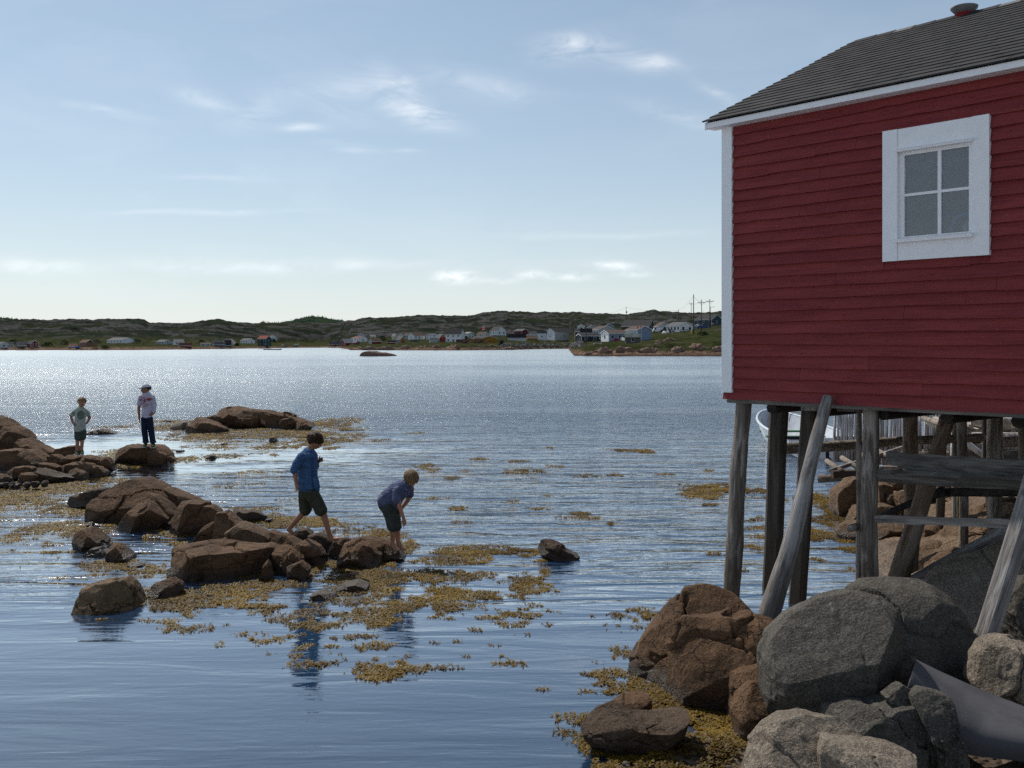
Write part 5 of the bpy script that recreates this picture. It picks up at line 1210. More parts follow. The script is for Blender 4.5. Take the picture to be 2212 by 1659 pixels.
# scraggy conifers on the skylines
def conifers(spots, mat, hh, name, label, seed):
    r = random.Random(seed); mb = MB()
    for (u, v, Yd) in spots:
        b = at(u, v + .6, Yd); h = hh * r.uniform(.5, 1.15); w = h * r.uniform(.16, .26)
        for lv in range(3):
            z0 = h * (.12 + .27 * lv); z1 = z0 + h * .40; ww = w * (1 - .27 * lv)
            ring = [(b.x + ww * math.cos(a + lv) * r.uniform(.7, 1.2), b.y + ww * math.sin(a + lv) * r.uniform(.7, 1.2), b.z + z0) for a in (0, 1.05, 2.1, 3.14, 4.2, 5.2)]
            mb.add(ring + [(b.x, b.y, b.z + z1)], [(i, (i + 1) % 6, 6) for i in range(6)])
    return mb.build(name, mat, kind='stuff', label=label, cat='trees')
r_ = random.Random(8); con = []
for i in range(150):
    u = r_.uniform(640, 770) if i % 3 else r_.uniform(562, 640); v = np.interp(u, [a for a, b in HP], [b for a, b in HP]); con.append((u, float(v), 2105))
for i in range(50): u = r_.uniform(-30, 60); con.append((u, float(np.interp(u, [0, 15, 50, 70], [686, 687, 691, 694])), 2105))
conm = simple('conifer_green', (.014, .026, .016), 1.0, .4, .2, world_co=True)
conifers(con, conm, 3.8, 'distant_wood', 'far-off spruce wood fringing the highest blue-green hill', 3)

def place(u, v_base):
    """where the sight line at bearing u meets the land at picture row v_base"""
    vs = np.interp(u, _U, _VS); s = CAMH * F / (vs - HY)
    Ys = np.linspace(s + 2, 1400, 900); zs = far_z(np.full_like(Ys, u), Ys); vv = HY - (zs - CAMH) * F / Ys
    i = np.argmax(vv <= v_base)
    if vv[i] > v_base: i = len(Ys) - 1
    return float(Ys[i]), float(zs[i])

# ------------------------------------------------------------------ far shore: houses
def clad(name, c, var=.10):
    if name in MATS: return MATS[name]
    m, T = newmat(name); P = world(T); z = T.xyz(P)[2]
    ln = T.m('FRACT', T.m('MULTIPLY', z, 5.5))
    col = T.mix(T.maprange(ln, 0, .2, .35, 0), c4(c), c4(shade(c, .6)))
    col = T.mix(T.maprange(T.noise(P, .9, 4, .6), .4, .7, 0, var * 4), col, c4(shade(c, .75)))
    finish(T, princ(T, Base_Color=col, Roughness=.8)); return m
CL_ = {'white': (.74, .76, .78), 'offwhite': (.58, .60, .60), 'grey': (.26, .28, .30), 'palegrey': (.42, .45, .47), 'red': (.16, .022, .024), 'cream': (.62, .58, .46), 'green': (.025, .055, .055), 'ochre': (.36, .17, .03),
       'navy': (.03, .038, .055), 'blue': (.20, .26, .36), 'weathered': (.11, .105, .10), 'teal': (.045, .075, .085), 'brown': (.10, .06, .04), 'darkgrey': (.07, .075, .08), 'orange': (.34, .14, .04)}
RC_ = {'dark': (.035, .035, .038), 'grey': (.10, .10, .105), 'brown': (.085, .055, .045), 'red': (.22, .05, .035), 'black': (.016, .016, .02), 'rust': (.14, .06, .045), 'tin': (.36, .35, .29), 'pale': (.22, .22, .22)}
def wallm(k): return clad('clad_' + k, CL_[k])
def roofm(k): return simple('roofing_' + k, RC_[k], .85, .25, .8, world_co=True)
paneM = simple('far_pane', (.03, .035, .045), .15, .1)
trimM = simple('far_trim', (.68, .70, .72), .6, .05)
trimB = simple('far_trim_brown', (.12, .07, .055), .7, .1)
VA, VB, VC, VD, VE = (5.461, 0, 621), (5.461, 378, 621), (5.461, 702, 621), (8.192, 1080.1, 621), (7.877, 1296.1, 610.2)
HOUSES = []
def house(z, x0, xc, x1, yb, ye, yr, gs, wall, roof, ns, rs_, ng, rg, label, gwall=None, found=None, door=None, trim=None, chim=0, name='house', cat='house', dback=0.0, stilts=False, trimwin=None, L0=1.3, loft=0, group=None):
    """x0..x1 full width, xc the seen corner; gs which side shows the gable ('L','R','N' none, 'F' all gable)"""
    f = lambda x: x / z[0] + z[1]; g = lambda y: y / z[0] + z[2]
    u0, uc, u1 = f(x0), f(xc), f(x1); vb, ve, vr = g(yb), g(ye), g(yr)
    um = (u0 + u1) / 2; Y, zb = place(um, vb); Y += dback
    k = Y / F; wl = {'L': u1 - uc, 'R': uc - u0, 'N': u1 - u0, 'F': 0}[gs] * k; wg = {'L': uc - u0, 'R': u1 - uc, 'N': 0, 'F': u1 - u0}[gs] * k
    hw = (vb - ve) * k; hr = (ve - vr) * k
    if gs == 'N': psi = 0.0; L, G = wl, max(3.0, min(wl * .7, 7))
    elif gs == 'F': psi = math.pi / 2; G = wg; L = wg * L0
    else: psi = math.atan2(wg * L0, wl); psi = min(max(psi, .25), 1.25); L, G = wl / math.cos(psi), wg / math.sin(psi)
    uc_ = uc if gs in 'LR' else u0
    C0 = Vector(((uc_ - CX) * k, Y, zb - .35))
    hw += .35 - 0
    e = empty(name, C0, label, cat, group)
    if gs == 'R': ex = Vector((-math.cos(psi), math.sin(psi), 0)); gy = Vector((math.sin(psi), math.cos(psi), 0))
    elif gs in 'LN': ex = Vector((math.cos(psi), math.sin(psi), 0)); gy = Vector((-math.sin(psi), math.cos(psi), 0))
    else: ex = Vector((0, 1, 0)); gy = Vector((1, 0, 0))       # F: gable faces the camera
    # local frame: a along length, b along gable
    def W(a, b, zz): return ex * a + gy * b + Vector((0, 0, zz))
    flip = (ex.cross(gy)).z < 0
    def build(nm, V, Fc, mat, par=e, **kw):
        if flip: Fc = [tuple(reversed(t)) for t in Fc]
        return mesh_obj(nm, [tuple(v) for v in V], Fc, mat, par, **kw)
    zt = hw; zr = hw + hr
    z_0 = .0 if not stilts else 1.1
    V = [W(0, 0, z_0), W(L, 0, z_0), W(L, G, z_0), W(0, G, z_0), W(0, 0, zt), W(L, 0, zt), W(L, G, zt), W(0, G, zt)]
    build('wall', V, [(0, 1, 5, 4), (1, 2, 6, 5), (2, 3, 7, 6), (3, 0, 4, 7), (0, 3, 2, 1)], wallm(wall))
    GW = wallm(gwall or wall)
    if gwall: build('gable_wall', [W(-.05, 0, z_0), W(-.05, G, z_0), W(-.05, G, zt), W(-.05, 0, zt)], [(0, 3, 2, 1)], GW)
    build('gable', [W(-.04, 0, zt), W(-.04, G, zt), W(-.04, G / 2, zr)], [(0, 2, 1)], GW); build('gable', [W(L, 0, zt), W(L, G, zt), W(L, G / 2, zr)], [(0, 1, 2)], wallm(wall))
    ov = .35; sl_ = (zr - zt) / (G / 2) if G else 0
    lo = zt - ov * sl_; t_ = .16
    V = [W(-ov, -ov, lo), W(L + ov, -ov, lo), W(L + ov, G / 2, zr), W(-ov, G / 2, zr), W(L + ov, G + ov, lo), W(-ov, G + ov, lo)]
    V += [v + Vector((0, 0, t_)) for v in V]
    build('roof', V, [(6, 7, 8, 9), (9, 8, 10, 11), (0, 3, 2, 1), (3, 5, 4, 2), (0, 1, 7, 6), (4, 5, 11, 10), (0, 6, 9, 3), (3, 9, 11, 5), (1, 2, 8, 7), (2, 4, 10, 8)], roofm(roof))
    tm = MATS['far_trim'] if trim is None else (MATS['far_trim_brown'] if trim == 'brown' else wallm(trim))
    if gs != 'F': build('eave_board', [W(-ov, -ov - .03, lo - .12), W(L + ov, -ov - .03, lo - .12), W(L + ov, -ov - .03, lo + .1), W(-ov, -ov - .03, lo + .1)], [(0, 1, 2, 3)], tm)
    if gs != 'N':
        V = []
        for (b, zz) in ((-ov, lo), (G / 2, zr), (G + ov, lo)): V += [W(-ov - .03, b, zz - .12), W(-ov - .03, b, zz + .14)]
        build('rake_board', V, [(0, 2, 3, 1), (2, 4, 5, 3)], tm)
    if wall != 'white' and trim is None and gs != 'N' and hw > 2.4:
        build('corner_trim', [W(-.06, -.06, z_0), W(.16, -.06, z_0), W(.16, -.06, zt), W(-.06, -.06, zt)], [(0, 1, 2, 3)], tm)
    if found: 
        fh = found if isinstance(found, float) else .9
        build('foundation', [W(-.06, -.06, 0), W(L, -.06, 0), W(L, -.06, fh), W(-.06, -.06, fh), W(-.06, G, 0), W(-.06, G, fh)], [(0, 1, 2, 3), (4, 0, 3, 5)], wallm('darkgrey'))
    twm = MATS['far_trim'] if trimwin is None else MATS['far_trim_brown']
    def wind(face, c, zc, w, h, nm='window'):
        d = .05
        def q(dd, sx, sz, zo=0.0):
            if face == 's': return [W(c - sx, -dd, zc - sz), W(c + sx, -dd, zc - sz), W(c + sx, -dd, zc + sz), W(c - sx, -dd, zc + sz)]
            return [W(-dd, c - sx, zc - sz), W(-dd, c + sx, zc - sz), W(-dd, c + sx, zc + sz), W(-dd, c - sx, zc + sz)]
        fr = (0, 1, 2, 3) if face == 's' else (3, 2, 1, 0)
        a = q(d, w / 2 + .09, h / 2 + .09); b = q(d + .03, w / 2, h / 2)
        o = build(nm, a, [fr], twm)
        build('pane', b, [fr], MATS['far_pane'], o)
    sill = .95 if not stilts else 2.0
    if ns and gs != 'F':
        for r in range(rs_):
            zc = (hw * (r + .56) / rs_) if rs_ > 1 else (z_0 + (hw - z_0) * .56)
            for i in range(ns):
                if door == ('s', i) and r == 0:
                    wind('s', L * (i + .5) / ns, 1.25, .9, 1.9, 'door'); continue
                wind('s', L * (i + .5) / ns, zc, min(1.0, L / ns * .45), min(1.25, (hw - z_0) / rs_ * .42))
    if ng and gs != 'N':
        for r in range(rg):
            zc = (hw * (r + .56) / rg) if rg > 1 else (z_0 + (hw - z_0) * .56)
            for i in range(ng): wind('g', G * (i + .5) / ng, zc, min(1.0, G / ng * .45), min(1.25, (hw - z_0) / rg * .42))
    if loft and gs != 'N': wind('g', G / 2, hw + hr * .32, .7, .8)
    if chim:
        c = W(L * .5, G / 2, zr); mbb = MB(); mbb.box((c.x - .3, c.y - .3, c.z - .5), (c.x + .3, c.y + .3, c.z + .9)); mbb.build('chimney', simple('chimney_brick', (.12, .06, .05), .9), e)
    if stilts:
        for a in np.linspace(.1, L - .1, 5):
            for b in (.1, G - .1):
                p = W(a, b, 0); mbb = MB(); mbb.tube([(p.x, p.y, -1.2), (p.x, p.y, z_0)], .11, 6); mbb.build('stilt', simple('stilt_wood', (.06, .05, .045), .9), e)
    return e, W, (L, G, hw, hr)

house(VA, -80, 0, 62, 710, 668, 648, 'R', 'palegrey', 'grey', 2, 1, 1, 1, 'pale grey house at the left photo edge on the far shore')
house(VA, 60, 75, 145, 705, 672, 645, 'L', 'palegrey', 'grey', 2, 1, 1, 1, 'second pale grey house from the left edge, far shore')
house(VA, 165, 205, 288, 712, 684, 648, 'L', 'red', 'grey', 3, 1, 1, 1, 'low dark red house with grey roof, far left shore', name='house', trimwin=None)
house(VA, 288, 368, 420, 712, 662, 632, 'R', 'red', 'black', 3, 2, 2, 2, 'two-storey dark red house with black roof, far left shore')
house(VA, 422, 424, 455, 700, 684, 677, 'L', 'white', 'pale', 0, 1, 0, 1, 'tiny white shed beside the two-storey red house', name='shed', cat='shed')
house(VA, 790, 815, 895, 716, 690, 668, 'L', 'grey', 'rust', 2, 1, 1, 1, 'low grey shed with rusty roof by the far left water', name='shed', cat='shed')
house(VA, 915, 1018, 1065, 697, 645, 617, 'R', 'palegrey', 'rust', 0, 1, 1, 1, 'grey house with rust-red roof and dark green gable', gwall='green')
house(VA, 1213, 1440, 1530, 656, 624, 593, 'R', 'white', 'grey', 5, 1, 0, 1, 'long white hall with grey roof on the far left shore', name='hall', cat='hall')
house(VA, 1812, 1932, 1995, 670, 640, 618, 'R', 'palegrey', 'grey', 3, 1, 1, 1, 'low pale grey bungalow below rocky hillside, far left')
house(VA, 2013, 2060, 2150, 678, 645, 612, 'L', 'white', 'pale', 2, 1, 1, 1, 'small white house beside the bungalow, far left shore')
house(VB, -10, 40, 85, 676, 642, 615, 'L', 'white', 'grey', 1, 1, 1, 1, 'white cottage behind the long dark red shed')
house(VB, 48, 50, 187, 712, 668, 655, 'L', 'red', 'rust', 0, 1, 0, 1, 'long dark red shed at the water, left part of far shore', name='shed', cat='shed')
house(VB, 285, 300, 412, 692, 662, 654, 'L', 'palegrey', 'brown', 2, 1, 0, 1, 'low grey-white shed with flat brown roof on the far shore', name='shed', cat='shed')
house(VB, 420, 450, 545, 680, 650, 625, 'L', 'grey', 'dark', 1, 1, 0, 1, 'grey bungalow half hidden behind the weathered sheds')
house(VB, 553, 640, 682, 655, 628, 602, 'R', 'white', 'black', 1, 1, 1, 1, 'white house with black roof above the dark tall shed')
house(VB, 585, 586, 655, 694, 640, 624, 'L', 'darkgrey', 'dark', 0, 1, 0, 1, 'tall dark grey shed at the far shoreline', name='shed', cat='shed')
house(VB, 457, 459, 580, 704, 660, 648, 'L', 'weathered', 'grey', 0, 1, 0, 1, 'weathered unpainted shed on the far shoreline', name='shed', cat='shed')
house(VB, 655, 690, 712, 671, 648, 636, 'R', 'white', 'rust', 1, 1, 0, 1, 'little white outbuilding with rusty roof near the tall shed', name='shed', cat='shed')
house(VB, 747, 860, 922, 657, 626, 602, 'R', 'white', 'grey', 3, 1, 1, 1, 'long white bungalow with grey roof left of the green house')
house(VB, 962, 1072, 1116, 690, 604, 571, 'R', 'green', 'red', 2, 2, 1, 2, 'dark green two-storey house with bright red roof')
house(VB, 1085, 1140, 1190, 622, 594, 566, 'R', 'white', 'grey', 1, 1, 1, 1, 'white gabled house up behind the dark green house')
house(VB, 1125, 1155, 1182, 640, 612, 602, 'R', 'green', 'dark', 1, 1, 0, 1, 'tiny dark green shed beside the red-roofed green house', name='shed', cat='shed')
house(VB, 1820, 1822, 1945, 698, 655, 638, 'L', 'red', 'grey', 2, 1, 0, 1, 'lean-to red fishing shed on stilts at the cove', name='shed', cat='shed', stilts=True)
house(VB, 1943, 2005, 2092, 698, 648, 606, 'L', 'red', 'pale', 0, 1, 2, 1, 'gabled red fishing shed on stilts with pale roof', name='shed', cat='shed', stilts=True, loft=1)
house(VC, 292, 400, 487, 642, 600, 580, 'R', 'white', 'rust', 3, 1, 1, 1, 'white house with rust-red roof behind the stilted sheds')
house(VC, 325, 370, 405, 676, 645, 629, 'R', 'red', 'grey', 1, 1, 1, 1, 'tiny red shed right of the gabled stilted shed', name='shed', cat='shed')
house(VC, 375, 376, 475, 602, 575, 550, 'F', 'palegrey', 'dark', 0, 1, 1, 1, 'grey gable-fronted house high behind the rust-roofed one')
house(VC, 512, 540, 595, 600, 576, 560, 'L', 'cream', 'pale', 1, 1, 1, 1, 'small cream house alone below the hill')
house(VC, 508, 552, 658, 666, 636, 603, 'L', 'red', 'brown', 0, 1, 0, 1, 'red barn with grey end wall on the headland', gwall='palegrey', name='barn', cat='barn')
house(VC, 785, 822, 848, 618, 572, 545, 'R', 'cream', 'pale', 1, 2, 1, 1, 'narrow cream house at the left of the village row')
house(VC, 846, 848, 922, 606, 572, 543, 'F', 'cream', 'grey', 0, 1, 2, 1, 'cream gable-fronted house next to the narrow cream one')
house(VC, 832, 888, 942, 650, 612, 578, 'R', 'grey', 'grey', 1, 1, 1, 1, 'orange-gabled cabin with grey roof in front of the cream houses', gwall='orange', name='cabin', cat='cabin', loft=1)
house(VC, 730, 735, 830, 664, 641, 628, 'L', 'red', 'brown', 0, 1, 0, 1, 'low red shed left of the orange-gabled cabin', name='shed', cat='shed')
house(VC, 925, 1000, 1030, 602, 562, 545, 'R', 'white', 'brown', 4, 1, 0, 1, 'white house with a row of windows behind the porch house')
house(VC, 972, 1052, 1166, 614, 570, 532, 'L', 'white', 'brown', 3, 1, 1, 1, 'white house with brown roof and front porch in village centre', loft=1)
house(VC, 1185, 1255, 1326, 614, 558, 543, 'R', 'white', 'dark', 2, 2, 1, 2, 'square white two-storey house behind the grey shed')
house(VC, 1300, 1350, 1422, 640, 596, 548, 'R', 'grey', 'grey', 0, 1, 1, 1, 'red-gabled store with long grey roof in the village', gwall='red', name='shed', cat='shed', loft=1)
house(VC, 1225, 1240, 1325, 650, 622, 597, 'L', 'palegrey', 'grey', 0, 1, 0, 1, 'pale grey shed at the left of the red-gabled store', name='shed', cat='shed')
house(VC, 1420, 1600, 1642, 642, 550, 488, 'R', 'white', 'black', 3, 2, 0, 1, 'big white two-storey house with steep black roof', door=('s', 1))
house(VC, 1635, 1690, 1757, 592, 545, 528, 'R', 'offwhite', 'pale', 2, 2, 2, 2, 'off-white flat-roofed house behind and right of the big one')
house(VC, 1550, 1552, 1620, 650, 632, 617, 'L', 'brown', 'brown', 0, 1, 0, 1, 'left one of two little brown sheds below the big white house', name='shed', cat='shed')
house(VC, 1622, 1624, 1692, 646, 626, 614, 'L', 'brown', 'rust', 0, 1, 0, 1, 'right one of two little brown sheds beside the ochre garage', name='shed', cat='shed')
house(VC, 1785, 1880, 1937, 578, 555, 525, 'R', 'offwhite', 'brown', 1, 1, 1, 1, 'off-white house with tan roof under the flag')
house(VC, 1692, 1848, 2030, 654, 600, 572, 'R', 'ochre', 'dark', 1, 1, 1, 1, 'ochre garage with grey door and dark roof', name='garage', cat='garage')
house(VC, 1940, 2030, 2137, 568, 508, 460, 'R', 'white', 'dark', 3, 1, 2, 1, 'large white house with brown-trimmed windows on the rise', trimwin='b')
house(VD, 135, 458, 460, 946, 850, 826, 'R', 'offwhite', 'dark', 1, 1, 0, 1, 'long low white shed with flat dark roof near the pole', name='shed', cat='shed')
house(VD, 250, 395, 492, 830, 770, 740, 'R', 'red', 'grey', 3, 1, 1, 1, 'red house with white window frames above the white shed')
house(VD, 462, 480, 664, 936, 848, 835, 'L', 'ochre', 'grey', 0, 1, 0, 1, 'ochre flat-roofed shed left of the main white house', name='shed', cat='shed')
house(VD, 485, 486, 660, 940, 897, 868, 'N', 'ochre', 'brown', 1, 1, 0, 1, 'ochre porch with brown roof before the ochre shed', name='porch', cat='porch')
house(VD, 540, 560, 665, 850, 800, 775, 'F', 'palegrey', 'grey', 0, 1, 0, 1, 'grey gable peeking over the ochre shed')
house(VD, 665, 820, 830, 936, 802, 776, 'R', 'white', 'dark', 1, 1, 0, 1, 'white annex at the left of the shingled white house', name='annex', cat='annex')
house(VD, 815, 970, 1325, 948, 785, 718, 'L', 'white', 'black', 1, 1, 1, 1, 'long white waterfront house with black roof and dark foundation', found=.9, name='house')
house(VD, 1328, 1330, 1400, 930, 775, 735, 'N', 'darkgrey', 'dark', 0, 1, 0, 1, 'dark grey shed squeezed right of the waterfront house', name='shed', cat='shed')
house(VD, 1385, 1388, 1628, 880, 758, 735, 'L', 'navy', 'dark', 2, 1, 0, 1, 'upper navy building with flat roof and white trim', name='store', cat='building')
house(VD, 1378, 1440, 1766, 958, 856, 818, 'L', 'navy', 'black', 2, 1, 0, 1, 'navy lean-to with white corner boards at the waterfront', name='shed', cat='shed')
house(VD, 1632, 1745, 2035, 862, 750, 690, 'R', 'palegrey', 'brown', 3, 1, 0, 1, 'beige-grey house with brown roof behind the navy lean-to')
house(VD, 1380, 1382, 1500, 740, 700, 655, 'F', 'offwhite', 'grey', 0, 1, 1, 1, 'off-white dormered house above the navy building')
house(VD, 1555, 1558, 1690, 748, 724, 690, 'F', 'palegrey', 'pale', 0, 1, 0, 1, 'pale gable right above the navy building')
house(VD, 1862, 1864, 2012, 720, 688, 640, 'F', 'grey', 'dark', 0, 1, 1, 1, 'grey gabled house high on the village slope')
house(VD, 1818, 1925, 2330, 942, 806, 756, 'L', 'blue', 'brown', 3, 1, 1, 1, 'blue-grey bungalow with white gable end and brown roof', gwall='white')
house(VE, 390, 830, 975, 810, 742, 638, 'R', 'brown', 'dark', 0, 1, 1, 1, 'large hall with long dark brown roof on the rise', name='hall', cat='hall', loft=1)
house(VE, 948, 1000, 1188, 815, 740, 680, 'R', 'palegrey', 'brown', 0, 1, 1, 1, 'brown-roofed house behind the parked white van')
house(VE, 480, 640, 892, 988, 800, 742, 'R', 'palegrey', 'brown', 1, 1, 0, 1, 'two-storey blue-grey house with pale lower walls', gwall='blue')
house(VE, 425, 440, 688, 1032, 918, 882, 'L', 'weathered', 'tin', 1, 1, 0, 1, 'weathered plank shed with patchy tin roof on the rocks', name='shed', cat='shed', trim='weathered')
house(VE, 1185, 1360, 1608, 832, 728, 676, 'R', 'white', 'grey', 4, 1, 2, 1, 'white bungalow with grey gable near the power poles')
house(VE, 1668, 1900, 2112, 725, 628, 546, 'R', 'teal', 'dark', 3, 1, 1, 1, 'dark teal house on the ridge beside the red shed', name='house')

# ------------------------------------------------------------------ far shore: skerries, headland rocks, poles, flags, vehicles, shrubs
make_rock('skerry_rock', (.075, .048, .036), (.25, .165, .125), (.15, .095, .068), crk=.3)
rock('skerry', 'long low brown skerry in mid channel before the headland', [(405, 800), (440, 770), (520, 755), (600, 755), (650, 768), (740, 772), (810, 785), (885, 800), (800, 812), (500, 812)], yw(621 + 811 / 5.461), 5.0, mat='skerry_rock', seed=201, zoom=VC, n=40, cells=10, ang=.08, rough=.04, cat='skerry')
rock('skerry', 'flat skerry at the far left shore', [(-60, 765), (20, 752), (150, 750), (195, 762), (100, 770)], 500, 5.0, mat='skerry_rock', seed=202, zoom=VA, n=12, cells=3, cat='skerry')
rock('skerry', 'thin skerry right of the flat one, far left', [(235, 762), (290, 756), (345, 761), (290, 768)], 500, 3.0, mat='skerry_rock', seed=203, zoom=VA, n=10, cells=2, cat='skerry')
rock('skerry', 'longest thin skerry of the three at the far left', [(370, 758), (450, 750), (565, 757), (450, 766)], 510, 3.0, mat='skerry_rock', seed=204, zoom=VA, n=10, cells=2, cat='skerry')
hd = random.Random(17)
HL_ = ['a humped', 'a low', 'a broad', 'a pale', 'a cracked']
def shore_rocks(z, lst, lab, hh, mat, Yadd=2.0):
    for i, (x0, x1, yb, yt) in enumerate(lst):
        h = yb - yt; w = x1 - x0
        sil = [(x0 - w * .1, yb)] + [(x0 + w * q, yb - h * f * hd.uniform(.75, 1.05)) for q, f in ((.04, .25), (.14, .45), (.25, .62), (.36, .85), (.5, .8), (.62, .9), (.74, .6), (.86, .5), (.96, .25))] + [(x1 + w * .1, yb), (x0 + w * .5, yb + h * .3)]
        ub = (x0 + x1) / 2 / z[0] + z[1]; vb = yb / z[0] + z[2]
        Yf = place(ub, vb)[0] if vb < np.interp(ub, _U, _VS) - .3 else yw(vb)
        rock('shore_rock', lab % (i + 1), sil, Yf, w / z[0] / F * Yf * .4, mat=mat, seed=2000 + i + int(x0), zoom=z, n=26, cells=16, ang=.16, rough=.07, e=3.0, cat='rock', group='bare rocks along the far headland shore')
ORD = ['first', 'second', 'third', 'fourth', 'fifth', 'sixth', 'seventh', 'eighth', 'ninth', 'tenth', 'eleventh', 'twelfth']
def shore_set(z, lst, lab):
    for i, it in enumerate(lst): shore_rocks(z, [it], (lab.replace('#', ORD[i])).replace('%', '%%') + '%.0s', 0, 'skerry_rock')
shore_set(VC, [(290, 480, 738, 700), (430, 640, 740, 690), (620, 850, 740, 680), (840, 1060, 740, 672), (1050, 1270, 740, 680), (1250, 1400, 740, 668), (1400, 1640, 740, 675), (1620, 1900, 738, 668), (1850, 2120, 736, 672), (2080, 2260, 736, 692)], 'bare rock on the middle headland shore, # from its left tip')
shore_set(VE, [(-330, -60, 1250, 1180), (-120, 260, 1245, 1075), (180, 700, 1248, 1060), (560, 1120, 1248, 1070), (1000, 1620, 1248, 1080), (1450, 1860, 1140, 1020), (1520, 2000, 1248, 1130), (1820, 2300, 1248, 1035), (930, 1080, 1050, 960), (1080, 1320, 1000, 940)], 'pinkish bare rock of the right headland, # from its left tip')
V = []; mb = MB(); r = random.Random(2)
for i in range(420):                                   # riprap under the waterfront houses
    u = r.uniform(1082, 1260); v = r.uniform(741.5, 750); Y, zz = place(u, v); s_ = r.uniform(.3, 1.0)
    mb.ell(((u - CX) / F * Y, Y, zz + .1 * s_), (s_, s_, s_ * .7), 5, 3, Matrix.Rotation(r.uniform(0, 3), 3, 'Y') @ Matrix.Rotation(r.uniform(0, 3), 3, 'X'))
mb.build('riprap', simple('riprap_stone', (.16, .15, .14), .9, .5, .6, world_co=True), kind='stuff', label='bank of loose grey stones below the waterfront houses', cat='stones')

poleM = simple('pole_wood', (.075, .06, .05), .9, .3)
def pole(z, x, yt, yb, label, arm=None, lamp=False, trans=False, rad=.16, tall=1, Yd=None, mat=None, cat='utility pole', name='utility_pole'):
    u = x / z[0] + z[1]; vt, vb = yt / z[0] + z[2], yb / z[0] + z[2]
    if Yd is None: Y, zb = place(u, vb)
    else: Y = Yd; zb = CAMH + (HY - vb) / F * Y
    h = (vb - vt) / F * Y; X = (u - CX) / F * Y
    e = empty(name, (X, Y, zb), label, cat)
    mb = MB(); mb.tube([(0, 0, -.5), (0, 0, h)], [rad, rad * .65], 8); mb.build('pole_shaft', mat or poleM, e, smooth=True)
    if arm:
        w, dz = arm; mb = MB(); mb.box((-w / 2, -.2, h - dz - .09), (w / 2, -.05, h - dz + .09)); mb.build('cross_arm', poleM, e)
        for k in (-.46, -.2, .46):
            mb = MB(); mb.tube([(w * k, -.12, h - dz + .09), (w * k, -.12, h - dz + .38)], .07, 6); mb.build('insulator', simple('insulator_glass', (.10, .07, .06), .3), e)
        mb = MB(); mb.bar((-w * .28, -.1, h - dz), (0, -.1, h - dz - .9), .06, .06); mb.bar((w * .28, -.1, h - dz), (0, -.1, h - dz - .9), .06, .06); mb.build('arm_brace', poleM, e)
    if trans:
        mb = MB(); mb.tube([(.38, 0, h - 3.4), (.38, 0, h - 2.5)], .26, 10); mb.build('transformer', simple('transformer_grey', (.08, .085, .09), .6), e)
    if lamp:
        mb = MB(); mb.tube([(0, 0, h - .7), (.6, -.2, h - .25), (1.3, -.3, h - .15)], .05, 6); mb.build('lamp_arm', poleM, e)
        mb = MB(); mb.ell((1.5, -.32, h - .18), (.38, .18, .12), 8, 5); mb.build('lamp_head', simple('lamp_shell', (.45, .43, .40), .4), e)
    return e, Vector((X, Y, zb + h))
PTS = {}
for nm, a in {
    'A': (VC, 705, 545, 615, 'short pole between the cream and white houses left of village', dict(rad=.12)),
    'B': (VC, 335, 490, 590, 'pole behind the rust-roofed white house', dict(rad=.12)),
    'C': (VC, 1958, 412, 572, 'pole left of the large white house on the rise', {}),
    'D': (VD, 118, 525, 952, 'grey pole with lamp at the left of the white shed', dict(lamp=True, trans=True)),
    'E': (VD, 1525, 490, 1018, 'tall pole in front of the navy lean-to', dict(trans=False)),
    'F': (VD, 1645, 535, 690, 'slim distant pole above the beige-grey house', dict(rad=.12)),
    'G': (VD, 1372, 545, 660, 'slim pole left of the dormered house', dict(rad=.12)),
    'H': (VE, 445, 412, 800, 'pole with grey transformer beside the hall with brown roof', dict(trans=True)),
    'I': (VE, 467, 545, 800, 'thinner pole just right of the transformer pole', dict(rad=.11)),
    'J': (VE, 1337, 458, 832, 'pole standing before the white bungalow', dict(trans=False)),
    'K': (VE, 1553, 343, 695, 'cross-armed pole left of the tallest pole', dict(arm=(2.6, .9))),
    'L': (VE, 1592, 203, 880, 'tallest dark power pole on the grassy rise', dict(rad=.20)),
    'M': (VE, 1728, 292, 850, 'cross-armed pole before the dark teal house', dict(arm=(2.8, 1.2))),
    'N': (VE, 1868, 280, 780, 'rightmost cross-armed pole with street lamp', dict(arm=(3.2, 1.0), lamp=False)),
    'O': (VE, 1880, 410, 770, 'lamp pole leaning close beside the rightmost cross-armed pole', dict(lamp=True, rad=.12)),
    'P': (VE, 1760, 480, 700, 'thin mast between the two right cross-armed poles', dict(rad=.07)),
}.items(): PTS[nm] = pole(*a[:5], **a[5])[1]
pole(VE, 1557, 808, 905, 'short yellow marker post beside the tallest pole', rad=.22, mat=simple('yellow_paint', (.45, .30, .04), .6), name='marker_post', cat='post')
mb = MB()
def sag(a, b, s, r=.03):
    pts = [a.lerp(b, t) - Vector((0, 0, 4 * s * t * (1 - t))) for t in np.linspace(0, 1, 12)]
    m_ = MB(); m_.tube(pts, r, 3, cap=False); return m_
wm = simple('wire_black', (.03, .03, .03), .6)
WL = {'HJ': 'long', 'JL': 'short', 'LM': 'middle', 'KM': 'back', 'MN': 'right', 'EH': 'left', 'DE': 'far left'}
for k, l in WL.items():
    a, b = PTS[k[0]], PTS[k[1]]
    o = sag(a - Vector((0, 0, .4)), b - Vector((0, 0, .4)), .9).build('overhead_wire', wm); tag(o, '%s span of overhead wire from pole to pole above the village' % l, 'wire')
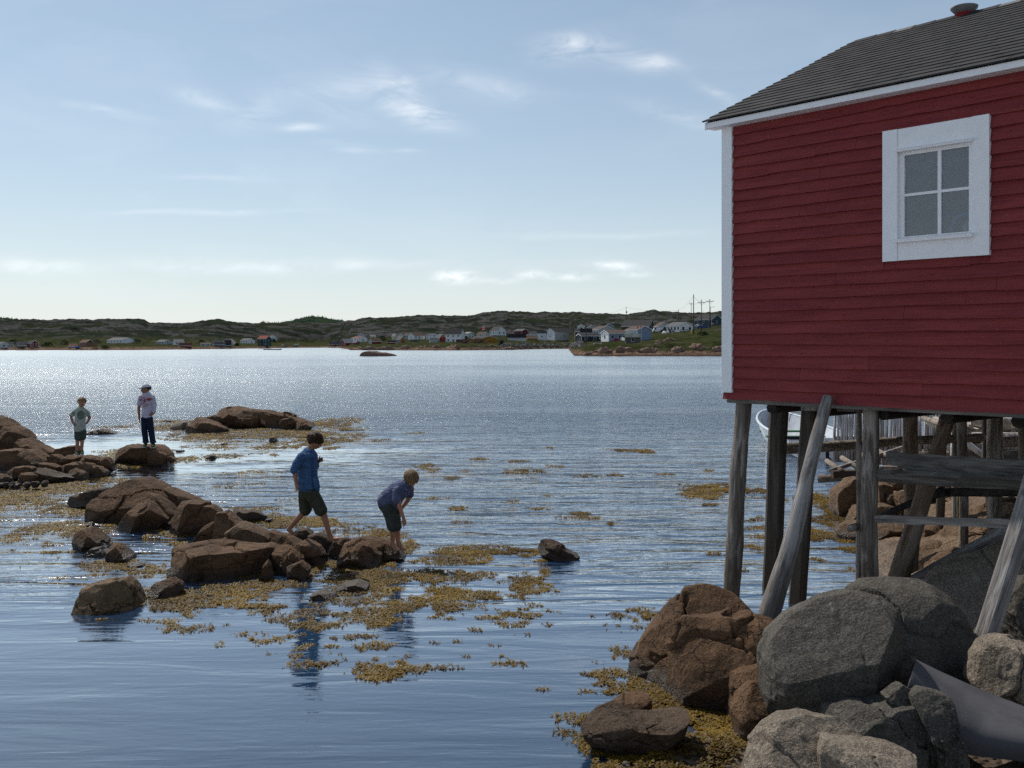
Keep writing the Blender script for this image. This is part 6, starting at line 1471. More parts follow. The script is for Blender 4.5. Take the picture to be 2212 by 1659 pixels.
# flags
def flag(z, x0, x1, y0, y1, label, pole_y, px):
    u = px / z[0] + z[1]; vb = pole_y / z[0] + z[2]; Y, zb = place(u, vb); k = Y / F / z[0]
    X = (u - CX) / F * Y; zt = CAMH + (HY - (y0 / z[0] + z[2])) / F * Y; w = (px - x0) * k; h = (y1 - y0) * k * .72; sg = -1
    e = empty('flag', (X, Y, zb), label, 'flag')
    mb = MB(); mb.tube([(0, 0, 0), (0, 0, zt - zb + .3)], .05, 6); mb.build('flagpole', simple('flagpole_white', (.6, .6, .6), .5), e)
    red, wh = simple('flag_red', (.55, .02, .03), .8, .05), simple('flag_white', (.75, .75, .75), .8, .05)
    def pt(s, t, d=0): return (sg * w * s, .12 * math.sin(s * 6) - d, zt - zb - h * t - w * .28 * s)
    for nm, a, b, mt in (('red_band', 0, .27, red), ('white_field', .27, .73, wh), ('red_band', .73, 1, red)):
        V = []; Fc = []
        for i in range(5):
            s = a + (b - a) * i / 4; V += [pt(s, 0), pt(s, 1)]
            if i: Fc.append((2 * i - 2, 2 * i - 1, 2 * i + 1, 2 * i))
        mesh_obj(nm, V, Fc, mt, e)
    leaf = [(.5, .12), (.54, .26), (.58, .22), (.57, .42), (.62, .36), (.64, .42), (.69, .40), (.66, .52), (.60, .66), (.515, .64), (.515, .82), (.485, .82), (.485, .64), (.40, .66), (.34, .52), (.31, .40), (.36, .42), (.38, .36), (.43, .42), (.42, .22), (.46, .26)]
    V = [pt(.27 + .46 * ((a - .31) / .38), b, .03) for a, b in leaf]; n = len(V); c = pt(.5, .5, .03)
    mesh_obj('maple_leaf', V + [c], [(i, (i + 1) % n, n) for i in range(n)], red, e)
flag(VC, 1840, 1897, 458, 503, 'red and white maple leaf flag flying left of the large white house', 575, 1899)
flag(VE, 632, 706, 724, 775, 'red and white maple leaf flag before the two-storey blue-grey house', 990, 708)
# vehicles
def vehicle(z, x0, x1, yt, yb, kind, colr, label, dback=0):
    u = (x0 + x1) / 2 / z[0] + z[1]; vb = yb / z[0] + z[2]; Y, zb = place(u, vb); Y += dback; k = Y / F / z[0]; L = (x1 - x0) * k; H = (yb - yt) * k
    e = empty({'van': 'van', 'truck': 'pickup_truck', 'car': 'car', 'flat': 'flatbed_truck'}[kind], ((u - CX) / F * Y, Y, zb), label, {'van': 'van', 'truck': 'truck', 'car': 'car', 'flat': 'truck'}[kind])
    pr = {'van': [(-.5, .18), (-.5, .52), (-.44, .58), (-.30, .98), (-.2, 1), (.46, 1), (.5, .9), (.5, .18)], 'car': [(-.5, .2), (-.5, .5), (-.3, .6), (-.14, .98), (.22, 1), (.38, .64), (.5, .55), (.5, .2)],
          'truck': [(-.5, .2), (-.5, .55), (-.28, .6), (-.18, 1), (.1, 1), (.16, .62), (.5, .6), (.5, .2)], 'flat': [(-.5, .3), (-.5, .8), (-.42, .95), (-.30, .95), (-.27, .45), (.5, .45), (.5, .3)]}[kind]
    w = min(1.9, L * .42); V = [(a * L, -w / 2, b * H) for a, b in pr] + [(a * L, w / 2, b * H) for a, b in pr]; n = len(pr)
    Fc = [tuple(range(n)), tuple(range(2 * n - 1, n - 1, -1))] + [(i, n + i, n + (i + 1) % n, (i + 1) % n) for i in range(n)]
    mesh_obj('body', V, Fc, simple('car_paint_' + label.split()[0] + colr[0], colr[1], .3), e)
    if kind != 'flat':
        wp = {'van': [(-.40, .60), (-.29, .92), (-.12, .92), (-.12, .60)], 'car': [(-.24, .62), (-.12, .90), (.2, .92), (.30, .64)], 'truck': [(-.23, .62), (-.16, .92), (.06, .92), (.08, .62)]}[kind]
        mesh_obj('side_window', [(a * L, -w / 2 - .02, b * H) for a, b in wp], [(0, 3, 2, 1)], MATS['far_pane'], e)
    for s in (-.32, .32):
        for sd in (-1, 1):
            mb = MB(); mb.tube([(s * L, sd * (w / 2 - .22), .33 * min(1, H / 1.5)), (s * L, sd * (w / 2 + .02), .33 * min(1, H / 1.5))], .33 * min(1, H / 1.5), 10); mb.build('wheel', simple('tyre', (.02, .02, .02), .8), e)
    return e
vehicle(VE, 893, 1050, 768, 848, 'van', ('w', (.72, .73, .75)), 'white van parked left of the dark pickup on the rise')
vehicle(VE, 1030, 1178, 765, 848, 'truck', ('k', (.05, .055, .06)), 'dark pickup truck parked between the white van and flatbed')
vehicle(VE, 1170, 1292, 782, 850, 'flat', ('k', (.07, .065, .06)), 'dark flatbed truck loaded with gear by the white bungalow')
vehicle(VE, 1638, 1832, 728, 778, 'van', ('b', (.05, .08, .22)), 'blue minivan parked below the dark teal house')
vehicle(VE, 1618, 1745, 710, 738, 'car', ('w', (.66, .67, .70)), 'white car behind the blue minivan')
vehicle(VE, 1895, 1950, 692, 730, 'car', ('g', (.25, .27, .30)), 'grey car at the corner of the dark teal house')
vehicle(VD, 1755, 1812, 868, 945, 'truck', ('g', (.45, .52, .52)), 'pale truck parked right of the navy lean-to')
vehicle(VD, -15, 75, 930, 972, 'car', ('k', (.05, .06, .07)), 'dark car parked by the grey lamp pole')
vehicle(VB, 1700, 1745, 0, 0, 'car', ('k', (.05, .06, .07)), '') if False else None
def dome_thing(name, z, x0, x1, yt, yb, mat, label, cat):
    u = (x0 + x1) / 2 / z[0] + z[1]; vb = yb / z[0] + z[2]; Y, zb = place(u, vb); k = Y / F / z[0]; w = (x1 - x0) * k / 2; h = (yb - yt) * k
    mb = MB(); mb.ell((0, 0, 0), (w, w * .8, h), 16, 10); o = mb.build(name, mat, smooth=True, label=label, cat=cat); o.location = ((u - CX) / F * Y, Y, zb); return o
dome_thing('domed_tank', VE, 1055, 1132, 826, 866, simple('tank_white', (.7, .7, .72), .5), 'white domed tank on the grass below the dark pickup', 'tank')  # the white dome is built as a tank
# fences
def fence_far(z, xs, yb, h, label, mat, name='fence', boards=2, sp=1.6):
    pts = []
    for x, y in zip(xs, yb):
        u = x / z[0] + z[1]; v = y / z[0] + z[2]; Y, zz = place(u, v); pts.append(Vector(((u - CX) / F * Y, Y, zz)))
    e = empty(name, pts[0], label, 'fence'); o0 = pts[0]; mb = MB()
    for a, b in zip(pts[:-1], pts[1:]):
        n = max(1, int((b - a).length / sp))
        for i in range(n + 1):
            p = a.lerp(b, i / n) - o0; m_ = MB(); m_.box((p.x - .06, p.y - .06, p.z - .2), (p.x + .06, p.y + .06, p.z + h)); m_.build('fence_post', mat, e)
        for k in range(boards):
            zz = h * (k + .8) / boards; m_ = MB(); m_.bar(a - o0 + Vector((0, -.08, zz)), b - o0 + Vector((0, -.08, zz)), .05, h / boards * (.86 if boards > 3 else .3)); m_.build('rail', mat, e)
fence_far(VA, (945, 1145), (708, 705), 2.6, 'tall brown board fence on the far left shore', simple('brown_boards', (.16, .095, .06), .9), boards=7, sp=4)
fence_far(VE, (180, 420), (990, 988), 1.1, 'low white fence before the blue-grey bungalow', trimM, boards=6, sp=1.0)
fence_far(VE, (1360, 1500), (855, 845), 1.1, 'thin wire fence left of the tallest power pole', poleM)
fence_far(VC, (2030, 2120), (650, 648), 1.6, 'rail fence between ochre garage and lamp pole', poleM)
# shrubs
def shrub(z, x0, x1, yt, yb, mat, label, n=140, name='shrub', cat='shrub', seed=1):
    u = (x0 + x1) / 2 / z[0] + z[1]; vb = yb / z[0] + z[2]; Y, zb = place(u, vb); k = Y / F / z[0]; w = (x1 - x0) * k / 2; h = (yb - yt) * k
    r = random.Random(seed); mb = MB()
    for i in range(n):
        a = r.uniform(0, 6.28); t = r.random(); q = math.sqrt(r.random()); zz = h * (1 - (1 - t) ** 1.4) * .95
        rr = w * q * math.sqrt(max(.05, 1 - (zz / h) ** 2)); p = Vector((rr * math.cos(a), rr * math.sin(a) * .7, zz)); s = r.uniform(.10, .24) * min(2, h)
        d1 = Vector((r.gauss(0, 1), r.gauss(0, 1), r.gauss(0, 1))).normalized() * s; d2 = Vector((r.gauss(0, 1), r.gauss(0, 1), r.gauss(0, 1))).normalized() * s
        mb.add([p - d1, p + d2, p + d1, p - d2], [(0, 1, 2, 3)])
    e = empty(name, ((u - CX) / F * Y, Y, zb), label, cat)
    mb.build('foliage', mat, e); m2 = MB(); m2.tube([(0, 0, -.2), (0, 0, h * .6)], .08, 5); m2.build('stem', poleM, e); return e
gm = simple('leaf_green', (.035, .055, .018), .8, .5, 2, world_co=True); dg = simple('leaf_dark', (.016, .03, .014), .8, .5, 2, world_co=True)
shrub(VE, 208, 328, 952, 1002, simple('red_flowers', (.28, .02, .04), .8, .4, 3), 'dark red flowering bush by the low white fence', seed=5)
SHR = [(VA, 480, 640, 648, 700, dg, 'dark thicket right of the tiny white shed'), (VA, 700, 820, 625, 675, dg, 'dark thicket left of the rust-roofed grey house'), (VA, 820, 960, 480, 520, dg, 'dark clump high on the rocky left hill'), (VA, 1535, 1700, 610, 668, dg, 'dark thicket at the right end of the long white hall'), (VA, 1180, 1300, 690, 722, gm, 'scrub on the shore below the long white hall'),
       (VA, 80, 230, 615, 665, dg, 'dark trees behind the leftmost far houses'), (VA, 1070, 1210, 620, 660, dg, 'dark trees left of the long white hall'), (VB, 880, 960, 590, 640, dg, 'dark trees left of the dark green house'), (VB, 1195, 1330, 600, 645, dg, 'dark scrub right of the dark green house'), (VB, 1880, 1990, 590, 640, gm, 'bushes behind the stilted red sheds'),
       (VB, 260, 360, 620, 660, dg, 'scrub above the flat-roofed grey-white shed'), (VC, 600, 740, 575, 630, dg, 'dark scrub left of the narrow cream house'), (VC, 1620, 1700, 575, 618, gm, 'green bush between big white house and ochre garage'), (VC, 2050, 2110, 640, 680, gm, 'grass-green bush at the ochre garage corner'), (VD, 60, 230, 560, 640, dg, 'dark heath patch on the hill behind the lamp pole'),
       (VC, 1030, 1110, 618, 640, gm, 'small bush before the porch house'), (VE, 1640, 1860, 840, 900, gm, 'tussock around the mound right of the tallest pole'), (VE, 380, 450, 700, 800, dg, 'dark spruce at the left end of the brown-roofed hall'), (VE, 2090, 2180, 670, 720, gm, 'green bush at the right of the dark teal house'), (VB, 700, 760, 655, 690, dg, 'scrub beside the little white outbuilding')]
for i, (z, a, b, c, d, mt, l) in enumerate(SHR): shrub(z, a, b, c, d, mt, l, 260, seed=20 + i)
# small boats on the far beach
def far_boat(z, x0, x1, yt, yb, col, label, Yd=None):
    u = (x0 + x1) / 2 / z[0] + z[1]; vb = yb / z[0] + z[2]
    if Yd is None: Y, zb = place(u, vb)
    else: Y, zb = Yd, -.05
    k = Y / F / z[0]; L = (x1 - x0) * k; h = max(.5, (yb - yt) * k)
    V = []; Fc = []; n = 8
    for i in range(n + 1):
        t = i / n; w = .9 * (math.sin(math.pi * min(1, t * .75 + .25)) ** .6) * (1 if t < 1 else .05) + .02; sh = h * (.75 + .3 * t * t); x = -L / 2 + L * t
        V += [(x, -w, sh), (x, -w * .7, .12), (x, 0, .0), (x, w * .7, .12), (x, w, sh)]
        if i:
            for j in range(4): Fc.append(((i - 1) * 5 + j, (i - 1) * 5 + j + 1, i * 5 + j + 1, i * 5 + j))
    Fc.append((0, 1, 2, 3, 4)); Fc += [(5 * i, 5 * i + 5, 5 * i + 9, 5 * i + 4) for i in range(n)]
    o = mesh_obj('boat', V, Fc, simple('boat_paint_' + col[0], col[1], .5), label=label, cat='boat'); o.location = ((u - CX) / F * Y, Y, zb); return o
far_boat(VB, 1045, 1258, 708, 724, ('g', (.30, .31, .32)), 'long grey boat lying off the green house', 560)
far_boat(VB, 1255, 1335, 695, 708, ('d', (.14, .15, .16)), 'dark grey boat pulled up right of the long grey one')
far_boat(VB, 1375, 1455, 692, 706, ('d', (.14, .15, .16)), 'dark boat on the shingle left of the grey boulders')
far_boat(VB, 1403, 1462, 663, 680, ('w', (.7, .7, .7)), 'white boat turned over on the grass beyond the dark ones')
far_boat(VB, 1253, 1282, 670, 686, ('w', (.7, .7, .7)), 'tiny white boat on the bank near the green house')
far_boat(VC, 1005, 1112, 620, 642, ('d', (.14, .15, .16)), 'dark upturned boat in front of the porch house')
far_boat(VD, 1660, 1800, 985, 1005, ('w', (.7, .7, .7)), 'white hull lying on the rocks below the navy lean-to')
far_boat(VA, 890, 945, 705, 718, ('b', (.03, .12, .5)), 'bright blue boat beside the brown board fence')
# woodpile by the garage
wp = empty('woodpile', label='dark heap of firewood before the ochre garage', cat='woodpile'); Yp, zp = place(1775 / 5.461 + 702, 621 + 658 / 5.461); wp.location = ((1775 / 5.461 + 702 - CX) / F * Yp, Yp, zp)
r = random.Random(9)
for i in range(40):
    mb = MB(); x = r.uniform(-8, 8); z0 = r.uniform(0, 4.4) * (1 - abs(x) / 9); a = r.uniform(-.3, .3); y = r.uniform(-1, 1); mb.tube([(x - 1.8, y - .5, z0 + .2), (x + 1.8, y - .3, z0 + .2 + 3.6 * a)], .2, 5); mb.build('log', poleM, wp)
# ------------------------------------------------------------------ the four boys
def skin_mat(name, c):
    m, T = newmat(name); P = objco(T)
    n = T.noise(P, 9, 4, .6)
    col = T.mix(T.maprange(n, .35, .7), c4(c), c4((c[0] * .82, c[1] * .70, c[2] * .66)))
    finish(T, princ(T, Base_Color=col, Roughness=.55, Subsurface_Weight=.08, Subsurface_Scale=.01)); return m
SK1 = skin_mat('skin_tan', (.27, .145, .095)); SK2 = skin_mat('skin_light', (.33, .18, .12))
def cloth(name, c, c2=None, scale=26, wr=.6):
    m, T = newmat(name); P = objco(T)
    w = T.noise(T.mapping(P, (7, 7, 15), rot=(.5, .4, .3)), 1.0, 4, .55, 1.6); f = T.noise(P, 260, 2, .5); b = T.noise(P, 8, 4, .6)
    col = T.mix(T.maprange(f, .35, .65), c4(shade(c, .8)), c4(shade(c, 1.15))); col = T.mix(T.maprange(b, .4, .7, 0, .5), col, c4(c2 or shade(c, .75)))
    h = T.m('ADD', T.m('MULTIPLY', w, 1.0), T.m('MULTIPLY', f, .04))
    finish(T, princ(T, Base_Color=col, Roughness=.9, Normal=T.bump(h, min(1, wr * 1.5), .07))); return m
def hairm(name, c, c2):
    m, T = newmat(name); P = objco(T)
    n = T.noise(T.mapping(P, (70, 70, 9)), 1.0, 4, .6, .3)
    col = T.mix(T.maprange(n, .35, .65), c4(c), c4(c2))
    finish(T, princ(T, Base_Color=col, Roughness=.5, Normal=T.bump(n, 1.0, .02))); return m
def frame_from(f, up=(0, 0, 1)):
    f = Vector(f).normalized(); r = f.cross(Vector(up)).normalized(); u = r.cross(f).normalized()
    return Matrix(((r.x, f.x, u.x), (r.y, f.y, u.y), (r.z, f.z, u.z)))       # local x right, y forward, z up
def remesh(o, vox, smooth=2, decim=0):
    m = o.modifiers.new('remesh', 'REMESH'); m.mode = 'VOXEL'; m.voxel_size = vox; m.use_smooth_shade = True
    s = o.modifiers.new('smooth', 'SMOOTH'); s.factor = .5; s.iterations = smooth
    return o
def limb(mb, pts, rads, n=12):
    mb.tube(pts, rads, n)
    for p, r in zip(pts, rads): mb.ell(p, (r, r, r), 10, 8)
def hand(mb, wrist, tip, side, size, curl=.35, point=False, spread=.5):
    """palm and five fingers from wrist towards tip; side = direction of the thumb"""
    w, t = Vector(wrist), Vector(tip); d = (t - w).normalized(); s = Vector(side); s = (s - d * s.dot(d)).normalized(); nrm = d.cross(s)
    L = size; pc = w + d * L * .28; Mx = Matrix(((s.x, nrm.x, d.x), (s.y, nrm.y, d.y), (s.z, nrm.z, d.z)))
    mb.ell(pc, (L * .23, L * .10, L * .30), 12, 8, Mx)
    for i in range(4):
        off = (1.5 - i) * L * .115; ln = L * (.40, .45, .42, .33)[i]; c = curl * (1.0 + .15 * i)
        if point: c = .12 if i == 0 else 1.5
        b0 = w + d * L * .46 + s * off; dirv = d + s * (1.5 - i) * .10 * spread; r = L * .052
        a1 = b0 + (dirv * math.cos(c * .4) + nrm * math.sin(c * .4)).normalized() * ln * .45
        a2 = a1 + (dirv * math.cos(c * 1.2) + nrm * math.sin(c * 1.2)).normalized() * ln * .32
        a3 = a2 + (dirv * math.cos(c * 1.9) + nrm * math.sin(c * 1.9)).normalized() * ln * .25
        limb(mb, [w + d * L * .3 + s * off * .8, b0, a1, a2, a3], [r * 1.1, r * 1.1, r, r * .92, r * .75], 8)
    tb = w + d * L * .14 + s * L * .16
    limb(mb, [tb, tb + (d * .5 + s * .75).normalized() * L * .20, tb + (d * .75 + s * .6).normalized() * L * .38], [L * .075, L * .062, L * .048], 8)
def foot(mb, ankle, heel, toe, h, r=.036):
    a, he, to = Vector(ankle), Vector(heel), Vector(toe); d = (to - he).normalized(); L = (to - he).length
    up = Vector((0, 0, 1)); up = (up - d * up.dot(d)).normalized(); s = d.cross(up)
    mb.ell(he + d * r * .7 + up * r * .8, (r, r * .9, r), 10, 8)
    limb(mb, [a, he + d * L * .22 + up * h * .6], [r * .95, r * 1.05])
    limb(mb, [he + d * L * .18 + up * h * .55, he + d * L * .5 + up * h * .32, he + d * L * .78 + up * .016], [r * 1.0, r * .92, r * .55])
    for q in (-1, 1): limb(mb, [he + d * L * .2 + s * q * r * .3 + up * r * .55, he + d * L * .75 + s * q * r * .65 + up * .017], [r * .7, r * .5])
    for i in range(5):
        o = s * (i - 2) * r * .40; ln = L * (.98 - abs(i - 1) * .035 - (i > 2) * .03); rr_ = r * (.34 if i else .42)
        limb(mb, [he + d * L * .74 + o + up * .016, he + d * ln + o * 1.1 + up * .011], [rr_ * 1.05, rr_ * .85], 8)
def head_mesh(mb, c, R, M, nose=1.0):
    """c centre of the skull, R half height of the head, M local frame (x right, y forward, z up)"""
    P = lambda x, y, z: Vector(c) + M @ Vector((x * R, y * R, z * R))
    E = lambda p, r, nu=14, nv=10: mb.ell(P(*p), (r[0] * R, r[1] * R, r[2] * R), nu, nv, M)
    E((0, -.10, .22), (.70, .84, .76), 20, 14); E((0, .16, -.20), (.58, .60, .68)); E((0, .36, -.66), (.32, .34, .26)); E((0, .50, .05), (.50, .30, .42))
    for s in (-1, 1):
        E((s * .30, .52, -.22), (.22, .20, .22)); E((s * .71, -.02, -.06), (.07, .16, .22)); E((s * .24, .70, .20), (.20, .10, .06)); E((s * .40, .10, -.52), (.20, .30, .24))
    mb.tube([P(0, .74, .12), P(0, .88, -.10), P(0, .96, -.22)], [.07 * R, .09 * R, .12 * R], 8); E((0, .90, -.24), (.15, .12, .09))
    E((0, .76, -.46), (.20, .12, .05)); E((0, .74, -.56), (.17, .12, .05))
def face_parts(o, c, R, M, lipm, eyem, parent):
    P = lambda x, y, z: Vector(c) + M @ Vector((x * R, y * R, z * R))
    for s in (-1, 1):
        e = MB(); e.ell(P(s * .26, .73, .06), (.11 * R, .07 * R, .055 * R), 10, 8, M); e.build('eye', eyem, parent, smooth=True)
        b = MB(); b.tube([P(s * .10, .83, .21), P(s * .26, .84, .26), P(s * .42, .72, .22)], [.03 * R, .038 * R, .025 * R], 6); b.build('eyebrow', parent['hm'] if False else lipm[1], parent, smooth=True)
    m_ = MB(); m_.tube([P(-.20, .76, -.50), P(-.08, .86, -.50), P(0, .88, -.505), P(.08, .86, -.50), P(.20, .76, -.50)], [.02 * R, .042 * R, .038 * R, .042 * R, .02 * R], 6); m_.build('mouth', lipm[0], parent, smooth=True)
def hair(name, c, R, M, mat, parent, seed=1, fringe=.35, side=-.15, back=-.55, puff=1.0, lift=0.0, rag=.10):
    """cap of hair: a closed shell thrown over the skull with a ragged lower edge"""
    D, Fc = cs(26); D = D.copy(); r = fbm(np.stack([D[:, 0] * 7, D[:, 1] * 7, D[:, 2] * 1.2], 1), 3, seed)
    az = np.arctan2(D[:, 0], D[:, 1])                       # 0 forward
    a = np.abs(az) / np.pi
    lim = np.interp(a, [0, .22, .34, .50, .62, 1], [fringe, fringe - .02, fringe * .6 + side * .4, side, back * .8, back]) + r * rag
    z = D[:, 2]; keep = z > lim
    Rx, Ry, Rz = .80 * puff, .93 * puff, .86 * puff
    z2 = np.where(keep, z, lim - .02); k = np.sqrt(np.maximum(0, 1 - np.clip(z2, -1, 1) ** 2)) / np.maximum(1e-6, np.sqrt(1 - np.clip(z, -.9999, .9999) ** 2))
    k = np.where(keep, 1, np.where(z > lim - .25, k, k * .55))
    X = D[:, 0] * Rx * k * (1 + .03 * r); Y = (D[:, 1] * Ry * k - .10) * (1 + .02 * r) ; Z = np.where(keep, z * Rz, (lim - .02) * Rz + np.where(z > lim - .25, 0, .16)) + .22 + .02 * r
    st = fbm(np.stack([az * 9, z * 1.5, az * 0], 1), 3, seed + 3, .6, ridged=True); sw = 1 + .055 * st * np.clip(1.1 - z, 0, 1); X = X * sw; Y = Y * sw
    V = np.stack([X, Y, Z], 1) * R; Mn = np.array(M); V = V @ Mn.T
    o = mesh_obj(name, V, Fc, mat, parent, smooth=True); o.location = Vector(c); return o
def person(label, z, Y0, spec, group='boys exploring the shore rocks'):
    pass
def PX(z, Y0): return lambda x, y, dy=0.0: at(x / z[0] + z[1], y / z[0] + z[2], Y0) + Vector((0, dy, 0))
eye_d = simple('eye_dark', (.02, .015, .012), .2); lip1 = simple('lip', (.30, .10, .08), .5, .1); brow_d = simple('brow_dark', (.05, .03, .02), .8); brow_l = simple('brow_light', (.22, .14, .07), .8)
ZK = (5.12, 540, 907.3); ZC = (5.12, 0, 810.1)

# --- boy striding from rock to rock, blue shirt
Y0 = 14.3; p = PX(ZK, Y0); k = Y0 / F / 5.12                # metres per traced unit
e = empty('person', p(650, 1290), 'dark haired barefoot boy in blue shirt striding across the reef, head bowed', 'person', 'boys exploring the shore rocks'); o0 = e.location.copy()
def Q(x, y, dy=0.0): return p(x, y, dy) - o0
HM1 = frame_from((.93, -.12, -.50))
body = MB(); hc = Q(722, 232); R = 88 * k; head_mesh(body, hc, R, HM1)
limb(body, [Q(655, 345), Q(705, 262)], [.052, .050]); limb(body, [Q(640, 740), Q(625, 560), Q(640, 430), Q(655, 350)], [.10, .085, .085, .046])
body.ell(Q(635, 420), (.10, .12, .05)); body.ell(Q(645, 770), (.125, .13, .10))
limb(body, [Q(575, 425, -.13), Q(525, 560, -.19), Q(550, 680, -.22)], [.040, .037, .024]); hand(body, Q(548, 672, -.22), Q(565, 785, -.24), (.5, -.6, .3), .155, .45)
limb(body, [Q(680, 425, .12), Q(690, 540, .20), Q(745, 462, .16)], [.05, .036, .024]); hand(body, Q(738, 466, .15), Q(795, 440, .10), (.1, -.2, 1), .145, .6, spread=1.2)
limb(body, [Q(595, 790, .08), Q(600, 1010, .10), Q(425, 1205, .10)], [.075, .052, .030]); foot(body, Q(428, 1200, .10), Q(392, 1232, .12), Q(488, 1288, .02), .05, .033)
limb(body, [Q(690, 790, -.07), Q(815, 1000, -.08), Q(888, 1245, -.08)], [.078, .055, .033]); foot(body, Q(890, 1250, -.08), Q(885, 1335, -.07), Q(1042, 1297, -.12), .055, .034)
b1 = body.build('body', SK1, e, smooth=True); remesh(b1, .0058, 3)
face_parts(b1, hc, R, HM1, (lip1, brow_d), eye_d, e)
hair('hair', hc, R, HM1, hairm('hair_brown', (.016, .009, .005), (.055, .031, .017)), e, 3, fringe=.02, side=-.42, back=-.82, puff=1.12, rag=.22)
mb = MB(); mb.ell(hc + HM1 @ Vector((.72 * R, -.05 * R, -.08 * R)), (.09 * R, .17 * R, .22 * R), 10, 8, HM1); mb.build('ear', SK1, e, smooth=True)
shirt = MB(); BL1 = cloth('shirt_blue', (.055, .120, .25), (.036, .082, .18))
for (x, y, rx, ry, rz) in ((640, 400, .145, .155, .085), (632, 480, .145, .15, .12), (622, 580, .138, .14, .12), (630, 680, .145, .15, .12), (640, 745, .150, .16, .09), (660, 372, .10, .11, .06)): shirt.ell(Q(x, y), (rx, ry, rz), 16, 10)
limb(shirt, [Q(650, 395, 0), Q(645, 720, 0)], [.12, .14], 16)
limb(shirt, [Q(590, 400, -.12), Q(545, 470, -.17), Q(520, 535, -.20)], [.070, .064, .058]); limb(shirt, [Q(680, 405, .12), Q(695, 530, .20)], [.068, .056])
shirt.tube([Q(735, 620, -.10), Q(750, 720, -.08), Q(752, 790, -.05)], [.045, .05, .035], 8); shirt.tube([Q(520, 640, 0), Q(520, 780, .04)], [.05, .03], 8)
s1 = shirt.build('shirt', BL1, e, smooth=True); remesh(s1, .010, 4)
col = MB(); col.tube([Q(625, 310, .07), Q(612, 325, -.04), Q(655, 375, -.125), Q(700, 400, -.12)], [.014, .018, .020, .012], 8); col.build('collar', BL1, e, smooth=True)
plk = MB(); plk.tube([Q(716, 420, -.115), Q(715, 520, -.135), Q(712, 600, -.130), Q(716, 700, -.120), Q(728, 795, -.10)], .010, 6); plk.build('placket', cloth('shirt_blue_dark', (.035, .08, .19)), e, smooth=True)
OL = cloth('shorts_olive', (.052, .056, .040), (.035, .038, .028), wr=.8)
sho = MB(); sho.ell(Q(645, 800), (.145, .145, .11), 16, 10); limb(sho, [Q(600, 800, .06), Q(595, 900, .08), Q(598, 1005, .10)], [.100, .096, .088], 14); limb(sho, [Q(685, 800, -.05), Q(750, 900, -.07), Q(800, 990, -.08)], [.105, .098, .090], 14)
q = sho.build('shorts', OL, e, smooth=True); remesh(q, .009, 2)
for (a, b, rad) in (((598, 985, .10), (600, 1016, .10), .094), ((786, 970, -.08), (805, 1006, -.08), .094)):
    mb = MB(); mb.tube([Q(*a), Q(*b)], rad, 18, cap=False); mb.build('cuff', OL, e, smooth=True)

# --- boy bending forward, pointing at the weed
Y0 = 14.35; p = PX(ZK, Y0); k = Y0 / F / 5.12
e = empty('person', p(1640, 1440), 'fair haired barefoot boy in grey-blue shirt bending down and pointing at the weed', 'person', 'boys exploring the shore rocks'); o0 = e.location.copy()
def Q(x, y, dy=0.0): return p(x, y, dy) - o0
HM2 = frame_from((.50, -.62, -.62)); body = MB(); hc = Q(1785, 648, -.04); R = 84 * k; head_mesh(body, hc, R, HM2)
limb(body, [Q(1690, 740), Q(1755, 690, -.02)], [.055, .05]); limb(body, [Q(1520, 930), Q(1580, 850), Q(1665, 780)], [.10, .085, .075])
limb(body, [Q(1640, 775, -.15), Q(1668, 925, -.20), Q(1722, 1070, -.22)], [.044, .033, .023]); hand(body, Q(1718, 1062, -.22), Q(1738, 1150, -.23), (-.6, -.5, .1), .15, .5, point=True)
limb(body, [Q(1775, 775, .13), Q(1735, 900, .14), Q(1655, 1010, .06)], [.046, .035, .024]); hand(body, Q(1660, 1003, .06), Q(1636, 1060, .02), (.3, -.8, 0), .14, .7)
limb(body, [Q(1530, 930, -.07), Q(1590, 1110, -.09), Q(1582, 1340, -.05)], [.080, .055, .032]); foot(body, Q(1578, 1335, -.05), Q(1555, 1388, -.02), Q(1640, 1428, -.14), .055, .034)
limb(body, [Q(1550, 930, .08), Q(1615, 1120, .06), Q(1632, 1350, .05)], [.080, .055, .032]); foot(body, Q(1635, 1355, .05), Q(1625, 1395, .06), Q(1708, 1445, -.04), .055, .034)
b2 = body.build('body', SK2, e, smooth=True); remesh(b2, .0058, 3); face_parts(b2, hc, R, HM2, (lip1, brow_l), eye_d, e)
hair('hair', hc, R, HM2, hairm('hair_blond', (.085, .052, .026), (.27, .18, .10)), e, 7, fringe=-.02, side=-.72, back=-.85, puff=1.18, rag=.22)
SB = cloth('shirt_greyblue', (.105, .125, .215), (.075, .09, .165), wr=.8)
sh = MB(); 
for (x, y, r0) in ((1515, 895, .145), (1560, 850, .15), (1620, 800, .15), (1680, 765, .14), (1715, 745, .11), (1560, 900, .13), (1600, 880, .12)): sh.ell(Q(x, y), (r0, r0 * 1.1, r0), 16, 10)
limb(sh, [Q(1640, 770, -.13), Q(1635, 868, -.19)], [.068, .062]); limb(sh, [Q(1745, 765, .11), Q(1760, 840, .14)], [.07, .058]); sh.tube([Q(1600, 880, -.05), Q(1625, 985, -.05)], [.09, .03], 10)
q = sh.build('shirt', SB, e, smooth=True); remesh(q, .010, 4)
col = MB(); col.tube([Q(1700, 690, .05), Q(1705, 725, -.10), Q(1745, 765, -.16), Q(1790, 750, -.12)], [.014, .02, .02, .012], 8); col.build('collar', SB, e, smooth=True)
sho = MB(); sho.ell(Q(1525, 935), (.14, .145, .13), 16, 10); limb(sho, [Q(1530, 950, -.06), Q(1568, 1060, -.08), Q(1585, 1165, -.08)], [.110, .094, .084], 14); limb(sho, [Q(1545, 950, .07), Q(1600, 1090, .06), Q(1615, 1195, .06)], [.105, .085, .072], 14)
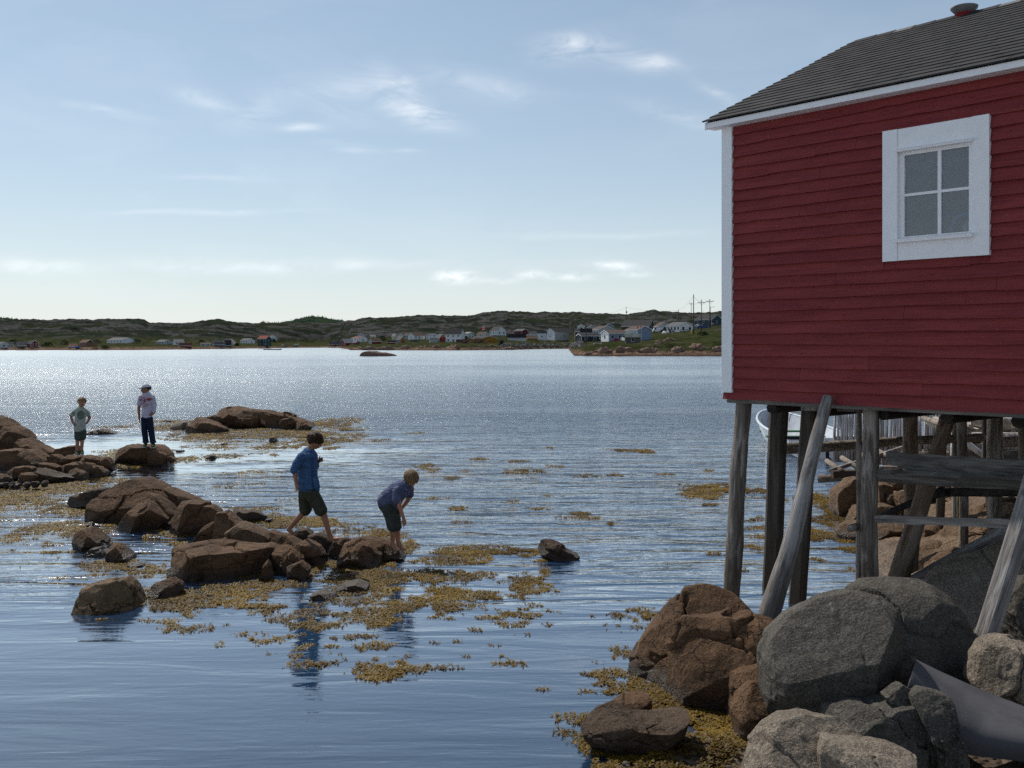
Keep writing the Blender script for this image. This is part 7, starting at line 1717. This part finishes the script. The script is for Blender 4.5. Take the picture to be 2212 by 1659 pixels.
SG = cloth('shorts_slate', (.055, .066, .060), (.038, .046, .044), wr=.8); q = sho.build('shorts', SG, e, smooth=True); remesh(q, .009, 2)
for (a, b, rad) in (((1583, 1130, -.08), (1586, 1178, -.08), .088), ((1613, 1165, .06), (1617, 1208, .06), .076)):
    mb = MB(); mb.tube([Q(*a), Q(*b)], rad, 18, cap=False); mb.build('cuff', SG, e, smooth=True)

# --- blond boy in a pale shirt on the left pile
def shoe(e, Q, ank, he, to, mat, sole, acc, r=.05):
    a, h, t = Q(*ank), Q(*he), Q(*to); d = (t - h).normalized(); mb = MB()
    limb(mb, [h + Vector((0, 0, r * .9)) + d * r * .5, h.lerp(t, .5) + Vector((0, 0, r * .7)), t + Vector((0, 0, r * .5)) - d * r * .4], [r * .95, r * .85, r * .7]); limb(mb, [a, h + Vector((0, 0, r * 1.2)) + d * r * .7], [r * .8, r * .95])
    o = mb.build('shoe', mat, e, smooth=True); remesh(o, .008, 2)
    mb = MB(); mb.tube([h - d * r * .5 + Vector((0, 0, .006)), h.lerp(t, .5) + Vector((0, 0, .006)), t + d * r * .35 + Vector((0, 0, .006))], [r * .85, r * .95, r * .75], 10)
    mb.V = [(x, y, (zz - h.z) * .25 + h.z + .004) for x, y, zz in mb.V]; mb.build('sole', sole, o)
    mb = MB(); mb.tube([h.lerp(t, .45) + Vector((0, -r * .6, r * 1.35)), h.lerp(t, .8) + Vector((0, -r * .3, r * 1.0))], r * .28, 6); mb.build('laces', acc, o)
Y0 = 23.9; p = PX(ZC, Y0); k = Y0 / F / 5.12
e = empty('person', p(885, 885), 'small blond boy in pale green printed shirt and shorts with hand on hip', 'person', 'boys exploring the shore rocks'); o0 = e.location.copy()
def Q(x, y, dy=0.0): return p(x, y, dy) - o0
HM3 = frame_from((.25, -.95, -.08)); body = MB(); hc = Q(905, 304); R = 54 * k; head_mesh(body, hc, R, HM3)
limb(body, [Q(893, 385), Q(900, 330)], [.050, .048]); limb(body, [Q(888, 590), Q(890, 480), Q(892, 410)], [.09, .085, .08])
limb(body, [Q(835, 392), Q(778, 445, .02), Q(820, 535, -.06)], [.045, .036, .026]); hand(body, Q(815, 527, -.06), Q(855, 552, -.12), (.2, -.3, .9), .15, .4)
limb(body, [Q(945, 395, .03), Q(965, 480, .14), Q(930, 540, .14)], [.045, .036, .026])
limb(body, [Q(868, 600), Q(858, 710), Q(852, 835)], [.075, .050, .034]); limb(body, [Q(905, 600, .05), Q(900, 710, .05), Q(893, 838, .05)], [.075, .050, .034])
b3 = body.build('body', SK2, e, smooth=True); remesh(b3, .0065, 2); face_parts(b3, hc, R, HM3, (lip1, brow_l), eye_d, e)
hair('hair', hc, R, HM3, MATS['hair_blond'], e, 5, fringe=.42, side=-.10, back=-.5, puff=1.05)
SPG = cloth('shirt_pale_green', (.36, .40, .35), (.30, .335, .30)); sh = MB()
for (x, y, r0) in ((890, 405, .135), (890, 450, .135), (888, 500, .13), (885, 550, .135), (883, 580, .14)): sh.ell(Q(x, y), (r0, r0 * .85, r0), 14, 10)
limb(sh, [Q(888, 420), Q(884, 592)], [.115, .135], 14); limb(sh, [Q(850, 395), Q(805, 432, .0)], [.068, .062]); limb(sh, [Q(935, 398, .02), Q(958, 432, .08)], [.062, .058])
q = sh.build('shirt', SPG, e, smooth=True); remesh(q, .010, 3)
dgm = simple('print_green', (.085, .12, .095), .9, .2); mb = MB(); c = Q(918, 432, -.125); V = []; n = 28
disc = [(c.x + .085 * math.cos(a), c.y + .04 * abs(math.cos(a)) ** 2 * (1 if math.cos(a) > 0 else .0), c.z + .10 * math.sin(a)) for a in np.linspace(0, 2 * math.pi, n, endpoint=False)]
def ring(name, c, r0, r1, mat, par, yb=0.0, a0=0, a1=2 * math.pi, wx=.85):
    V = []; Fc = []; n = 26
    for i in range(n + 1):
        a = a0 + (a1 - a0) * i / n
        for r in (r0, r1): V.append((c.x + r * wx * math.cos(a), c.y + yb + 1.6 * (r * math.cos(a)) ** 2 - .002, c.z + r * math.sin(a)))
        if i: Fc.append((2 * i - 2, 2 * i - 1, 2 * i + 1, 2 * i))
    return mesh_obj(name, V, Fc, mat, par)
cP = Q(915, 440, -.128); pr = ring('shirt_print', cP, .055, .105, dgm, e); ring('print_ring', cP, .0, .038, dgm, pr)
for i, ch in enumerate('LIFEGUARD'[:0] or 'SCHOOL'):
    pass
mb = MB(); mb.tube([Q(817, 405, -.068), Q(828, 432, -.072)], .010, 6); mb.build('sleeve_stripe', dgm, e)
CM = cloth('shorts_camo', (.060, .085, .070), (.028, .04, .034), wr=.8); sho = MB(); sho.ell(Q(886, 615), (.13, .115, .10), 14, 10); limb(sho, [Q(866, 625), Q(862, 692)], [.088, .085], 14); limb(sho, [Q(906, 625, .04), Q(903, 690, .05)], [.088, .085], 14)
q = sho.build('shorts', CM, e, smooth=True); remesh(q, .009, 2)
shm_, slm, acc_ = cloth('shoe_grey', (.10, .11, .10)), simple('sole_white', (.6, .6, .58), .6), simple('lace_lime', (.40, .50, .06), .6)
shoe(e, Q, (850, 838), (838, 880), (890, 890, -.14), shm_, slm, acc_, .045); shoe(e, Q, (893, 838, .05), (893, 878, .08), (925, 885, -.06), shm_, slm, acc_, .045)

# --- boy in cap and white printed shirt
Y0 = 25.75; p = PX(ZC, Y0); k = Y0 / F / 5.12
e = empty('person', p(1650, 800), 'tall boy in white baseball cap, white printed shirt and dark jeans on the whaleback boulder', 'person', 'boys exploring the shore rocks'); o0 = e.location.copy()
def Q(x, y, dy=0.0): return p(x, y, dy) - o0
HM4 = frame_from((-.80, -.60, -.02)); body = MB(); hc = Q(1612, 158); R = 56 * k; head_mesh(body, hc, R, HM4)
limb(body, [Q(1620, 228), Q(1618, 170)], [.058, .055]); limb(body, [Q(1625, 450), Q(1622, 340), Q(1620, 262)], [.10, .09, .085])
limb(body, [Q(1556, 262), Q(1538, 370, -.02), Q(1548, 475, -.05)], [.052, .040, .028]); hand(body, Q(1547, 468, -.05), Q(1556, 515, -.07), (.5, -.8, 0), .17, .3)
limb(body, [Q(1688, 262), Q(1706, 350, .03), Q(1704, 425, -.04)], [.052, .040, .030]); hand(body, Q(1706, 420, -.05), Q(1672, 446, -.10), (-.2, -.6, .7), .16, .5)
limb(body, [Q(1600, 470), Q(1598, 600), Q(1612, 745)], [.085, .06, .04]); limb(body, [Q(1650, 470), Q(1668, 600), Q(1690, 748)], [.085, .06, .04])
b4 = body.build('body', SK1, e, smooth=True); remesh(b4, .007, 2); face_parts(b4, hc, R, HM4, (lip1, brow_d), eye_d, e)
hair('hair', hc, R, HM4, MATS['hair_brown'], e, 6, fringe=.42, side=-.05, back=-.35, puff=1.0)
capm = cloth('cap_white', (.55, .56, .62), wr=.2); mb = MB(); Mx = HM4
D, Fc = cs(14); Vc = D.copy(); low = Vc[:, 2] < .12; Vc[low, 2] = .12; Vc[low, :2] *= .92
Vc = (Vc * np.array([.82, .95, .84]) + np.array([0, -.10, .30])) * R @ np.array(Mx).T; cp = mesh_obj('cap', Vc, Fc, capm, e, smooth=True); cp.location = hc
V = []; Fc = []
for i in range(9):
    a = -1.15 + 2.3 * i / 8; x0, y0 = .74 * math.sin(a), .80 * math.cos(a) - .10; x1, y1 = .62 * math.sin(a), .78 * math.cos(a) + .62 * math.cos(a * .9)
    for (x, y, zz) in ((x0, y0, .42), (x1, y1, .30 - .22 * abs(math.sin(a))), (x0, y0, .38), (x1, y1, .27 - .22 * abs(math.sin(a)))): V.append(hc + Mx @ (Vector((x, y, zz)) * R))
    if i:
        b = 4 * (i - 1); c = 4 * i; Fc += [(b, b + 1, c + 1, c), (b + 2, c + 2, c + 3, b + 3), (b + 1, b + 3, c + 3, c + 1)]
mesh_obj('cap_brim', [tuple(v) for v in V], Fc, cloth('cap_brim_dark', (.16, .16, .19), wr=.1), cp).matrix_parent_inverse = Matrix.Translation(-hc)
WT = cloth('shirt_white', (.56, .52, .64), (.48, .44, .56), wr=.7); sh = MB()
for (x, y, r0) in ((1622, 245, .150), (1625, 300, .150), (1625, 360, .142), (1628, 415, .145), (1628, 432, .148)): sh.ell(Q(x, y), (r0, r0 * .72, r0), 14, 10)
limb(sh, [Q(1622, 270), Q(1628, 440)], [.12, .14], 14); limb(sh, [Q(1562, 250), Q(1545, 318, -.01)], [.078, .070]); limb(sh, [Q(1684, 250), Q(1704, 340, .02), Q(1706, 405, -.02)], [.076, .064, .048])
q = sh.build('shirt', WT, e, smooth=True); remesh(q, .010, 3)
pred, pdark, pblue = simple('print_red', (.42, .04, .03), .9, .1), simple('print_dark', (.05, .045, .09), .9, .1), simple('print_orange', (.45, .09, .03), .9, .1)
def letters(txt, pos, size, mat, name='print_text'):
    cu = bpy.data.curves.new(name, 'FONT'); cu.body = txt; cu.size = size; cu.extrude = .0012; cu.space_character = .92
    o = bpy.data.objects.new(name, cu); COL.objects.link(o); o.parent = e; o.location = pos; o.rotation_euler = (math.radians(90), 0, 0); cu.materials.append(mat); bpy.context.view_layer.update(); me = bpy.data.meshes.new_from_object(o.evaluated_get(bpy.context.evaluated_depsgraph_get())); m2 = bpy.data.objects.new(name, me); COL.objects.link(m2); m2.parent = e; m2.location = pos; m2.rotation_euler = (math.radians(90), 0, 0); me.materials.clear(); me.materials.append(mat); bpy.data.objects.remove(o); m2.name = name; return m2
f_ = -.150
letters('TRUE', Q(1561, 252, f_), .068, pred); letters('ROCK BAD', Q(1562, 276, f_ - .004), .066, pdark); letters('NY', Q(1574, 292, f_), .062, pdark); letters('ABO', Q(1610, 329, f_), .056, pblue); letters('Beats', Q(1613, 349, f_), .045, dgm)
def star(pos, r, mat):
    V = [(pos.x + r * (1 if i % 2 == 0 else .42) * math.sin(i * math.pi / 5), pos.y - .004, pos.z + r * (1 if i % 2 == 0 else .42) * math.cos(i * math.pi / 5)) for i in range(10)]
    mesh_obj('print_star', V + [tuple(pos - Vector((0, .004, 0)))], [((i + 1) % 10, i, 10) for i in range(10)], mat, e)
star(Q(1661, 326, f_), .026, pdark); star(Q(1625, 292, f_), .022, pdark); star(Q(1587, 312, f_), .016, pred); star(Q(1659, 305, f_), .014, pred)
mb = MB(); mb.ell(Q(1664, 264, -.105), (.052, .012, .042), 12, 8); mb.build('print_ball', pblue, e, smooth=True)
mb = MB(); mb.tube([Q(1655, 268, f_), Q(1625, 277, f_ - .006), Q(1612, 300, f_), Q(1592, 333, f_)], [.010, .012, .012, .006], 5); mb.tube([Q(1577, 340, f_), Q(1576, 362, f_ + .002)], [.008, .004], 5); mb.build('print_streak', pred, e)
JE = cloth('jeans_dark', (.018, .026, .052), (.010, .014, .030), wr=.7); sho = MB(); sho.ell(Q(1626, 470), (.135, .115, .09), 14, 10); limb(sho, [Q(1600, 480), Q(1597, 600), Q(1612, 735)], [.095, .078, .072], 14); limb(sho, [Q(1650, 480), Q(1670, 600), Q(1690, 735)], [.095, .080, .074], 14)
q = sho.build('jeans', JE, e, smooth=True); remesh(q, .009, 2)
for (x, y) in ((1613, 742), (1692, 743)):
    mb = MB(); mb.tube([Q(x, y - 14), Q(x, y + 6)], .082, 16, cap=False); mb.build('cuff', cloth('denim_cuff', (.03, .035, .06)), e, smooth=True)
shd = cloth('shoe_dark', (.03, .05, .05)); shoe(e, Q, (1612, 750), (1604, 790, .04), (1625, 798, -.20), shd, slm, acc_, .052); shoe(e, Q, (1692, 750), (1690, 796, .04), (1722, 806, -.20), shd, slm, acc_, .052)
